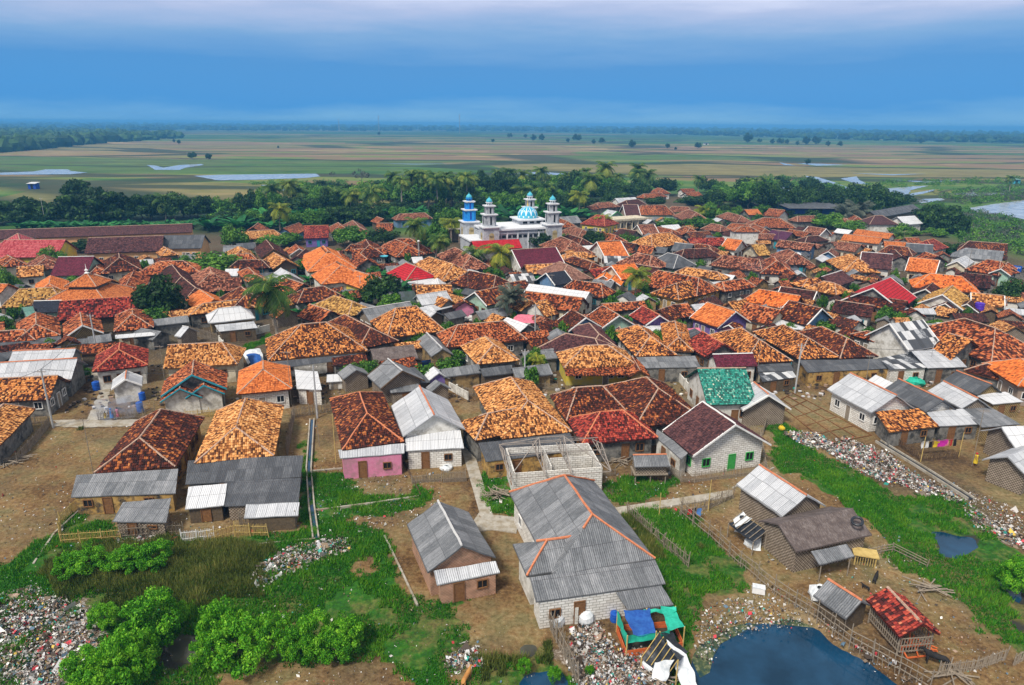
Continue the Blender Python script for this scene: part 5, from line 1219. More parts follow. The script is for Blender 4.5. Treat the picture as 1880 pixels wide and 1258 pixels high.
def veg(kind, x, yb, yt, w, cat=None, group=None, label=None, rnd=random):
    """x, base y, top y and crown width measured in the photograph -> a plant with real size standing on the ground"""
    b = P(x, yb); D = math.hypot(b.x, b.y)
    t = Rm @ Vector(((x-940)/F, (629-yt)/F, -1)); h = H+t.z*D/math.hypot(t.x, t.y); h = max(h, .4)
    q = Rm.transposed() @ (b-CAM); wm = w*(-q.z)/F
    rz = rnd.uniform(0, 6.28)
    names = {'round': 'broadleaf_tree', 'dark': 'broadleaf_tree', 'rain': 'rain_tree', 'airy': 'sparse_tree', 'bush': 'mangrove_bush', 'scrub': 'shrub', 'green': 'coconut_palm', 'yellow': 'coconut_palm', 'date': 'date_palm', 'banana': 'banana_plant'}
    root = empty(names[kind], (b.x, b.y, 0), 0)
    if kind in PALM:
        tm, cm, top = rnd.choice(PALM[kind]); cw = max(wm/2*1.2, 1.7); th = max(h-cw*.45, h*.55)
        o = inst('trunk', tm, root, (0, 0, 0), (max(th, 5), max(th, 5), th), rz)
        c, s = math.cos(rz), math.sin(rz); tp = Vector((top.x*max(th, 5), top.y*max(th, 5)))
        inst('crown', cm, root, (tp.x*c-tp.y*s, tp.x*s+tp.y*c, th), (cw, cw, cw), rz)
    elif kind == 'banana':
        tm, lm = rnd.choice(BAN); inst('trunk', tm, root, (0, 0, 0), (h, h, h), rz); inst('leaves', lm, root, (0, 0, -h*.12), (h*1.7, h*1.7, h*1.15), rz)
    elif kind in ('bush', 'scrub'):
        me_ = rnd.choice(CR[kind]); inst('foliage', me_, root, (0, 0, h*.18), (wm/2*1.05, wm/2*1.05, h*.78), rz)
        inst('stem', TRK[0], root, (0, 0, -.1), (.8, .8, max(h*.5, .3)), rz)
    else:
        rad = wm/2; ch = min(max(h*.92, rad*.8), rad*3.4) if kind != 'rain' else min(h*.9, rad*1.15)
        rzc = ch/ (1.45 if kind != 'rain' else .8); zc = h-rzc*(.95 if kind != 'rain' else .7)
        inst('trunk', rnd.choice(TRK), root, (0, 0, 0), (max(h*.5, 2.2), max(h*.5, 2.2), max(zc-rzc*.1, h*.25)), rz)
        inst('crown', rnd.choice(CR[kind]), root, (0, 0, zc), (rad*1.05, rad*1.05, rzc), rz)
    VEG.append(dict(root=root, kind=kind, px=x, py=(yb+yt)/2, w=w, group=group, label=label)); return root
R5 = random.Random(21)
one = '''rain 50 409 355 112|rain 178 407 336 135|rain 262 404 350 70|rain 150 398 324 52|rain 1724 424 368 92|rain 655 412 370 95|rain 1130 378 343 56|dark 1600 395 340 55|dark 1655 380 352 40
dark 298 590 508 90|round 285 606 560 66|round 395 508 462 100|round 340 500 470 46|round 100 497 450 42|dark 150 463 440 46|round 507 456 428 62|round 533 450 424 46|round 642 452 412 66|dark 707 452 418 56|round 432 460 412 46
dark 705 563 503 76|round 722 578 535 52|round 800 474 402 56|dark 1092 456 420 42|round 1152 452 424 44|dark 1182 454 435 32|dark 992 460 420 56|round 1500 614 582 62|round 1636 606 566 58|round 1683 570 548 40|round 1716 608 586 36
dark 1850 562 510 48|round 976 640 608 34|round 985 690 640 46|round 1006 676 645 34|round 12 545 488 34|round 140 528 505 46|round 845 552 530 40|dark 868 505 470 44|round 1285 428 395 62|round 1330 408 384 50|dark 1482 412 388 70|round 1520 420 390 56|dark 1260 404 388 40|round 1226 418 398 52
round 1282 492 475 26|round 743 482 463 60|round 565 500 474 46|round 610 492 468 34|round 1660 430 411 52|round 1718 434 418 40|dark 940 500 470 50|round 905 520 488 40|round 118 455 442 26|round 1012 610 588 20|round 1000 598 560 34|round 1040 448 428 20|dark 660 450 425 30|dark 1745 470 445 40|round 5 612 575 34|dark 1580 380 340 60|round 1385 405 388 36|dark 1440 398 382 40|round 1560 428 402 46
green 511 628 506 98|green 771 484 400 52|yellow 829 444 400 50|green 872 500 452 54|yellow 917 505 448 62|green 800 505 430 46|yellow 1165 560 492 52|yellow 1105 425 394 38|date 935 596 532 56|yellow 1062 400 350 40|yellow 515 427 372 46|green 305 404 355 48|yellow 1293 408 378 40|green 1652 448 424 42|date 1550 412 382 50|date 1572 408 374 52|yellow 985 700 652 28
green 506 392 335 46|green 534 388 328 44|green 554 388 342 40|green 616 395 342 46|green 644 398 345 46|green 682 400 338 56|green 1000 380 335 50|green 960 385 340 44|green 1081 372 318 46|green 1107 366 297 40|green 1167 358 300 34|green 1282 362 322 26|green 1850 345 338 8|green 1853 352 322 20'''
for t in one.replace('\n', '|').split('|'):
    a = t.split(); veg(a[0], *map(float, a[1:]), rnd=R5)
def belt(kinds, x0, x1, n, yb, yt, w, seed):
    r = random.Random(seed)
    for i in range(n):
        x = x0+(x1-x0)*(i+r.uniform(.1, .9))/n; b = r.uniform(*yb); t_ = r.uniform(*yt); w_ = r.uniform(*w)
        if any(abs(h['px']-x) < w_/2+10 and t_-3 < h['py'] < b-(15 if h['py'] < 400 else 8) for h in HOUSES): continue      # nothing grows in front of a roof the photo shows
        veg(r.choice(kinds), x, b, t_, w_, rnd=r)
belt(['round', 'dark'], 275, 480, 16, (392, 405), (345, 372), (34, 56), 1)
belt(['round', 'dark', 'dark'], 470, 640, 16, (384, 400), (345, 368), (36, 56), 2)
belt(['dark', 'dark', 'round'], 560, 860, 22, (366, 384), (325, 348), (34, 54), 3)
belt(['green'], 725, 870, 17, (376, 394), (306, 328), (34, 44), 4)
belt(['dark', 'dark', 'round'], 850, 1240, 30, (356, 374), (314, 338), (36, 56), 5)
belt(['green'], 900, 1240, 16, (352, 368), (300, 322), (24, 38), 6)
belt(['dark', 'round'], 1240, 1420, 14, (362, 384), (328, 350), (36, 54), 7)
belt(['dark'], 1400, 1640, 22, (372, 392), (330, 352), (36, 60), 8)
belt(['dark', 'round'], 1280, 1560, 8, (350, 362), (322, 336), (26, 40), 9)
belt(['green'], 1360, 1420, 4, (355, 366), (320, 332), (20, 28), 10)
belt(['round', 'dark'], 860, 1100, 12, (372, 398), (345, 365), (30, 46), 11)
belt(['round', 'dark'], 1080, 1420, 12, (385, 410), (366, 384), (24, 40), 12)
belt(['banana'], 30, 355, 60, (413, 424), (397, 404), (1, 2), 13)
belt(['banana'], 375, 560, 50, (400, 428), (382, 398), (1, 2), 14)
belt(['banana'], 470, 840, 60, (386, 410), (366, 382), (1, 2), 15)
belt(['banana'], 860, 1110, 44, (384, 408), (364, 382), (1, 2), 16)
belt(['banana'], 1280, 1420, 16, (395, 420), (380, 400), (1, 2), 17)
belt(['round', 'dark'], 380, 620, 12, (404, 424), (378, 396), (30, 50), 20)
belt(['round', 'dark'], 600, 850, 20, (388, 420), (366, 388), (34, 60), 21)
belt(['round', 'dark'], 850, 1100, 16, (376, 392), (348, 366), (34, 52), 22)
belt(['dark'], 560, 900, 14, (352, 368), (330, 345), (36, 60), 23)
belt(['dark'], 1130, 1420, 14, (366, 384), (346, 360), (34, 56), 24)
for x, b, t_ in ((685, 520, 488), (700, 515, 482), (730, 545, 500), (722, 540, 505), (745, 548, 508), (1740, 470, 448), (1734, 472, 452), (262, 595, 550), (282, 600, 556), (410, 505, 484), (418, 506, 490), (350, 500, 478), (1310, 432, 418), (660, 500, 470)):
    veg('banana', x, b, t_, 2, rnd=R5)
# bright mangrove bushes of the foreground
for x, b, t_, w in ((128, 1058, 1012, 60), (165, 1052, 1002, 74), (232, 1046, 1000, 70), (285, 1044, 994, 74), (282, 1182, 1088, 124), (196, 1150, 1102, 60), (322, 1150, 1100, 50), (228, 1262, 1152, 120), (165, 1275, 1190, 104), (262, 1225, 1150, 70),
                    (408, 1190, 1100, 88), (440, 1222, 1135, 124), (505, 1205, 1128, 84), (390, 1225, 1160, 70), (578, 1200, 1124, 78), (640, 1190, 1128, 84), (548, 1215, 1150, 70), (618, 1212, 1160, 80), (962, 1236, 1208, 30), (1018, 1250, 1226, 34), (1866, 1090, 1018, 76), (1082, 1238, 1222, 22)):
    veg('bush', x, b, t_, w, rnd=R5)
# lone trees on the plain
for x, b, w in ((936,254,9),(965,254,7),(979,259,11),(995,259,12),(1043,262,7),(1059,261,15),(1090,265,8),(1104,265,12),(1160,272,14),(1225,273,9),(1281,274,12),(1372,263,18),(1394,263,8),(1418,265,9),(1432,266,12),(1445,265,8),(1464,267,7),(1480,266,14),(1498,266,16),(1520,269,9),(1542,270,10),(1690,264,9),(329,265,7),(354,293,14),(384,294,12),(511,273,4),(696,249,6),(905,262,6),(1482,303,11),(320,262,5),(1240,276,5),(610,325,12),(664,335,34),(482,362,16)):
    veg('dark' if w < 20 and b < 310 else 'airy', x, b, b-w*(.9 if w < 30 else .8)-2, w, rnd=R5)
# ---- stuff: scrub, grass, reeds, distant woods
def scatter_px(polys, n, R):
    out = []
    for pl in polys:
        xs_ = [p[0] for p in pl]; ys_ = [p[1] for p in pl]; X = R.uniform(min(xs_), max(xs_), n*3); Y = R.uniform(min(ys_), max(ys_), n*3)
        m = poly_mask(X, Y, [Vector((a, b, 0)) for a, b in pl]); out += list(zip(X[m][:n], Y[m][:n]))
    return out
def clumps_stuff(name, label, cat, pts, rad, hgt, mat, nl, leaf, seed):
    R = np.random.RandomState(seed); Vs = []; vr = []
    for x, y in pts:
        b = P(x, y); r = R.uniform(*rad); h = R.uniform(*hgt); N_ = rvec(R, nl); N_[:, 2] = np.abs(N_[:, 2])
        C = np.array([b.x, b.y, 0])+N_*np.array([r, r, h])*R.uniform(.6, 1, (nl, 1)); Vs.append(leaf_quads(R, C, N_, leaf)); vr.append(np.clip(R.normal(.5+R.normal()*.15, .2, nl), 0, 1))
    me_ = mesh_np(name, np.concatenate(Vs), 4, np.concatenate(vr), mat); o = link(name, me_); tag(o, label, cat, kind='stuff')
RS = np.random.RandomState(3)
scr = [[(1570,338),(1660,332),(1880,325),(1880,338),(1720,343),(1600,345)], [(1700,352),(1880,340),(1880,366),(1780,378),(1740,368)], [(1700,372),(1790,385),(1880,408),(1880,470),(1780,455),(1750,420)], [(1395,322),(1470,325),(1530,342),(1560,352),(1500,352),(1400,335)], [(560,350),(900,330),(900,345),(600,372)], [(460,335),(640,332),(640,350),(480,352)], [(1000,345),(1250,338),(1250,350),(1000,358)]]
clumps_stuff('scrub', 'low dark green scrub covering the marsh banks around the lagoons', 'scrub', scatter_px(scr, 105, RS), (1.6, 3.4), (1.2, 2.8), 'leaf_mid', 60, .34, 5)
clumps_stuff('dry_scrub', 'greyish dry scrub on the bank between the lagoons and the village', 'scrub', scatter_px([scr[1], scr[2], scr[4], [(1480,345),(1700,368),(1700,380),(1560,375)]], 110, RS), (1.4, 3.2), (.8, 2), 'leaf_grey', 50, .3, 6)
wood = [[(-60,225),(400,230),(940,235),(1300,238),(1940,248),(1940,263),(1700,261),(1400,252),(1200,246),(940,241),(500,240),(-60,240)], [(-60,240),(150,242),(320,250),(335,255),(200,262),(60,276),(-60,284)]]
R9 = np.random.RandomState(8)
def lumps(name, label, pts, seed, mat='leaf_dark'):
    R = np.random.RandomState(seed); bm = bmesh.new(); bmesh.ops.create_icosphere(bm, subdivisions=2, radius=1); bv = np.array([v.co[:] for v in bm.verts]); bf = np.array([[v.index for v in f.verts] for f in bm.faces]); bm.free()
    V = []; var = []
    for x, y in pts:
        b = P(x, y); k_ = max(1, b.y/2600); s = R.uniform(6, 13)*k_; h = R.uniform(5, 11)*k_**.6; k = 1+R.uniform(-.25, .25, len(bv)); v = bv*k[:, None]*np.array([s, s, h])+np.array([b.x, b.y, h*.6]); V.append(v[bf].reshape(-1, 3)); var.append(np.full(len(bf), R.uniform(.2, .8)))
    o = link(name, mesh_np(name, np.concatenate(V), 3, np.concatenate(var), mat)); tag(o, label, 'woods', kind='stuff')
lumps('distant_woods', 'continuous belt of far blue woods along the horizon', scatter_px([wood[0]], 2600, R9), 1)
lumps('distant_woods', 'darker wood at the far left edge of the plain', scatter_px([wood[1]], 900, R9), 2)
def blades(name, label, cat, mask, n, hgt, wid, mat, seed, lim=130, lean=.35):
    R = np.random.RandomState(seed); mk = np.clip(mask+(np.random.RandomState(seed+9).rand(*mask.shape)-.5)*.9*(vnoise(GX, GY, 1.7, 21)), 0, 1); ok = (mk > .42) & (GY < lim) & (GY > 28) & (np.abs(GX) < 75) & (pondb < .05) & (wetb < .2); iy, ix = np.where(ok)
    k = R.randint(0, len(iy), n); X = GX[iy[k], ix[k]]+R.uniform(-.3, .3, n); Y = GY[iy[k], ix[k]]+R.uniform(-.3, .3, n); Z = GZ[iy[k], ix[k]]-.04
    cl = vnoise(X, Y, 1.3, 11)*.6+vnoise(X, Y, 5, 12)*.4; hh = R.uniform(*hgt, n)*(.25+1.6*cl); a = R.uniform(0, 6.28, n); w = R.uniform(*wid, n)
    dx, dy = np.cos(a)*w, np.sin(a)*w; lx, ly = R.normal(0, lean, n)*hh, R.normal(0, lean, n)*hh
    V = np.stack([np.stack([X-dx, Y-dy, Z], -1), np.stack([X+dx, Y+dy, Z], -1), np.stack([X+lx, Y+ly, Z+hh], -1)], 1).reshape(-1, 3)
    o = link(name, mesh_np(name, V, 3, np.clip(.15+.7*cl+R.normal(0, .15, n), 0, 1), mat)); tag(o, label, cat, kind='stuff')
blades('grass', 'bright green grass and swamp plants of the open ground', 'grass', blur(mg, 3)*np.where(vnoise(GX, GY, 4.5, 31)*.6+vnoise(GX, GY, 1.6, 32)*.4 > .37, 1, .0), 190000, (.12, .38), (.03, .07), 'grass_green', 1)
blades('reeds', 'brownish olive tall grass behind the bright bushes', 'reeds', blur(mo, 2), 45000, (.3, .7), (.03, .06), 'grass_olive', 2, lean=.25)
# litter
def litter(name, label, polys, n, seed, big=.14, lift=.16):
    R = np.random.RandomState(seed); pts = scatter_px(polys, n, R); C = np.array([[*P(x, y)[:2], 0] for x, y in pts])
    C[:, 0] += R.normal(0, .25, len(C)); C[:, 1] += R.normal(0, .35, len(C)); C[:, 2] = np.abs(R.normal(0, lift, len(C)))*vnoise(C[:, 0], C[:, 1], 2, 3)*1.4+.06
    N_ = np.tile([0, 0, 1.0], (len(C), 1)); o = link(name, mesh_np(name, leaf_quads(R, C, N_, big*np.exp(R.normal(-.15, .45, len(C)))[:, None]*np.where(R.rand(len(C)) < .03, 2.2, 1)[:, None], .7, 1.0), 4, R.rand(len(C)), 'litter')); tag(o, label, 'litter', kind='stuff')
litter('litter', 'spread of pale plastic rubbish in the lower left corner', [LITTER[0]], 13000, 1, .095)
litter('litter', 'strip of rubbish on the grass left of the bare earth', [LITTER[1]], 2200, 2, .10)
litter('litter', 'wide dump of rubbish beside the long white block building', [LITTER[2]], 7000, 3, .105, .2)
litter('litter', 'small dump of rubbish at the top of the green swamp', [LITTER[3]], 2200, 4, .12, .2)
litter('litter', 'heap of colourful rubbish in front of the large grey sheet house', [LITTER[4]], 4500, 5, .085, .2)
litter('litter', 'little pile of bags left of the small green puddle', [LITTER[5]], 500, 6, .13)
litter('litter', 'floating rubbish at the head of the blue pond', [[(1285,1120),(1380,1088),(1420,1102),(1470,1132),(1500,1160),(1480,1150),(1400,1155),(1320,1170),(1300,1225),(1275,1190)]], 1300, 7, .075, .02)
litter('litter', 'rubbish along the right bank of the swamp', [LITTER[7]], 700, 8, .13)
litter('litter', 'rubbish below the yellow bamboo fence', [LITTER[8]], 900, 9, .12)
litter('litter', 'scattered scraps over yards, paths and grass', [[(0,900),(560,980),(800,1100),(1000,1258),(0,1258)], [(1240,930),(1500,1100),(1800,1250),(1880,1250),(1500,800),(1420,790)], [(0,780),(600,780),(640,1000),(0,1000)], [(880,870),(1300,870),(1300,960),(880,960)], [(1700,870),(1880,940),(1880,1000),(1790,940)], [(560,860),(820,870),(800,960),(580,990)]], 1500, 10, .065, .02)
litter('litter', 'debris on the pond bank under the long fence', [[(1420,1100),(1500,1150),(1600,1220),(1680,1262),(1700,1258),(1600,1190),(1480,1110),(1400,1060)]], 900, 11, .08)
# ---------------- mosque, fences, poles and small things ----------------
def thing(name, loc, label, cat, group=None, rz=0):
    return tag(empty(name, loc, rz), label, cat, group)
def at(px, py, z=0): p = P(px, py, z); return Vector((p.x, p.y, 0))
def part(M, name, mat, root, smooth=False): return M.build(name, mat, root, smooth)
# --- mosque
plain_mat('mosque_wall', (.34,.36,.39), (.52,.54,.57), stain=(.26,.27,.30)); plain_mat('mosque_trim', (.55,.57,.61), (.70,.72,.75)); plain_mat('mosque_blue', (.01,.20,.60), (.03,.32,.75)); plain_mat('mosque_blue_dark', (.01,.04,.28), (.02,.07,.40))
plain_mat('gold', (.6,.35,.03), (.75,.5,.06), rough=.35); plain_mat('ochre_panel', (.34,.27,.13), (.44,.36,.2)); plain_mat('small_dome', (.05,.36,.48), (.10,.48,.60), rough=.5)
def dome_mat():
    m, N, L, b = newmat('dome_tiles', .45); tc = N.new('ShaderNodeTexCoord'); sp = N.new('ShaderNodeSeparateXYZ'); L.new(tc.outputs['UV'], sp.inputs[0]); u, v = sp.outputs[0], sp.outputs[1]
    # u: turns around the dome x12, v: height 0..1 ; pointed white arches over blue, white discs at the foot
    fu = nmath(N, L, 'SUBTRACT', nmath(N, L, 'FRACT', u), .5); au = nmath(N, L, 'ABSOLUTE', fu)
    arch = nmath(N, L, 'ABSOLUTE', nmath(N, L, 'SUBTRACT', nmath(N, L, 'ADD', nmath(N, L, 'MULTIPLY', nmath(N, L, 'MULTIPLY', au, au), 1.6), nmath(N, L, 'SUBTRACT', v, .30)), .38))
    line = nmath(N, L, 'LESS_THAN', arch, .028); rib = nmath(N, L, 'MULTIPLY', nmath(N, L, 'LESS_THAN', nmath(N, L, 'SUBTRACT', .5, au), .09), nmath(N, L, 'GREATER_THAN', v, .26))
    d = nmath(N, L, 'SQRT', nmath(N, L, 'ADD', nmath(N, L, 'POWER', nmath(N, L, 'MULTIPLY', au, .62), 2.0), nmath(N, L, 'POWER', nmath(N, L, 'SUBTRACT', v, .14), 2.0)))
    w = nmath(N, L, 'MAXIMUM', nmath(N, L, 'MAXIMUM', line, rib), nmath(N, L, 'LESS_THAN', d, .09)); low = nmath(N, L, 'LESS_THAN', v, .26)
    c = nmix(N, L, low, (.04,.36,.58), (.10,.50,.66)); c = nmix(N, L, w, c, (.80,.86,.86)); L.new(c, b.inputs['Base Color']); MATS['dome_tiles'] = m
dome_mat()
def mosque():
    tops = {k: P(x, y, 15.4) for k, x, y in (('a', 861, 360), ('b', 898, 367.5), ('c', 973, 356.5), ('d', 1014.7, 364))}
    B = {k: Vector((v.x, v.y, 0)) for k, v in tops.items()}
    o = B['b']; ux = (B['d']-B['b']).normalized(); rz = math.atan2(ux.y, ux.x); root = thing('mosque', o, 'pale grey mosque with turquoise dome and four stepped minarets, one painted blue', 'mosque', rz=rz)
    L = {k: to_local(v, o, rz) for k, v in B.items()}; Wd = L['d'].x; Dp = max(L['a'].y, L['c'].y, 8)
    Dp = (L['a'].y+L['c'].y)/2 if L['a'].y > 5 and L['c'].y > 5 else Dp
    x0, x1 = -1.2, Wd+.5; z1 = 6.6
    M = MB(); M.box(((x0+x1)/2, Dp/2, z1/2), (x1-x0-1, Dp, z1)); part(M, 'wall', 'mosque_wall', root)
    M = MB(); M.box(((x0+x1)/2, Dp/2, z1+.25), (x1-x0+.6, Dp+1.4, .5)); r = part(M, 'roof', 'mosque_trim', root)
    M = MB()
    for zz in (z1-.9,): M.box(((x0+x1)/2, Dp/2, zz), (x1-x0-.6, Dp+.5, .3))
    part(M, 'cornice', 'mosque_trim', r)
    M = MB(); M.box((L['a'].x*.5-2.2, L['a'].y*.4, 4.1), (5.5, abs(L['a'].y)*.7+3, .4)); part(M, 'canopy', 'mosque_trim', root)
    M = MB(); M.box((L['a'].x*.5-2.2, L['a'].y*.4, 2), (4.8, abs(L['a'].y)*.7+2.2, 3.8)); part(M, 'wall', 'mosque_wall', root)
    n = 11
    for i in range(n):
        x = x0+2.4+(x1-x0-4.8)*i/(n-1); M = MB(); M.box((x, -.03, 4.75), (1.15, .12, .8)); part(M, 'window', 'dark_opening', root)
        if i % 2 == 0: M = MB(); M.box((x+.95, -.12, 3.0), (.35, .35, 6.0)); part(M, 'pilaster', 'mosque_trim', root)
    # drum and dome
    dc = to_local(at(945.7, 404, 0), o, rz); q = P(945.7, 401, z1+.5); dc = to_local((q.x, q.y, 0), o, rz); dc.y = min(max(dc.y, 4.5), Dp-3.5)
    M = MB(); M.box((dc.x, dc.y, z1+1.1), (7.4, 7.4, 1.3)); part(M, 'drum', 'mosque_wall', root)
    M = MB(); M.box((dc.x, dc.y, z1+1.95), (8.6, 8.6, .4)); part(M, 'drum_cornice', 'mosque_trim', root)
    for s in (-2.2, 0, 2.2): M = MB(); M.box((dc.x+s, dc.y-3.72, z1+1.15), (1.4, .1, .6)); part(M, 'window', 'dark_opening', root)
    M = MB(); R0 = 2.95; nseg = 48; prof = [(1.0, 0), (1.05, .14), (1.05, .3), (.99, .48), (.86, .66), (.66, .82), (.40, .94), (.15, 1.0), (0, 1.03)]
    for (r0, h0), (r1, h1) in zip(prof, prof[1:]):
        for i in range(nseg):
            a0, a1 = 2*math.pi*i/nseg, 2*math.pi*(i+1)/nseg; zz = z1+2.15; f = lambda r, a, h: (dc.x+R0*r*math.cos(a), dc.y+R0*r*math.sin(a), zz+h*3.4)
            pts = [f(r0, a0, h0), f(r0, a1, h0), f(r1, a1, h1), f(r1, a0, h1)]; uv = [(i/4, h0), ((i+1)/4, h0), ((i+1)/4, h1), (i/4, h1)]
            if r1 == 0: pts = pts[:3]; uv = uv[:3]
            M.face(pts, uv)
    dm = part(M, 'dome', 'dome_tiles', root, True)
    M = MB(); M.lathe((dc.x, dc.y, z1+5.55), [(.3, 0), (.12, .3), (.28, .55), (.1, .8), (.06, 1.9), (0, 2.0)], 10); part(M, 'finial', 'gold', dm)
    for k, p in L.items():
        blue = k == 'a'; body = 'mosque_blue' if blue else 'mosque_wall'; X, Y = p.x, p.y
        M = MB(); M.box((X, Y, 3.9), (4.6, 4.6, 7.8)); t = part(M, 'minaret', 'mosque_wall', root)
        tiers = [(8.0, 3.5, 3.3), (11.3, 2.5, 2.4)]
        for zb, w, hh in tiers:
            M = MB(); M.box((X, Y, zb+hh/2), (w, w*.62, hh)); M.box((X, Y, zb+hh/2+.003), (w*.62, w, hh)); M.box((X, Y, zb+hh/2-.004), (w*.84, w*.84, hh)); part(M, 'tier', body, t)
            for dx, dy, sx, sy in ((0, -1, .5, .1), (-1, 0, .1, .5), (0, 1, .5, .1), (1, 0, .1, .5)):
                M = MB(); M.box((X+dx*w*.5, Y+dy*w*.5, zb+hh*.52), (sx if dx == 0 else .1, sy if dy == 0 else .1, hh*.68)); part(M, 'window', 'mosque_blue_dark' if blue else 'dark_opening', t)
        M = MB()
        for zb, w in ((7.8, 5.4), (11.3, 4.1), (13.7, 3.1)): M.box((X, Y, zb+.14), (w, w, .3)); M.box((X, Y, zb-.10), (w-.6, w-.6, .18))
        part(M, 'ledge', 'mosque_trim', t)
        M = MB()
        for a in range(6): M.bar((X+.7*math.cos(a*math.pi/3), Y+.7*math.sin(a*math.pi/3), 13.9), (X+.7*math.cos(a*math.pi/3), Y+.7*math.sin(a*math.pi/3), 14.7), .16)
        M.lathe((X, Y, 14.68), [(0, 0), (1.05, 0), (1.05, .18), (0, .2)], 12); part(M, 'lantern', body if blue else 'mosque_trim', t)
        M = MB(); M.lathe((X, Y, 14.86), [(.82, 0), (.9, .25), (.78, .6), (.45, .95), (.1, 1.25), (.03, 1.6), (0, 1.65)], 14); part(M, 'dome', 'small_dome', t, True)
        for dx, dy in ((0, -1), (-1, 0)):
            M = MB(); M.box((X+dx*2.31, Y+dy*2.31, 3.4), (1.5 if dx == 0 else .08, 1.5 if dy == 0 else .08, 4.4)); M.bar((X+dx*2.27, Y+dy*2.27, 5.6), (X+dx*2.35, Y+dy*2.35, 5.6), .75, n=16); part(M, 'arch_panel', 'ochre_panel', t)
mosque()
# scaffold building left of the mosque
def frame_building():
    o = at(843, 447); root = thing('unfinished_building', o, 'unfinished concrete frame with flat slab left of the blue minaret', 'building')
    M = MB(); M.box((0, 2.5, 4.6), (11, 6, .35)); part(M, 'slab', 'concrete', root)
    for x in (-5, -2.5, 0, 2.5, 5):
        for y in (0, 5): M = MB(); M.box((x, y, 2.2), (.3, .3, 4.4)); part(M, 'column', 'wall_r', root)
    M = MB(); M.box((0, 5.1, 2.2), (10, .2, 4.2)); part(M, 'wall', 'wall_r', root)
frame_building()
def flat_house():
    a, b = at(1123, 424), at(1190, 419); d = b-a; rz = math.atan2(d.y, d.x); root = thing('flat_roofed_house', a, 'long cream flat-roofed building with a colonnade', 'building', rz=rz); L = d.length
    M = MB(); M.box((L/2, 4, 1.7), (L, 8, 3.4)); part(M, 'wall', 'wall_c', root); M = MB(); M.box((L/2, 3.4, 3.6), (L+1, 9.6, .35)); M.box((L/2, -1.3, 3.9), (L+1, .2, .5)); part(M, 'roof', 'wall_c', root)
    for i in range(7): M = MB(); M.box((.5+i*(L-1)/6, -1.0, 1.7), (.3, .3, 3.4)); part(M, 'column', 'wall_c', root)
    for i in range(6): M = MB(); M.box((1.6+i*(L-1)/6, -.03, 1.5), (1.1, .1, 1.9)); part(M, 'window', 'dark_opening', root)
flat_house()
# two-tiered prayer house with bright orange hips
def prayer_house():
    c = P(168, 548, 3.0); o = Vector((c.x, c.y, 0)); root = thing('prayer_house', o, 'bright orange two-tiered hipped prayer house with a small white finial', 'prayer house', rz=.05)
    for (w, ze, zr, wt, nm) in ((7.6, 2.7, 5.4, 2.7, 'roof'), (3.0, 6.0, 8.0, 0, 'upper_roof')):
        M = MB(); c_ = [Vector((-w, -w, ze)), Vector((w, -w, ze)), Vector((w, w, ze)), Vector((-w, w, ze))]; t = [Vector((-wt, -wt, zr)), Vector((wt, -wt, zr)), Vector((wt, wt, zr)), Vector((-wt, wt, zr))]
        for i in range(4):
            j = (i+1) % 4; M.slab([c_[i], c_[j], t[j], t[i]] if wt else [c_[i], c_[j], t[i]], .14, c_[j]-c_[i])
        r = part(M, nm, 'roof_tiles_N', root) if False else link(nm, M.mesh(nm), root, MATS['tN'])
        
        for i in range(4): Mc = MB(); cap_geo(Mc, [(c_[i], t[i])], .1); part(Mc, 'ridge_cap', 'mortar', r)
    M = MB(); M.box((0, 0, 5.6), (4.6, 4.6, .8)); part(M, 'clerestory', 'wall_g', root); M = MB(); M.box((0, 0, 1.4), (14, 14, 2.7)); part(M, 'wall', 'wall_c', root)
    M = MB(); M.lathe((0, 0, 7.9), [(.1, 0), (.5, .15), (.15, .4), (.35, .7), (.08, 1.0), (.04, 1.9), (0, 1.95)], 10); part(M, 'finial', 'white_paint', root)
prayer_house()
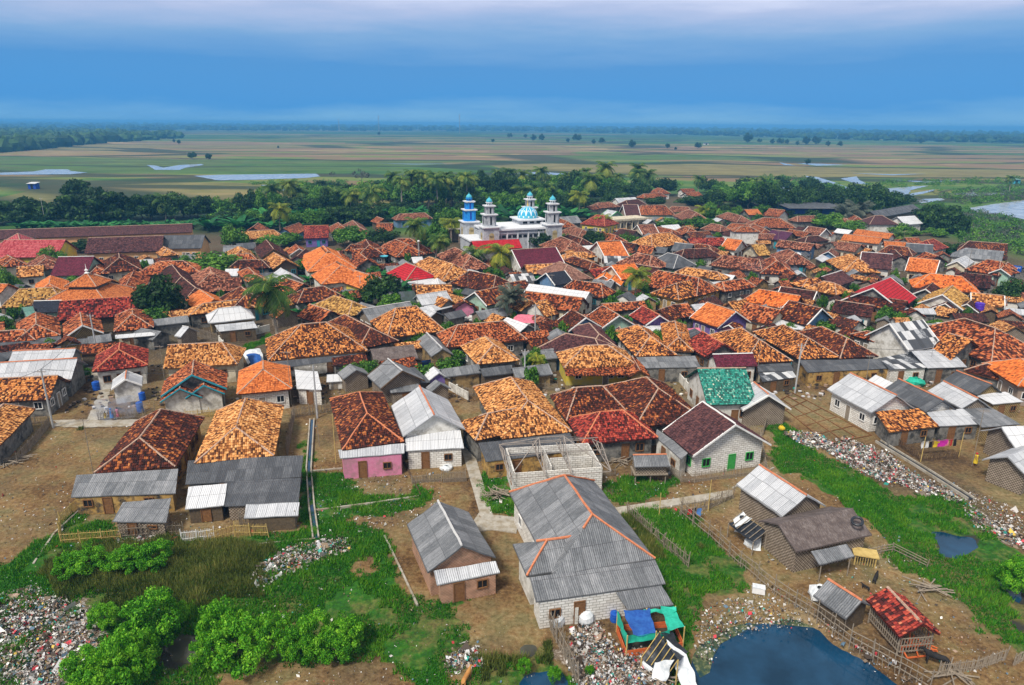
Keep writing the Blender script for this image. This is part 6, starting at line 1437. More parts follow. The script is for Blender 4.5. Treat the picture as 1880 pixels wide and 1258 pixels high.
# --- unfinished block house with steel trusses
def truss_house():
    a, b = P(943, 917), P(1104, 905); d = b-a; rz = math.atan2(d.y, d.x); o = Vector((a.x, a.y, 0)); L = d.length; root = thing('unfinished_house', o, 'roofless white block house carrying bare steel trusses behind the large grey house', 'house', rz=rz)
    D = 5.6; h = 2.9
    M = MB()
    for c, s in (((L/2, .08, h/2), (L, .16, h)), ((L/2, D, h/2), (L, .16, h)), ((.08, D/2, h/2), (.16, D-.17, h)), ((L-.08, D/2, h/2), (.16, D-.17, h)), ((L*.45, D/2+.6, h/2-.1), (.14, D-1.5, h-.2)), ((L*.72, D*.55, h/2-.1), (L*.5, .14, h-.2))): M.box(c, s)
    part(M, 'wall', 'wall_b', root)
    add_opening(root, 'window', .075, D*.3, .9, -math.pi/2, 'wood', 1.0, 1.0); add_opening(root, 'window', .075, D*.7, .9, -math.pi/2, 'wood', 1.0, 1.0)
    zp = h+2.6; y0, y1 = -.9, D+.9
    for x in (-.6, L*.33, L*.62, L+.6):
        M = MB(); e1, e2, pk = Vector((x, y0, h+.05)), Vector((x, y1, h+.05)), Vector((x, D/2, zp-.2 if 0 < x < L else h+1.3))
        for p, q in ((e1, e2), (e1, pk), (e2, pk), (e1.lerp(e2, .5), pk), (e1.lerp(e2, .28), e1.lerp(pk, .55)), (e1.lerp(e2, .72), e2.lerp(pk, .55)), (e1.lerp(e2, .5), e1.lerp(pk, .55)), (e1.lerp(e2, .5), e2.lerp(pk, .55))): M.bar(p, q, .055, n=4)
        part(M, 'truss', 'steel', root)
    M = MB(); M.bar((L*.33, D/2, zp-.18), (L*.62, D/2, zp-.18), .06, n=4)
    for y, z in ((y0, h+.08), (y1, h+.08), (D*.25, h+1.4), (D*.75, h+1.4)): M.bar((-.6, y, z-.1), (L+.6, y, z-.1), .045, n=4)
    for s, x in ((-.6, L*.33), (L+.6, L*.62)):
        for y in (y0, y1): M.bar((s, y, h+.05), (x, D/2, zp-.2), .05, n=4)
    part(M, 'purlin', 'steel', root)
truss_house()
# --- fences
def fence(pts, h, style, label, mat='grey_wood', seed=1, z0=0, name='fence'):
    r = random.Random(seed); w = [at(*p) for p in pts]; root = thing(name, w[0], label, 'wall' if style == 'wall' else 'fence'); w = [p-w[0] for p in w]
    if style == 'wall':
        M = MB()
        for a, b in zip(w, w[1:]):
            d = b-a; m = (a+b)/2; M.box((m.x, m.y, h/2), (d.length, .15, h), math.atan2(d.y, d.x))
        part(M, 'wall_panel', mat, root); M = MB()
        for a, b in zip(w, w[1:]):
            for i in range(int((b-a).length/3)+1): q = a+(b-a).normalized()*i*3; M.box((q.x, q.y, h/2+.1), (.28, .28, h+.25))
        part(M, 'pillar', mat, root); return root
    step = {'picket': 1.6, 'rail': 1.9, 'brush': 1.8, 'panel': 1.7}[style]; Mk = MB(); Mr = MB()
    for a, b in zip(w, w[1:]):
        d = b-a; n = max(1, round(d.length/step)); u = d.normalized(); nn = Vector((-u.y, u.x, 0))
        for i in range(n+1):
            q = a.lerp(b, i/n)+Vector((r.uniform(-.08, .08), r.uniform(-.08, .08), 0))
            if i == n and b is not w[-1]: continue
            M = MB(); M.bar(q+Vector((0, 0, -.2)), q+Vector((r.uniform(-.1, .1), r.uniform(-.1, .1), h*r.uniform(1.0, 1.2))), .05, .04, 5); part(M, 'post', mat, root)
        for z in ((.25, .55, .85) if style == 'rail' else (.3, .8)):
            for i in range(n): Mr.bar(a.lerp(b, i/n)+Vector((0, 0, h*(z+r.uniform(-.04, .04)))), a.lerp(b, (i+1)/n)+Vector((0, 0, h*(z+r.uniform(-.04, .04)))), .028 if style != 'rail' else .035, n=4, caps=False)
        if style in ('picket', 'brush', 'panel'):
            g = {'picket': .11, 'brush': .09, 'panel': .085}[style]; k = int(d.length/g)
            for i in range(k):
                q = a+u*(i+.5)*g+nn*r.uniform(-.03, .03); t = .35 if style == 'brush' else .05; hh = h*r.uniform(.75 if style == 'brush' else .9, 1.12 if style == 'brush' else 1.0)
                Mk.bar(q, q+Vector((r.uniform(-t, t), r.uniform(-t, t)*.6, hh)), (.036 if style == 'picket' else .026) if style != 'panel' else .042, .02, 3, caps=False)
    if style == 'rail':
        for a, b in zip(w, w[1:]):
            for i in range(int((b-a).length/.42)): q = a.lerp(b, (i+.5)/((b-a).length/.42))+Vector((r.uniform(-.08, .08), r.uniform(-.08, .08), -.2)); Mk.bar(q, q+Vector((r.uniform(-.18, .18), r.uniform(-.1, .1), .2+h*r.uniform(.5, 1.05))), .028, .02, 4, caps=False)
    if Mk.v: part(Mk, 'pickets', mat, root)
    part(Mr, 'rail', mat, root); return root
fence([(152, 926), (112, 962), (112, 998), (222, 990)], 1.15, 'picket', 'fresh yellow bamboo fence round the corner yard of the mossy house', 'bamboo', 1)
fence([(222, 990), (335, 982)], 1.3, 'brush', 'grey stick fence between the two yellow bamboo fences', 'grey_wood', 2)
fence([(335, 996), (392, 990)], 1.2, 'picket', 'whitewashed slat fence in front of the cluttered lean-to', 'white_paint', 3)
fence([(385, 996), (430, 984), (492, 984)], 1.3, 'picket', 'yellow bamboo fence panel in front of the wide lean-to', 'bamboo', 4)
fence([(440, 968), (545, 966)], 1.5, 'panel', 'tall grey stick panel below the white sheet of the wide lean-to', 'grey_wood', 5)
fence([(535, 768), (600, 758), (690, 744), (698, 712)], 1.5, 'brush', 'tall grey stick fence behind the utility pole', 'grey_wood', 6)
fence([(609, 716), (672, 707), (680, 690)], 1.1, 'picket', 'small stick fence under the long white wall', 'grey_wood', 7)
fence([(528, 838), (538, 780), (540, 765)], 1.5, 'brush', 'stick fence along the right side of the pale orange house', 'grey_wood', 8)
fence([(757, 888), (812, 884)], 1.0, 'panel', 'brown woven panel by the path in front of the white gabled house', 'grey_wood', 9)
fence([(814, 886), (855, 884)], 1.4, 'panel', 'grey woven panel beside the concrete path', 'grey_wood', 10)
fence([(848, 724), (868, 728), (906, 724)], 1.3, 'picket', 'stick pen below the stained grey house', 'grey_wood', 11)
fence([(962, 716), (1022, 717)], 1.2, 'picket', 'dark slat fence before the yellow-walled house', 'grey_wood', 12)
fence([(1218, 862), (1250, 884), (1276, 886), (1385, 872), (1402, 864)], 1.2, 'picket', 'grey picket fence round the white block gable house', 'grey_wood', 13)
fence([(1093, 876), (1130, 873)], .9, 'picket', 'short grey fence below the dark maroon-tiled wall', 'grey_wood', 14)
fence([(1248, 945), (1300, 987), (1360, 1043), (1420, 1092), (1500, 1142), (1560, 1188), (1650, 1238), (1705, 1268)], 1.7, 'rail', 'long rail and post fence down the edge of the blue pond', 'grey_wood', 15)
fence([(1152, 944), (1195, 984), (1240, 1022), (1262, 1040)], 1.3, 'brush', 'broken stick fence between large grey house and green swamp', 'grey_wood', 16)
fence([(1248, 945), (1300, 935), (1345, 915)], 1.3, 'brush', 'stick fence with laundry under the concrete path', 'grey_wood', 17)
fence([(975, 1092), (1000, 1135), (1022, 1180), (1045, 1225), (1062, 1262)], 1.8, 'brush', 'leaning grey brushwood fence left of the colourful rubbish', 'grey_wood', 18)
fence([(1722, 1240), (1790, 1232), (1845, 1212)], 1.1, 'picket', 'picket fence in the lower right corner', 'grey_wood', 19)
fence([(1592, 1022), (1640, 1012), (1700, 1042)], .9, 'rail', 'low rail fence right of the thatched hut', 'grey_wood', 20)
fence([(1862, 1222), (1900, 1200)], 1.0, 'picket', 'bit of picket fence cut by the lower right edge', 'grey_wood', 21)
fence([(32, 850), (62, 818), (92, 782)], 1.2, 'panel', 'grey panel fence of the yard at the left edge', 'grey_wood', 22)
fence([(40, 782), (92, 776)], 1.1, 'picket', 'slat fence behind the left edge yard', 'grey_wood', 23)
fence([(180, 772), (262, 770), (285, 762)], 1.2, 'brush', 'dark stick fence behind the burning yard', 'grey_wood', 24)
fence([(341, 768), (408, 764)], 1.1, 'picket', 'yellowish fence in front of the teal-trimmed house', 'bamboo', 25)
fence([(288, 612), (330, 610), (400, 628)], 1.7, 'panel', 'tall bamboo fence behind the pale orange slab roof', 'grey_wood', 26)
fence([(404, 632), (422, 655), (440, 678)], 1.3, 'wall', 'white concrete wall along the alley to the golden hipped house', 'wall_w', 27, name='garden_wall')
fence([(420, 628), (496, 608)], 1.3, 'wall', 'low white wall below the white metal hipped house', 'wall_w', 28, name='garden_wall')
fence([(1632, 806), (1690, 848), (1758, 842)], 1.0, 'brush', 'dark stick fence round the laundry yard', 'dark_wood', 29)
fence([(1255, 742), (1300, 782), (1400, 800), (1408, 775)], 1.2, 'picket', 'grey stick fence behind the white trimmed gable house', 'grey_wood', 30)
fence([(1246, 700), (1290, 752)], 1.3, 'wall', 'white garden wall left of the teal roof', 'wall_w', 31, name='garden_wall')
fence([(700, 690), (720, 735), (735, 790)], 1.3, 'brush', 'stick fence left of the white gabled house', 'grey_wood', 32)
fence([(818, 712), (860, 735)], 1.2, 'wall', 'crumbling white wall above the crossing golden roofs', 'wall_w', 33, name='garden_wall')
fence([(1420, 905), (1405, 860), (1395, 800)], .9, 'rail', 'rail fence on the swamp edge right of the green doors', 'grey_wood', 34)
# --- kerbs, beams, drains, garden beds
def strip(pts, w, z, h, mat, name, label, cat):
    W_ = [at(*p) for p in pts]; root = W_[0]; M = MB()
    for a, b in zip(W_, W_[1:]):
        d = b-a; m = (a+b)/2-root; M.box((m.x, m.y, z+h/2-.15), (d.length+w*.4, w, h+.3), math.atan2(d.y, d.x))
    o = part(M, name, mat, None); o.location = root; tag(o, label, cat); return o
def canal(pts, w, label, wm):
    W_ = [at(*p) for p in pts]; root = thing('drain', W_[0], label, 'drain'); o = W_[0]
    Ml = [MB(), MB(), MB()]
    for a, b in zip(W_, W_[1:]):
        d = b-a; u = d.normalized(); nn = Vector((-u.y, u.x, 0)); m = (a+b)/2-o; an = math.atan2(d.y, d.x)
        for i, s in ((0, 1), (1, -1)): q = m+nn*s*w/2; Ml[i].box((q.x, q.y, .05), (d.length, .14, .5), an)
        Ml[2].box((m.x, m.y, .02), (d.length, w-.16, .22), an)
    part(Ml[0], 'drain_edge', 'concrete', root); part(Ml[1], 'drain_edge', 'concrete', root); part(Ml[2], 'drain_water', wm, root)
canal([(573, 772), (567, 862), (572, 930), (580, 990)], .5, 'narrow concrete drain with dark blue water right of the wide grey lean-to', 'water_blue')
canal([(1612, 812), (1700, 866), (1782, 918)], .7, 'black drain between the rubbish dump and the bare yard', 'black_tarp')
for i, (pts, lab) in enumerate(((((628, 861), (570, 866)), 'thin concrete kerb left of the pink walled house'), (((578, 938), (680, 925), (768, 912)), 'long concrete kerb crossing the grass before the pink house'), (((578, 990), (480, 1000), (385, 1012)), 'concrete kerb from the drain foot to the dark reeds'), (((706, 985), (735, 1045), (766, 1112)), 'mossy kerb left of the lone sheet hut'), (((742, 850), (775, 915)), 'dark plank kerb right of the pink walled house'), (((152, 932), (100, 980), (62, 1036)), 'concrete kerb at the edge of the open ground'), (((1108, 893), (1135, 922)), 'old log beside the unfinished block house'), (((1345, 897), (1420, 860)), 'thin kerb running from the sheet hut to the swamp'))):
    strip(pts, .16, .0, .14, 'concrete' if i not in (4, 6) else 'dark_wood', 'kerb', lab, 'kerb')
def beds():
    root = thing('garden_beds', at(1460, 722), 'grid of wooden edged plots between the pole and long white building', 'garden plots'); o = root.location.copy(); M = MB()
    q = [at(*p) for p in ((1455, 722), (1600, 800), (1520, 815), (1425, 740))]
    def ln(a, b): M.bar(a-o+Vector((0, 0, .08)), b-o+Vector((0, 0, .08)), .07, n=4)
    for t in (0, .33, .66, 1): ln(q[0].lerp(q[3], t), q[1].lerp(q[2], t))
    for t in (0, .2, .4, .6, .8, 1): ln(q[0].lerp(q[1], t), q[3].lerp(q[2], t))
    part(M, 'edging', 'brown_door', root)
beds()
# --- poles and wires
POLES = []
def pole(x, yb, xt, yt, label, r=.13, mat='pole_concrete', lamp=False):
    b = at(x, yb); D = math.hypot(b.x, b.y); t = Rm @ Vector(((xt-940)/F, (629-yt)/F, -1)); h = min(H+t.z*D/math.hypot(t.x, t.y), 9.5)
    root = thing('utility_pole' if mat == 'pole_concrete' else 'bamboo_pole', b, label, 'pole'); M = MB(); M.bar((0, 0, -.2), (0, 0, h), r, r*.7, 8); part(M, 'pole', mat, root, False)
    if mat == 'pole_concrete' and not lamp: M = MB(); M.box((0, 0, h-.35), (1.0, .08, .08)); part(M, 'crossarm', 'steel', root); M = MB(); [M.lathe((sx, 0, h-.3), [(.05, 0), (.06, .1), (0, .16)], 6) for sx in (-.45, .45)]; part(M, 'insulator', 'white_paint', root)
    if lamp: M = MB(); M.lathe((0, 0, h-.1), [(0, 0), (.3, .1), (.34, .3), (.2, .5), (0, .55)], 10); part(M, 'lamp', 'white_paint', root)
    POLES.append((b, h)); return b+Vector((0, 0, h))
pts = [pole(98, 786, 86, 676, 'concrete pole with wires beside the left edge yard'), pole(583, 768, 576, 670, 'concrete pole right of the bright orange square house'), pole(963, 708, 966, 641, 'concrete pole right of the stained grey hipped house'),
       pole(1459, 723, 1467, 630, 'concrete pole in front of the long row with dark lean-to'), pole(180, 657, 169, 576, 'concrete pole before the woven gable wall at left'), pole(982, 628, 983, 558, 'concrete pole beside the pink awning'), pole(1428, 606, 1433, 562, 'concrete pole behind the food stall roofs'), pole(663, 548, 662, 505, 'dark pole before the round tree left of the crimson hipped house', .1),
       pole(770, 490, 769, 444, 'lamp pole left of the twin palms', .09, lamp=True), pole(640, 636, 638, 607, 'lamp pole beside the half golden hipped roof', .09, lamp=True), pole(1376, 645, 1378, 620, 'lamp pole in front of the orange brown hipped house', .08, lamp=True), pole(84, 412, 84, 358, 'thin antenna pole in front of the wide rain trees', .09),
       pole(485, 395, 482, 318, 'bare pole with a cross top left of the palms', .15), pole(1838, 596, 1840, 545, 'thin pole at the right by the mint wall', .07), pole(1703, 690, 1704, 622, 'thin antenna pole on the patchwork gable row', .05)]
for x, yb, xt, yt, lab in ((1300, 938, 1301, 880, 'bamboo pole standing on the concrete path edge'), (617, 850, 616, 760, 'thin bamboo pole left of the pink walled house'), (1012, 610, 1014, 575, 'bamboo pole right of the pink awning'), (1690, 848, 1692, 800, 'crooked clothes pole at the left of the laundry'), (1760, 838, 1752, 790, 'crooked clothes pole at the right of the laundry'), (1210, 948, 1212, 905, 'leaning stick beside the concrete path'), (1838, 880, 1835, 830, 'crooked pole left of the lowest right hut')):
    pole(x, yb, xt, yt, lab, .05, 'bamboo')
def wire(a, b, label, sag=.8):
    M = MB(); pr = a; n = 14
    for i in range(1, n+1):
        t = i/n; q = a.lerp(b, t)-Vector((0, 0, sag*4*t*(1-t))); M.bar(pr, q, .028, n=3, caps=False); pr = q
    for p in M.v[:1]: pass
    o = part(M, 'power_line', 'black_tarp', None); tag(o, label, 'wire')
wire(pts[0], pts[1], 'wire from the left edge pole to the pole by the orange square house'); wire(pts[1], pts[2], 'wire from the orange square house pole to the grey hipped house'); wire(pts[2], pts[3], 'wire sagging over the yellow-walled house to the long row')
wire(pts[0], pts[4], 'wire from the left edge pole up the alley'); wire(pts[4], P(60, 560, 8), 'wire leaving the alley pole toward the left edge', .5); wire(pts[5], pts[6], 'wire between the pink awning pole and the food stall pole'); wire(pts[3], P(1890, 640, 8), 'wire running from the row pole to the right edge', .6)
wire(pts[0], P(-20, 705, 7), 'wire leaving the picture at the left edge', .3)
# --- sheds by the pond
r_ = make_house('1520 1064 1582 1104 1562 1121 g G t he=1.7 nw cap=r ov=.2'.split(), [], 'small crooked sheet shed beside the long pond fence', 'shed', 'shed')
r_ = make_house('1629 1079 1694 1146 1653 1170 g X z he=1.9 open cap=m ov=.2'.split(), [], 'open shed with red and orange tiles in the dirt yard by the pond', 'shed', 'shed')
def slat_walls(rec, h0, h1):
    root = rec['root']; M = MB(); L, s = rec['L']/2-.2, rec['hs']-.3
    for a, b in (((-L, -s), (L, -s)), ((L, -s), (L, s)), ((L, s), (-L, s)), ((-L, s), (-L, -s))):
        a, b = Vector((*a, 0)), Vector((*b, 0)); n = int((b-a).length/.22)
        for i in range(n): q = a.lerp(b, (i+.5)/n); M.bar(q+Vector((0, 0, h0)), q+Vector((0, 0, h1)), .035, n=4, caps=False)
        for z in (h0+.1, (h0+h1)/2, h1): M.bar(a+Vector((0, 0, z)), b+Vector((0, 0, z)), .04, n=4, caps=False)
    part(M, 'slat_wall', 'grey_wood', root)
slat_walls(r_, .3, 1.5)
def stilt_hut():
    o = at(1190, 880); root = thing('stilt_hut', o, 'little sheet roofed hut on stilts left of the green doors', 'hut', rz=.06)
    for x in (-1.6, 0, 1.6):
        for y in (-.8, .8): M = MB(); M.bar((x, y, -.1), (x, y, 1.0), .06); part(M, 'leg', 'grey_wood', root)
    M = MB(); M.box((0, 0, 1.05), (3.6, 2.0, .12)); part(M, 'floor', 'grey_wood', root); M = MB(); M.box((0, 0, 1.7), (3.2, 1.7, 1.2)); part(M, 'wall', 'wall_k', root)
    M = MB(); M.slab([(-1.9, -1.25, 2.15), (1.9, -1.25, 2.15), (1.8, .1, 2.85), (-1.8, .1, 2.85)], .06); M.slab([(1.9, 1.25, 2.15), (-1.9, 1.25, 2.15), (-1.8, .1, 2.85), (1.8, .1, 2.85)], .06); link('roof', M.mesh('roof'), root, MATS['sG'])
    M = MB(); M.bar((-1.8, .1, 2.88), (1.8, .1, 2.88), .09); part(M, 'ridge_cap', 'mortar_red', root)
stilt_hut()
def drape(pts4, n, sag, seed, z=True):
    """a cloth quad between four corners, wrinkled"""
    a, b, c, d = [Vector(p) for p in pts4]; V = []; M = MB(); r = random.Random(seed); off = Vector((r.random()*9, r.random()*9, 0))
    for j in range(n+1):
        for i in range(n+1):
            p = a.lerp(b, i/n).lerp(d.lerp(c, i/n), j/n); s = 4*(i/n)*(1-i/n)*.5+4*(j/n)*(1-j/n)*.5
            V.append(p+Vector((0, 0, -sag*s))+mnoise.noise_vector(p*1.3+off)*.16)
    for j in range(n):
        for i in range(n): k = j*(n+1)+i; M.face([V[k], V[k+1], V[k+n+2], V[k+n+1]], None, 0)
    return M
def cloth(root, pts4, mat, name='tarpaulin', n=9, sag=.15, seed=1): 
    M = drape([Vector(p)-root.location if root else Vector(p) for p in pts4], n, sag, seed); return part(M, name, mat, root, True)
def pen():
    o = at(1195, 1180); root = thing('fish_pen', o, 'orange boarded pen draped with green netting at the grey house corner', 'pen')
    tl, tr, br, bl = [P(x, y, 1.9) for x, y in ((1134, 1122), (1240, 1114), (1257, 1152), (1152, 1168))]
    for i, p in enumerate((tl, tr, br, bl, tl.lerp(tr, .5), bl.lerp(br, .5))):
        q = p-o; M = MB(); M.bar((q.x, q.y, -.2), (q.x, q.y, 1.95), .05); part(M, 'post', 'bamboo', root)
    g = [Vector((p.x, p.y, 0)) for p in (tl, tr, br, bl)]
    for i in range(4):
        a, b = g[i]-o, g[(i+1) % 4]-o; d = b-a; m = (a+b)/2; M = MB()
        for z in (.2, .5): M.box((m.x, m.y, z), (d.length, .05, .24), math.atan2(d.y, d.x))
        part(M, 'board', 'orange_boards', root)
    dn = Vector((0, 0, -1.0)); mid = lambda a, b, t: a.lerp(b, t)
    cloth(root, (tl, mid(tl, bl, 1), mid(tl, bl, 1)+dn, tl+dn), 'green_net', 'net', seed=2); cloth(root, (bl, mid(bl, br, .75), mid(bl, br, .75)+dn*.5, bl+dn*.7), 'green_net', 'net', seed=3)
    cloth(root, (mid(tl, tr, .45), tr, mid(tr, br, .2), mid(tl, bl, .2).lerp(mid(tr, br, .2), .45)), 'green_net', 'net', seed=4); cloth(root, (mid(tl, tr, .75), tr, br, mid(bl, br, .7)), 'green_net', 'net', seed=5)
    cloth(root, (mid(tl, tr, .1), mid(tl, tr, .55), mid(bl, br, .5), mid(bl, br, .1)), 'blue_tarp', 'tarpaulin', seed=6)
    M = MB(); c = sum((p for p in g), Vector())/4-o; M.box((c.x, c.y, .05), (3.6, 3.0, .1)); part(M, 'pool_water', 'water_mud', root)
pen()
def tarp_shelter():
    o = at(1215, 1240); root = thing('tarpaulin_shelter', o, 'collapsed shelter of black and white tarpaulins by the pond edge', 'shelter')
    A, B = P(1212, 1160, 2.2), P(1245, 1212, 2.1); C = P(1282, 1262, .4)
    cloth(root, (A, B, P(1222, 1245, .5), P(1178, 1208, .9)), 'black_tarp', seed=7, sag=.1); cloth(root, (P(1232, 1158, 1.4), P(1262, 1195, 1.2), B, A), 'black_tarp', seed=8)
    cloth(root, (A.lerp(B, .35)+Vector((0, 0, .08)), P(1262, 1200, 1.5), C, P(1250, 1258, .5)), 'white_tarp', seed=9, sag=.05); cloth(root, (P(1200, 1215, 1.3), P(1238, 1212, 2.15), P(1225, 1252, .5), P(1195, 1245, .4)), 'white_tarp', seed=10, sag=.2)
    M = MB()
    for x, y, z in ((1212, 1160, 2.2), (1245, 1212, 2.1), (1178, 1208, .9), (1222, 1245, .7)): p = P(x, y, z)-o; M.bar((p.x, p.y, -.1), p, .05)
    for i in range(6): p = A.lerp(B, i/5)-o+Vector((0, 0, .05)); q = P(1178, 1208, .95).lerp(P(1222, 1245, .55), i/5)-o+Vector((0, 0, .06)); M.bar(p, q, .03, n=4)
    part(M, 'pole', 'bamboo', root)
    for i in range(5): M = MB(); M.bar(P(1165+i*18, 1225+i*7, .3)-o, P(1225+i*12, 1258-i*6, .5)-o, .05); part(M, 'loose_pole', 'grey_wood', root)
tarp_shelter()
def junk_rack():
    o = at(1372, 985); root = thing('drying_rack', o, 'leaning pole rack hung with black and white plastic in front of the path end hut', 'rack')
    c = [P(1338, 961, 1.5), P(1364, 941, 2.0), P(1408, 977, 1.7), P(1383, 996, 1.3)]
    cloth(root, c, 'black_tarp', seed=11, sag=.2); cloth(root, (c[0].lerp(c[1], .3)+Vector((0, 0, .12)), c[1]+Vector((0, 0, .12)), c[1].lerp(c[2], .4)+Vector((0, 0, .1)), c[0].lerp(c[3], .3)+Vector((0, 0, .1))), 'white_tarp', seed=12)
    for p in c: M = MB(); q = p-o; M.bar((q.x, q.y, -.1), q, .06); part(M, 'leg', 'grey_wood', root)
    M = MB()
    for i in range(7): M.bar(c[0].lerp(c[3], i/6)-o+Vector((0, 0, .1)), c[1].lerp(c[2], i/6)-o+Vector((0, 0, .12)), .035, n=4)
    part(M, 'rail', 'grey_wood', root); cloth(root, (P(1390, 985, 1.0), P(1400, 990, .9), P(1398, 1010, .1), P(1380, 1008, .1)), 'white_tarp', 'sheet', seed=13)
junk_rack()
def torus(R0, r0, M, n=18, m=8):
    for i in range(n):
        for j in range(m):
            f = lambda i, j: ((R0+r0*math.cos(2*math.pi*j/m))*math.cos(2*math.pi*i/n), (R0+r0*math.cos(2*math.pi*j/m))*math.sin(2*math.pi*i/n), r0*math.sin(2*math.pi*j/m))
            M.face([f(i, j), f(i+1, j), f(i+1, j+1), f(i, j+1)])
M = MB(); torus(.42, .12, M); o = part(M, 'old_tyre', 'black_tarp', None, True); o.location = P(1574, 957, 3.62); o.rotation_euler = (math.radians(24), 0, -.6); tag(o, 'old black tyre lying on the thatched roof', 'tyre')
def crate():
    root = thing('wooden_cage', at(1585, 1034), 'low wooden cage table beside the thatched hut porch', 'cage', rz=-.3)
    for x in (-.8, .8):
        for y in (-.5, .5): M = MB(); M.bar((x, y, 0), (x, y, 1.0), .06); part(M, 'leg', 'bamboo', root)
    M = MB(); M.box((0, 0, 1.05), (2.0, 1.3, .1)); part(M, 'top', 'bamboo', root); M = MB()
    for i in range(9): M.bar((-.8+i*.2, -.5, .1), (-.8+i*.2, -.5, 1), .03, n=4)
    part(M, 'bars', 'bamboo', root)
crate()
def sticks(px, py, n, L, label, seed, mat='grey_wood', spread=.8):
    r = random.Random(seed); root = at(px, py); M = MB()
    for i in range(n): a = r.uniform(-.9, .9)+(1.5 if r.random() < .3 else 0); c = Vector((r.uniform(-spread, spread), r.uniform(-spread, spread)*.6, .08+i*.03)); d = Vector((math.cos(a), math.sin(a), r.uniform(-.08, .12)))*L*r.uniform(.5, 1)/2; M.bar(c-d, c+d, .05, n=5)
    o = part(M, 'wood_pile', mat, None); o.location = root; tag(o, label, 'wood pile')
sticks(912, 912, 22, 2.8, 'heap of grey poles on the grass left of the unfinished house', 1); sticks(1702, 1086, 18, 2.6, 'jumbled timber behind the open red tiled shed', 2); sticks(20, 850, 14, 3.6, 'stack of long poles at the left edge yard', 3)
sticks(1140, 850, 14, 3.2, 'crossed poles left of the stilt hut', 4); sticks(1690, 1190, 10, 1.6, 'orange planks under the open red tiled shed frame', 5, 'orange_boards', .9); sticks(1740, 1245, 14, 2.4, 'fallen pickets at the lower right fence', 6, 'grey_wood', 1.2); sticks(890, 712, 10, 2.6, 'bare pole frame in the junk yard', 7)
def sack(px, py, s, h, mat, label, cat='sack'):
    root = at(px, py); M = MB(); M.lathe((0, 0, 0), [(s*.8, 0), (s, h*.25), (s*.95, h*.6), (s*.55, h*.85), (s*.2, h*.95), (s*.3, h)], 12); me_ = M.mesh(cat)
    for v in me_.vertices: q = mnoise.noise_vector(v.co*2+Vector((px, 0, 0))); v.co += q*s*.22
    o = link(cat.replace(' ', '_'), me_, None, mat); me_.polygons.foreach_set('use_smooth', [True]*len(me_.polygons)); o.location = root; tag(o, label, cat)
sack(1075, 1142, .6, 1.15, 'white_tarp', 'bulging white sack by the wooden door of the large grey house'); sack(1022, 1146, .6, 1.1, 'white_tarp', 'crumpled white sheet bundle at the block wall corner', 'bundle'); sack(1200, 1228, .8, .9, 'white_tarp', 'grey-white rubble bags under the black tarpaulin', 'bundle'); sack(1504, 1098, .9, 1.0, 'white_tarp', 'white sack at the corner of the crooked sheet shed')
sack(1380, 1002, .7, .8, 'white_tarp', 'pale bundle under the drying rack', 'bundle'); sack(1310, 808, .7, .9, 'blue_tarp', 'blue covered bundle right of the teal roof', 'bundle'); sack(820, 862, .7, .5, 'white_tarp', 'crumpled white bag before the white gabled house'); sack(1679, 706, 1.3, 1.1, 'green_net', 'round green tub in front of the patchwork gable', 'tub'); sack(1435, 788, .4, .5, 'cloth_yellow', 'yellow heap beside the woven shed right of teal roof', 'heap')
M = MB()
for i in range(6):
    for j in range(3): M.box((j*.42-.42+random.uniform(-.02, .02), 0, .13+i*.25), (.38, .3, .22))
o = part(M, 'block_stack', 'wall_w', None); o.location = at(1046, 1144); tag(o, 'stack of white building blocks left of the wooden door', 'blocks')
def barrel(px, py, r, h, mat, label, cat='barrel', z=0):
    root = thing('water_barrel' if cat == 'barrel' else 'water_tank', at(px, py)+Vector((0, 0, z)), label, cat); M = MB(); M.lathe((0, 0, 0), [(0, 0), (r*.9, 0), (r, h*.1), (r, h*.3), (r*1.05, h*.34), (r, h*.38), (r, h*.66), (r*1.05, h*.7), (r, h*.74), (r, h*.92), (r*.7, h*.97), (0, h*.98)], 14); part(M, 'body', mat, root, True); M = MB(); M.lathe((0, 0, h*.95), [(r*.35, 0), (r*.35, .1), (0, .12)], 10); part(M, 'lid', mat, root); return root
barrel(258, 757, .4, 1.5, 'blue_plastic', 'tall blue barrel right of the small white outhouse'); barrel(262, 735, .4, 1.2, 'blue_plastic', 'blue barrel behind the tall blue one by the white outhouse'); barrel(178, 716, .5, 1.3, 'blue_plastic', 'blue water tank at the corner of the maroon hipped house'); barrel(1128, 1140, .35, .8, 'blue_plastic', 'blue barrel left of the green netting pen'); barrel(972, 622, .7, 1.9, 'white_paint', 'white water tank below the pink awning', 'tank'); barrel(1298, 806, .5, 1.2, 'small_dome', 'turquoise tank on the terrace right of the teal roof', 'tank')
rt = barrel(1792, 592, .8, 1.7, 'purple_plastic', 'purple water tank on a block tower by the mint wall', 'tank', 2.3); M = MB(); M.box((0, 0, -1.15), (1.7, 1.7, 2.3)); part(M, 'stand', 'wall_g', rt)
barrel(845, 700, .35, .9, 'blue_plastic', 'blue drum in the junk yard with bare poles'); barrel(853, 706, .35, .9, 'small_dome', 'turquoise drum in the junk yard with bare poles'); barrel(1612, 423, .8, 1.4, 'small_dome', 'turquoise tank behind the fresh orange slab roofs', 'tank', 3)
root = thing('hanging_tarpaulin', at(782, 684), 'deep blue tarpaulin hanging beside the dark thatched barn', 'tarpaulin'); cloth(root, (P(774, 662, 2.6), P(790, 660, 2.6), P(792, 678, .3), P(776, 684, .3)), 'blue_tarp', 'sheet', seed=21)
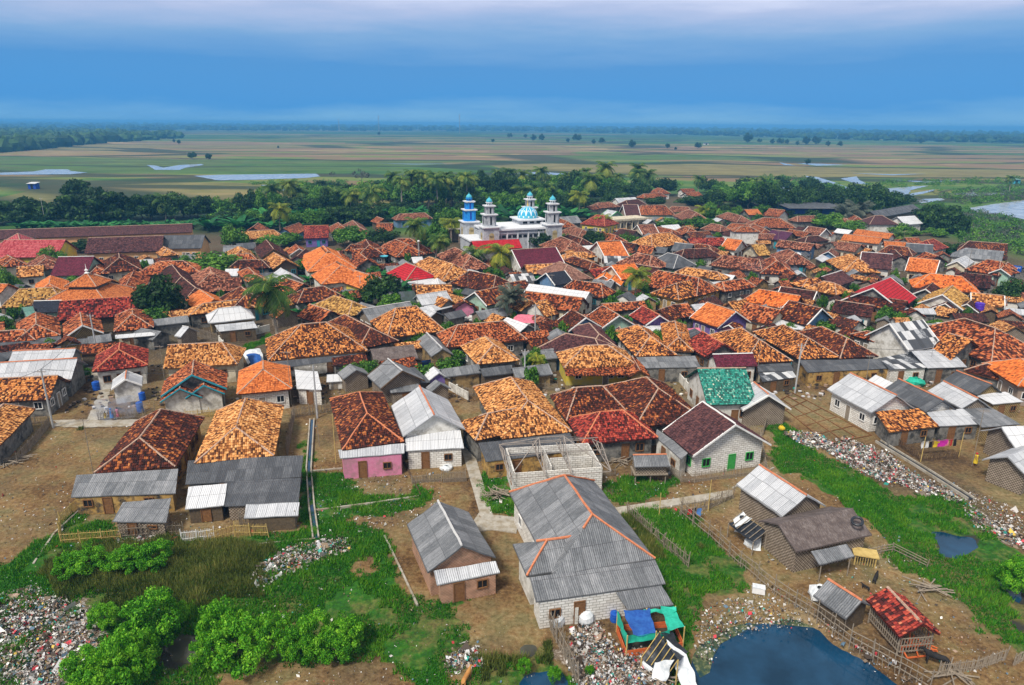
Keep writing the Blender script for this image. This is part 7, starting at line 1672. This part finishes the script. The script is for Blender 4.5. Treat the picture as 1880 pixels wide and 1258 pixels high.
root = thing('junk_heap', at(462, 662), 'heap of white and bluish plastic sheeting beside the golden hipped house', 'junk'); cloth(root, (P(442, 648, .8), P(478, 640, 1.0), P(484, 662, .7), P(455, 668, .5)), 'white_tarp', 'sheet', seed=22, sag=-.5); cloth(root, (P(452, 652, 1.4), P(478, 650, 1.4), P(480, 668, .6), P(462, 672, .3)), 'blue_tarp', 'sheet', seed=23, sag=-.3)
root = thing('awning', at(968, 600), 'long pink sheet awning over a stall beside the concrete pole', 'awning'); cloth(root, (P(950, 578, 3.0), P(984, 578, 3.0), P(992, 594, 2.3), P(936, 592, 2.3)), 'pink_sheet', 'sheet', seed=24, sag=0)
for x, y in ((938, 612), (990, 612), (950, 600), (984, 600)): q = at(x, y)-root.location; M = MB(); M.bar((q.x, q.y, 0), (q.x, q.y, 2.3), .06); part(M, 'post', 'grey_wood', root)
root = thing('stall_counter', at(965, 610), 'dark stall counter under the pink awning', 'stall'); M = MB(); M.box((0, .6, .55), (4.2, 1.0, 1.1)); part(M, 'counter', 'wall_t', root); M = MB(); M.box((0, .6, 1.14), (4.5, 1.2, .08)); part(M, 'top', 'grey_wood', root)
root = thing('awning', at(1250, 612), 'pale pink cloth awning before the lilac-fronted gable', 'awning'); cloth(root, (P(1235, 604, 2.7), P(1284, 602, 2.7), P(1288, 616, 2.2), P(1230, 616, 2.2)), 'pink_sheet', 'sheet', seed=25, sag=.05)
root = thing('rubble_pile', at(853, 590), 'pile of white sacks in front of the mint porch gables', 'sacks'); M = MB(); rr = random.Random(3)
for i in range(26): M.box((rr.uniform(-1.6, 1.6), rr.uniform(-1, 1), .2+.28*(i//9)), (.6, .42, .26), rr.uniform(0, 3))
part(M, 'sack', 'white_paint', root)
root = thing('satellite_dish', at(706, 492), 'turquoise satellite dish on a mast among banana plants', 'dish'); M = MB(); M.lathe((0, 0, 2.6), [(0, 0), (.5, .08), (.9, .3), (1.1, .55)], 16); d_ = part(M, 'bowl', 'small_dome', root, True); M = MB(); M.bar((0, 0, 0), (0, 0, 2.7), .06); part(M, 'mast', 'steel', root)
# banner
root = thing('banner', at(1862, 500), 'blue and white banner on posts at the right edge', 'banner'); a, b = P(1852, 486, 3.4)-root.location, P(1877, 489, 3.4)-root.location; dz = Vector((0, 0, -1.5))
M = MB(); M.quad_auto([a+dz, b+dz, b, a]); M.quad_auto([b+dz+Vector((0, .05, 0)), a+dz+Vector((0, .05, 0)), a+Vector((0, .05, 0)), b+Vector((0, .05, 0))]); part(M, 'panel', 'blue_plastic', root)
M = MB()
for k_ in range(6):
    p = a.lerp(b, .14+k_*.145)+dz*.32-Vector((0, .03, 0)); M.box(tuple(p), (.3, .02, .35))
M.box(tuple(a.lerp(b, .5)+dz*.72-Vector((0, .03, 0))), ((b-a).length*.7, .02, .2)); part(M, 'lettering', 'white_paint', root)
for p in (a, b): M = MB(); M.bar((p.x, p.y+.1, 0), (p.x, p.y+.1, p.z), .06); part(M, 'post', 'grey_wood', root)
# laundry
lineA, lineB = P(1691, 812, 1.9), P(1757, 806, 1.9); M = MB(); M.bar(lineA, lineB, .02, n=3); o = part(M, 'washing_line', 'grey_wood', None); tag(o, 'washing line in the stick fenced yard at right', 'line')
for k_, (c_, w_) in enumerate((('white', .5), ('white', .4), ('black', .35), ('yellow', .7), ('magenta', 1.1), ('magenta', .7), ('pink', .4), ('red', .35), ('black', .4))):
    t = .03+k_*.112; p = lineA.lerp(lineB, t); d = (lineB-lineA).normalized(); root = empty('hanging_garment', (p.x, p.y, 0)); cloth(root, (p, p+d*w_, p+d*w_-Vector((0, 0, .8)), p-Vector((0, 0, .85))), 'cloth_'+c_, 'fabric', n=4, sag=0, seed=30+k_)
    tag(root, ['leftmost white cloth on the washing line', 'second white cloth on the washing line', 'black cloth between white and yellow on the line', 'yellow cloth on the washing line', 'wide magenta cloth in the middle of the line', 'second magenta cloth on the washing line', 'pink cloth near the right end of the line', 'red cloth near the right end of the line', 'black cloth at the right end of the line'][k_], 'laundry', 'laundry on the washing line')
for k_, (x, c_) in enumerate(((1262, 'red'), (1270, 'black'), (1279, 'blue'))):
    p = P(x, 934, 1.25); root = empty('hanging_garment', (p.x, p.y, 0)); cloth(root, (p, p+Vector((.45, 0, 0)), p+Vector((.45, -.05, -.7)), p+Vector((0, -.05, -.7))), 'cloth_'+c_, 'fabric', n=4, sag=0, seed=50+k_); tag(root, c_+' garment hung on the stick fence below the concrete path', 'laundry', 'laundry on the fence')
# people and animals
def skin_obj(name, verts, edges, radii, mat, parent=None, sub=1):
    me_ = bpy.data.meshes.new(name); me_.from_pydata([tuple(v) for v in verts], edges, []); o = link(name, me_, parent, mat); sm = o.modifiers.new('skin', 'SKIN'); me_.update()
    ly = me_.skin_vertices[0] if me_.skin_vertices else None
    if ly is None:
        bm = bmesh.new(); bm.from_mesh(me_); bm.verts.layers.skin.verify(); bm.to_mesh(me_); bm.free(); ly = me_.skin_vertices[0]
    for i, r in enumerate(radii): ly.data[i].radius = (r, r) if not isinstance(r, tuple) else r; ly.data[i].use_root = (i == 0)
    o.modifiers.new('sub', 'SUBSURF').levels = sub; o.modifiers['sub'].render_levels = sub; sm.use_smooth_shade = True; return o
def person(px, py, h, dress, hairc, label, lean=0, rz=0, arm=.25):
    root = thing('person', at(px, py), label, 'person', rz=rz); s = h/1.65
    J = [(0, 0, .92), (0, lean*.25, 1.15), (0, lean*.5, 1.38), (0, lean*.55, 1.48), (0, lean*.6, 1.58), (.17, lean*.5, 1.36), (.22, lean*.5-arm*.3, 1.10), (.2, lean*.5-arm, .92), (-.17, lean*.5, 1.36), (-.24, lean*.5-.05, 1.10), (-.25, lean*.5-arm*.6, .88), (.09, 0, .86), (.10, -.04, .48), (.10, .04, .06), (.10, -.12, .03), (-.09, 0, .86), (-.10, .06, .48), (-.10, .12, .06), (-.10, -.02, .03)]
    E = [(0, 1), (1, 2), (2, 3), (3, 4), (2, 5), (5, 6), (6, 7), (2, 8), (8, 9), (9, 10), (0, 11), (11, 12), (12, 13), (13, 14), (0, 15), (15, 16), (16, 17), (17, 18)]
    Rr = [.12, .12, .13, .05, .10, .055, .04, .032, .055, .04, .032, .085, .055, .035, .03, .085, .055, .035, .03]
    skin_obj('body', [Vector(v)*s for v in J], E, [r*s for r in Rr], 'skin', root, 2)
    M = MB(); M.lathe((0, lean*.25*s, 0), [(.24*s, .42*s), (.20*s, .8*s), (.165*s, 1.0*s), (.185*s, 1.25*s), (.19*s, 1.38*s), (.07*s, 1.47*s)], 12); part(M, 'clothing', 'cloth_'+dress, root, True)
    M = MB(); M.lathe((0, lean*.6*s+.02, 1.54*s), [(.115*s, 0), (.125*s, .06*s), (.11*s, .13*s), (.06*s, .17*s), (0, .18*s)], 12); part(M, 'hair' if hairc == 'hair' else 'headscarf', hairc, root, True)
person(217.5, 770, 1.6, 'pink', 'hair', 'person in a pink dress standing by the smoky fire'); person(207, 772, 1.65, 'blue', 'cloth_blue', 'person in bluish clothes in the smoke beside the pink one', lean=-.2); person(194.6, 771, 1.1, 'yellow', 'hair', 'small child in a yellow shirt by the smoky fire')
person(1789, 856, 1.6, 'yellow', 'cloth_red', 'person in yellow skirt walking across the bare yard at right', rz=.6); person(980, 628, 1.6, 'magenta', 'cloth_magenta', 'person in magenta clothes beside the pink awning pole'); person(1487, 503, 1.6, 'red', 'cloth_red', 'person in red by the wash place near the smoke')
def goat(px, py, L, mat, label, rz=0, name='goat', head=.9):
    root = thing(name, at(px, py), label, name, rz=rz); s = L
    J = [(0, 0, .62), (.32, 0, .66), (.55, 0, .70), (.72, 0, .95*head), (.86, 0, .98*head), (1.02, 0, .90*head), (-.35, 0, .62), (-.55, 0, .62), (-.62, 0, .45), (.50, .12, .45), (.50, .12, .22), (.48, .12, 0), (.50, -.12, .45), (.52, -.12, .22), (.55, -.12, 0), (-.45, .13, .42), (-.52, .13, .24), (-.48, .13, 0), (-.45, -.13, .42), (-.55, -.13, .24), (-.50, -.13, 0)]
    E = [(0, 1), (1, 2), (2, 3), (3, 4), (4, 5), (0, 6), (6, 7), (7, 8), (2, 9), (9, 10), (10, 11), (2, 12), (12, 13), (13, 14), (7, 15), (15, 16), (16, 17), (7, 18), (18, 19), (19, 20)]
    Rr = [.19, .20, .17, .09, .09, .05, .19, .15, .02, .08, .04, .035, .08, .04, .035, .09, .045, .035, .09, .045, .035]
    skin_obj('body', [Vector(v)*s for v in J], E, [r*s for r in Rr], mat, root, 2)
    M = MB(); [M.bar((.84*s, y*s, 1.02*head*s), (.78*s, y*1.9*s, 1.08*head*s), .03*s, .01*s) for y in (-.06, .06)]; part(M, 'ears', mat, root)
goat(1606, 1068, .75, 'fur_black', 'black goat standing in the dirt yard behind the sheds', .9); goat(1589, 1083, .5, 'fur_black', 'small dark kid goat between the sheds', 2.2); goat(1719, 1222, 1.2, 'fur_black', 'large black goat by the leaning pale pickets', 2.6); goat(856, 1254, .9, 'fur_tan', 'tan goat at the bottom edge below the bare earth', 1.2)
# bushes on the rubbish, chair-like frame
root = thing('timber_frame', at(1680, 1196), 'red painted timber frame leaning before the open tiled shed', 'frame', rz=.15); M = MB()
for a, b in (((-1.1, 0, 0), (-1.1, .5, 1.7)), ((1.1, 0, 0), (1.1, .5, 1.7)), ((-1.1, .5, 1.7), (1.1, .5, 1.7)), ((-1.1, .1, .4), (1.1, .1, .4)), ((-.4, .1, .4), (-.4, .5, 1.7)), ((-1.1, -.6, .1), (1.1, -.6, .1)), ((-1.1, -.6, .1), (-1.1, .1, .4)), ((1.1, -.6, .1), (1.1, .1, .4))): M.bar(a, b, .06, n=4)
part(M, 'frame_bars', 'orange_boards', root)
root = thing('white_container', at(1392, 1088), 'white plastic box lying at the head of the pond', 'box', rz=-.3); M = MB(); M.box((0, 0, .3), (1.0, .6, .5), top=.92); part(M, 'box_body', 'white_paint', root); M = MB(); M.box((0, 0, .58), (.98, .58, .06)); part(M, 'lid', 'white_tarp', root)
# --- far things: masts and huts
for x, yb, yt, lab in ((623, 240, 218, 'short lattice mast on the horizon, leftmost of three'), (696, 240, 212, 'middle lattice mast on the horizon'), (844, 243, 209, 'tallest lattice mast on the horizon')):
    b = at(x, yb+2); D = math.hypot(b.x, b.y); t = Rm @ Vector(((x-940)/F, (629-yt)/F, -1)); h = H+t.z*D/math.hypot(t.x, t.y); root = thing('radio_mast', b, lab, 'mast'); M = MB(); s = 1.3
    for sx in (-s, s):
        for sy in (-s, s): M.bar((sx, sy, 0), (sx*.5, sy*.5, h), .5, .35, 4)
    n = 14
    for i in range(n): z = h*i/n; M.bar((-s, -s, z), (s*.8, s*.8, z+h/n), .25, n=3)
    part(M, 'lattice', 'steel', root)
def hut(px, py, w, h, wall, roof, label):
    root = thing('field_hut', at(px, py), label, 'hut'); M = MB(); M.box((0, 0, h/2), (w, w*.8, h)); part(M, 'wall', wall, root); M = MB(); M.slab([(-w*.6, -w*.55, h+.05), (w*.6, -w*.55, h+.05), (w*.6, w*.55, h+.6), (-w*.6, w*.55, h+.6)], .15); link('roof', M.mesh('roof'), root, MATS[roof]); M = MB(); M.box((0, -w*.41, h*.45), (w*.3, .1, h*.8)); part(M, 'door', 'dark_opening', root)
hut(63, 347, 4.2, 3.0, 'mosque_blue_dark', 'sw', 'small blue hut with pale roof alone in the left fields'); hut(1862, 337, 5, 2.6, 'small_dome', 'sE', 'turquoise hut at the far right lagoon bank'); hut(1500, 252, 14, 5, 'white_paint', 'sw', 'white shed in front of the far right woods'); hut(1296, 266, 9, 3, 'white_paint', 'sg', 'tiny pale hut in the middle of the plain'); hut(1838, 342, 0.1, .1, 'white_paint', 'sw', 'x') if False else None
hut(1480, 395, 20, 4, 'mosque_blue_dark', 'sg', 'long dark building with blue wall hidden among the trees'); hut(1440, 382, 30, 3, 'wall_t', 'sg', 'very long low dark roof in front of the right hand trees')
# smoke of the two yard fires
def smoke(px, py, w, h, label, dens):
    root = at(px, py); bm = bmesh.new(); bmesh.ops.create_icosphere(bm, subdivisions=3, radius=1)
    for v in bm.verts: v.co *= 1+.35*mnoise.noise(v.co*1.4+Vector((px, 0, 0)))
    me_ = bpy.data.meshes.new('smoke'); bm.to_mesh(me_); bm.free(); o = link('smoke', me_); o.location = root+Vector((0, 0, h*.95)); o.scale = (w, w*.6, h)
    m = bpy.data.materials.new('smoke'); m.use_nodes = True; N = m.node_tree.nodes; L = m.node_tree.links; N.remove(N['Principled BSDF']); v = N.new('ShaderNodeVolumePrincipled'); v.inputs['Color'].default_value = (.55, .68, .95, 1)
    tc = N.new('ShaderNodeTexCoord'); n = nnoise(N, L, tc.outputs['Object'], 1.8, 4); r = nramp(N, L, n, [(.4, (0,0,0)), (.7, (1,1,1))]); L.new(nmath(N, L, 'MULTIPLY', r, dens), v.inputs['Density']); L.new(v.outputs[0], N['Material Output'].inputs['Volume']); me_.materials.append(m); tag(o, label, 'smoke', kind='stuff')
smoke(216, 768, 3.4, 1.5, 'bluish smoke of the yard fire at left', .35); smoke(1405, 515, 8, 2.6, 'bluish smoke drifting in front of the dusty brown house', .10)

# small ventilation slots high on the long white wall, little barred pen and coop before it
for h in HOUSES:
    if h['label'] and h['label'].startswith('big golden hipped roof house'):
        o, rz, root = h['o'], h['rz'], h['root']; s_, L_ = h['hs']-.5, h['L']/2+h['hs']-.6; c_ = to_local(Vector((0, 0, 0)), o, rz); sg = -1 if c_.y < 0 else 1
        for x0_, n_ in ((-L_*.25, 3), (L_*.35, 7)):
            for i in range(n_): M = MB(); x = x0_+i*.28; M.box((x*(-sg), sg*(s_+.01), 2.15), (.14, .06, .2), top=.3); part(M, 'vent', 'brown_door', root)
def coop(px, py, label, rz=.2):
    root = thing('coop', at(px, py), label, 'coop', rz=rz); M = MB(); M.box((0, 0, .65), (1.8, 1.3, 1.2)); part(M, 'wall', 'wall_w', root); M = MB(); M.slab([(-1.2, -.9, 1.25), (1.2, -.9, 1.25), (1.2, .9, 1.75), (-1.2, .9, 1.75)], .05); link('roof', M.mesh('roof'), root, MATS['sw']); M = MB(); M.box((0, -.66, .5), (.6, .06, .8)); part(M, 'door', 'grey_wood', root)
coop(617, 712, 'small white coop with sheet roof under the long white wall')
def motorbike(px, py, label, body, rz):
    root = thing('motorbike', at(px, py), label, 'motorbike', rz=rz)
    for x in (-.62, .62): M = MB(); torus(.27, .06, M, 16, 6); o = part(M, 'wheel', 'black_tarp', root, True); o.location = (x, 0, .32); o.rotation_euler = (math.pi/2, 0, 0)
    M = MB(); M.bar((-.5, 0, .55), (.25, 0, .5), .13, .12, 8); M.bar((.25, 0, .5), (.5, 0, .85), .12, .07, 8); M.bar((.5, 0, .85), (.62, 0, .32), .04); M.bar((-.3, 0, .5), (-.62, 0, .32), .05); part(M, 'body', body, root); M = MB(); M.box((-.3, 0, .76), (.65, .24, .12), top=.8); part(M, 'seat', 'black_tarp', root); M = MB(); M.bar((.46, -.3, .98), (.46, .3, .98), .025); M.bar((.46, 0, .98), (.5, 0, .8), .03); part(M, 'handlebar', 'steel', root)
motorbike(944, 622, 'dark motorbike parked by the white tank under the pink awning', 'cloth_black', 1.0); motorbike(1396, 712, 'red motorbike beside the food stall with white awning', 'cloth_red', .3); motorbike(310, 772, 'blue motorbike parked in front of the teal-trimmed house', 'blue_plastic', .8); motorbike(1640, 712, 'black motorbike before the patchwork gable row', 'cloth_black', 2.4)
# ---------------- small kitchens, sheds and plants filling the yards between the houses ----------------
def foot(h): return h['o'], h['rz'], h['L']/2+h['hs']*(.9 if h['typ'] != 'g' else .1)+.2, h['hs']
FEET = [foot(h) for h in HOUSES]
def free(p, rad):
    for o, rz, a, b in FEET:
        d = p-o
        if abs(d.x)+abs(d.y) > 40: continue
        c, s = math.cos(-rz), math.sin(-rz); x = abs(d.x*c-d.y*s)-a; y = abs(d.x*s+d.y*c)-b
        if math.hypot(max(x, 0), max(y, 0)) < rad: return False
    return True
REGION = [(-40,560),(60,500),(250,490),(400,480),(560,470),(700,470),(840,485),(930,500),(1040,470),(1080,430),(1180,410),(1300,415),(1450,430),(1560,440),(1660,455),(1780,470),(1890,500),(1890,640),(1650,650),(1500,640),(1420,690),(1240,670),(1160,650),(1030,650),(1000,730),(860,700),(800,735),(640,720),(600,650),(520,600),(420,570),(330,600),(300,640),(230,640),(210,690),(140,730),(-40,740)]
RG = [at(*p) for p in REGION]; rf = random.Random(77); cnt = 0; SHEDS = []; YARD = []
for tries in range(26000):
    if len(SHEDS) >= 240 and len(YARD) >= 160: break
    px, py = rf.uniform(-40, 1890), rf.uniform(410, 740); p = at(px, py)
    if not poly_mask(np.array([p.x]), np.array([p.y]), RG)[0]: continue
    w = rf.uniform(1.3, 2.4)
    if len(SHEDS) < 240 and free(p, w*.62):
        near_h = min(HOUSES, key=lambda h: (h['o']-p).length); rz = near_h['rz']+rf.choice([0, math.pi/2]); L_ = rf.uniform(1.2, 3.0); rc = rf.choice('RODdGgWRODGgSw'); he = rf.uniform(1.9, 2.4)
        root = empty('backyard_shed', p, rz); M = MB(); segs, cc = roof_geo(Vector((-L_, 0, 0)), Vector((L_, 0, 0)), w, w, he, he+w*.55, 'g', M); me_ = M.mesh('roof'); rough_up(me_, 2, .09)
        if p.length < 128 and rc in TILED: add_tiles(me_, M, tries)
        ro = link('roof', me_, root, roofmat(rc)); Mw = MB(); wall_geo(Mw, cc, .3, he+w*.55, he, 'g', w, w); Mw.build('wall', rf.choice(['wall_g', 'wall_k', 'wall_w', 'wall_o', 'wall_t', 'wall_g']), root)
        FEET.append((p, rz, L_+.2, w)); SHEDS.append(dict(root=root, px=px, py=py, rc=rc))
    elif len(YARD) < 160 and free(p, .4):
        k = rf.choice(['scrub', 'scrub', 'banana', 'round', 'round']); sz = 1254/p.length
        YARD.append(veg(k, px, py, py-rf.uniform(2.0, 4.2)*sz, rf.uniform(2.2, 4)*sz, rnd=rf)); FEET.append((p, 0, .8, .8))
# clutter: boards, tins, cloth and pots lying in the yards
def clutter():
    R = np.random.RandomState(5); pts = scatter_px([REGION, [(0,700),(560,640),(700,640),(860,640),(1100,690),(1880,650),(1880,760),(1400,730),(800,740),(560,740),(300,745),(120,760)]], 2200, R); V = []; var = []
    for x, y in pts:
        p = at(x, y)
        if not free(p, .1): continue
        s = R.uniform(.05, .22); c = np.array([p.x, p.y, s*.5+.03]); a = R.uniform(0, 3.1); u = np.array([math.cos(a), math.sin(a), 0])*s*R.uniform(.6, 1.6); v = np.array([-math.sin(a), math.cos(a), 0])*s; w = np.array([0, 0, 1])*s*R.uniform(.2, 1); vv = R.choice([.3, .45, .5, .8, .28, .1, .47, R.rand()])
        for q in ((u, v, w), (v, w, u), (w, u, v)): V += [c+q[2]-q[0]-q[1], c+q[2]+q[0]-q[1], c+q[2]+q[0]+q[1], c+q[2]-q[0]+q[1], c-q[2]-q[0]-q[1], c-q[2]+q[0]-q[1], c-q[2]+q[0]+q[1], c-q[2]-q[0]+q[1]]; var += [vv, vv]
    o = link('yard_clutter', mesh_np('yard_clutter', np.array(V), 4, np.array(var), 'litter')); tag(o, 'boards, buckets and odds and ends lying in the yards', 'clutter', kind='stuff')
clutter()

# television aerials standing beside the houses
AER = []; ra = random.Random(12); cand = [h for h in HOUSES if h['cat'] == 'house' and 60 < h['dist'] < 230]
for h in ra.sample(cand, 34):
    a = ra.uniform(0, 6.28); p = h['o']+Vector((math.cos(a), math.sin(a), 0))*(h['hs']+h['L']*.3); hh = ra.uniform(5.5, 8); root = empty('television_aerial', p); M = MB(); M.bar((0, 0, 0), (ra.uniform(-.2, .2), 0, hh), .045, .03, 5); part(M, 'mast', 'grey_wood', root)
    M = MB(); M.bar((-.6, 0, hh-.2), (.6, 0, hh-.2), .025, n=4); [M.bar((x, -.4, hh-.2), (x, .4, hh-.2), .02, n=3) for x in (-.5, -.25, 0, .25, .5)]; part(M, 'antenna', 'steel', root); q = proj((p.x, p.y, hh)); AER.append((root, q[0], q[1], 'thin television aerial', 'aerial', 'television aerials'))
HAZE_D = .00028

def haze():
    M = MB(); z0, z1, s = -3.0, 48.0, 9000
    V = [(-s,-300,z0),(s,-300,z0),(s,12500,z0),(-s,12500,z0),(-s,-300,z1),(s,-300,z1),(s,12500,z1),(-s,12500,z1)]
    me = bpy.data.meshes.new('haze'); me.from_pydata(V, [], [(3,2,1,0),(4,5,6,7),(0,1,5,4),(1,2,6,5),(2,3,7,6),(3,0,4,7)])
    m = bpy.data.materials.new('haze'); m.use_nodes = True; N = m.node_tree.nodes; N.remove(N['Principled BSDF'])
    v = N.new('ShaderNodeVolumePrincipled'); v.inputs['Density'].default_value = HAZE_D; v.inputs['Color'].default_value = (.14,.50,.98,1); v.inputs['Anisotropy'].default_value = 0.0
    m.node_tree.links.new(v.outputs[0], N['Material Output'].inputs['Volume']); o = link('haze', me); me.materials.append(m); tag(o, kind='stuff')
    tag(o, 'thin blue evening haze over the whole plain', 'haze')

haze()
# ---------------- labels: what each thing looks like and what it stands beside ----------------
LAND = [(945,400,'domed mosque'),(175,420,'long school roofs'),(165,530,'two-tiered prayer house'),(511,560,'big coconut palm'),(985,470,'maroon gable roof'),(1020,515,'blue walled gable'),(1030,530,'long white metal roof'),(1325,700,'teal tiled roof'),(1640,530,'bright red metal roof'),(1640,640,'patchwork sheet gable'),
 (1370,425,'two-storey tower house'),(1605,475,'plum twin-slab house'),(1800,455,'grey hall at the marsh'),(1640,385,'dark patched barn'),(1240,515,'big ochre-walled house'),(1095,655,'yellow-walled house'),(560,630,'big golden hipped house'),(430,580,'white metal hipped house'),(298,545,'big yard tree'),(765,495,'crimson hipped house'),
 (500,455,'tall dark brown gable'),(650,440,'round street trees'),(1155,385,'plum brick-end gable'),(1155,410,'cream flat-roofed building'),(1405,500,'smoky wash place'),(1600,430,'fresh orange slab roofs'),(1150,500,'vivid orange porch gables'),(1745,540,'mustard yellow gable'),(1300,580,'lilac-fronted gable'),(900,600,'wide red-brown hipped roof'),(700,600,'dark half golden roof'),(130,490,'dark maroon roof with mint fascia'),(600,500,'vivid orange hipped house'),(860,560,'mint porch gables'),(1725,400,'wide right-hand rain tree'),(60,395,'leftmost rain tree'),(185,385,'largest rain tree'),(740,340,'tall palm row'),(1000,320,'tallest dark treetops'),(1180,320,'tall tree belt'),(600,420,'violet-walled house'),(750,395,'blue-walled red house'),(1100,400,'yellow-walled house by the palm'),(1850,490,'blue banner'),(1500,360,'right-hand treeline'),
 (450,400,'banana grove'),(1560,390,'feathery palms'),(370,285,'pair of lone field trees'),(1100,262,'lone tree rows of the plain'),(1500,268,'row of trees in the right plain'),(430,1170,'muddy puddle'),(200,1030,'yellow bamboo fence'),(80,1150,'lower left rubbish'),(1260,430,'flat white roof'),(560,350,'left palms')]
ORD = ['nearest', 'second nearest', 'third nearest', 'fourth nearest', 'fifth nearest', 'sixth nearest', 'seventh nearest', 'eighth nearest', 'ninth nearest', 'tenth nearest', 'eleventh nearest', 'twelfth nearest']+['%dth nearest' % i for i in range(13, 80)]
def autolabel(items):
    """items: (root, px, py, look, category, group)"""
    B = {}
    for it in items:
        root, x, y, look, cat, grp = it; lx, ly, ln = min(LAND, key=lambda l: math.hypot(l[0]-x, (l[1]-y)*1.8)); dx, dy = x-lx, (y-ly)*1.8
        dr = ('right of' if dx > 0 else 'left of') if abs(dx) > abs(dy) else ('in front of' if dy > 0 else 'behind'); B.setdefault((look, dr, ln), []).append((math.hypot(dx, dy), it))
    for (look, dr, ln), l in B.items():
        l.sort(key=lambda t: t[0])
        for i, (_, it) in enumerate(l):
            root, x, y, look, cat, grp = it; t = '%s %s the %s' % (look, dr, ln) if len(l) == 1 else '%s, %s one %s the %s' % (look, ORD[i], dr, ln)
            tag(root, t, cat, grp)
VL = {'round': ('leafy green tree', 'tree', 'green trees of the village'), 'dark': ('dark green tree', 'tree', 'dark trees behind the village'), 'rain': ('wide spreading dark rain tree', 'tree', 'rain trees at the village edge'), 'airy': ('thin grey-green tree', 'tree', 'thin trees of the plain'), 'bush': ('bright green rounded bush', 'bush', 'bright green mangrove bushes'), 'scrub': ('low green shrub', 'shrub', 'shrubs in the yards'),
 'green': ('green coconut palm', 'palm', 'coconut palms'), 'yellow': ('yellowish coconut palm', 'palm', 'coconut palms'), 'date': ('grey-green feathery palm', 'palm', 'feathery palms'), 'banana': ('broad-leaved banana plant', 'banana plant', 'banana plants')}
autolabel([(v['root'], v['px'], v['py'], *VL[v['kind']]) for v in VEG])
RC = dict(O='golden tiled', R='red tiled', D='dark brown tiled', d='chocolate tiled', G='grey sheet', g='dark grey sheet', W='pale sheet', w='white sheet', S='dusty red tiled')
autolabel([(s['root'], s['px'], s['py'], 'small '+RC[s['rc']]+' shed', 'shed', 'small sheds between the houses') for s in SHEDS])
autolabel(AER)
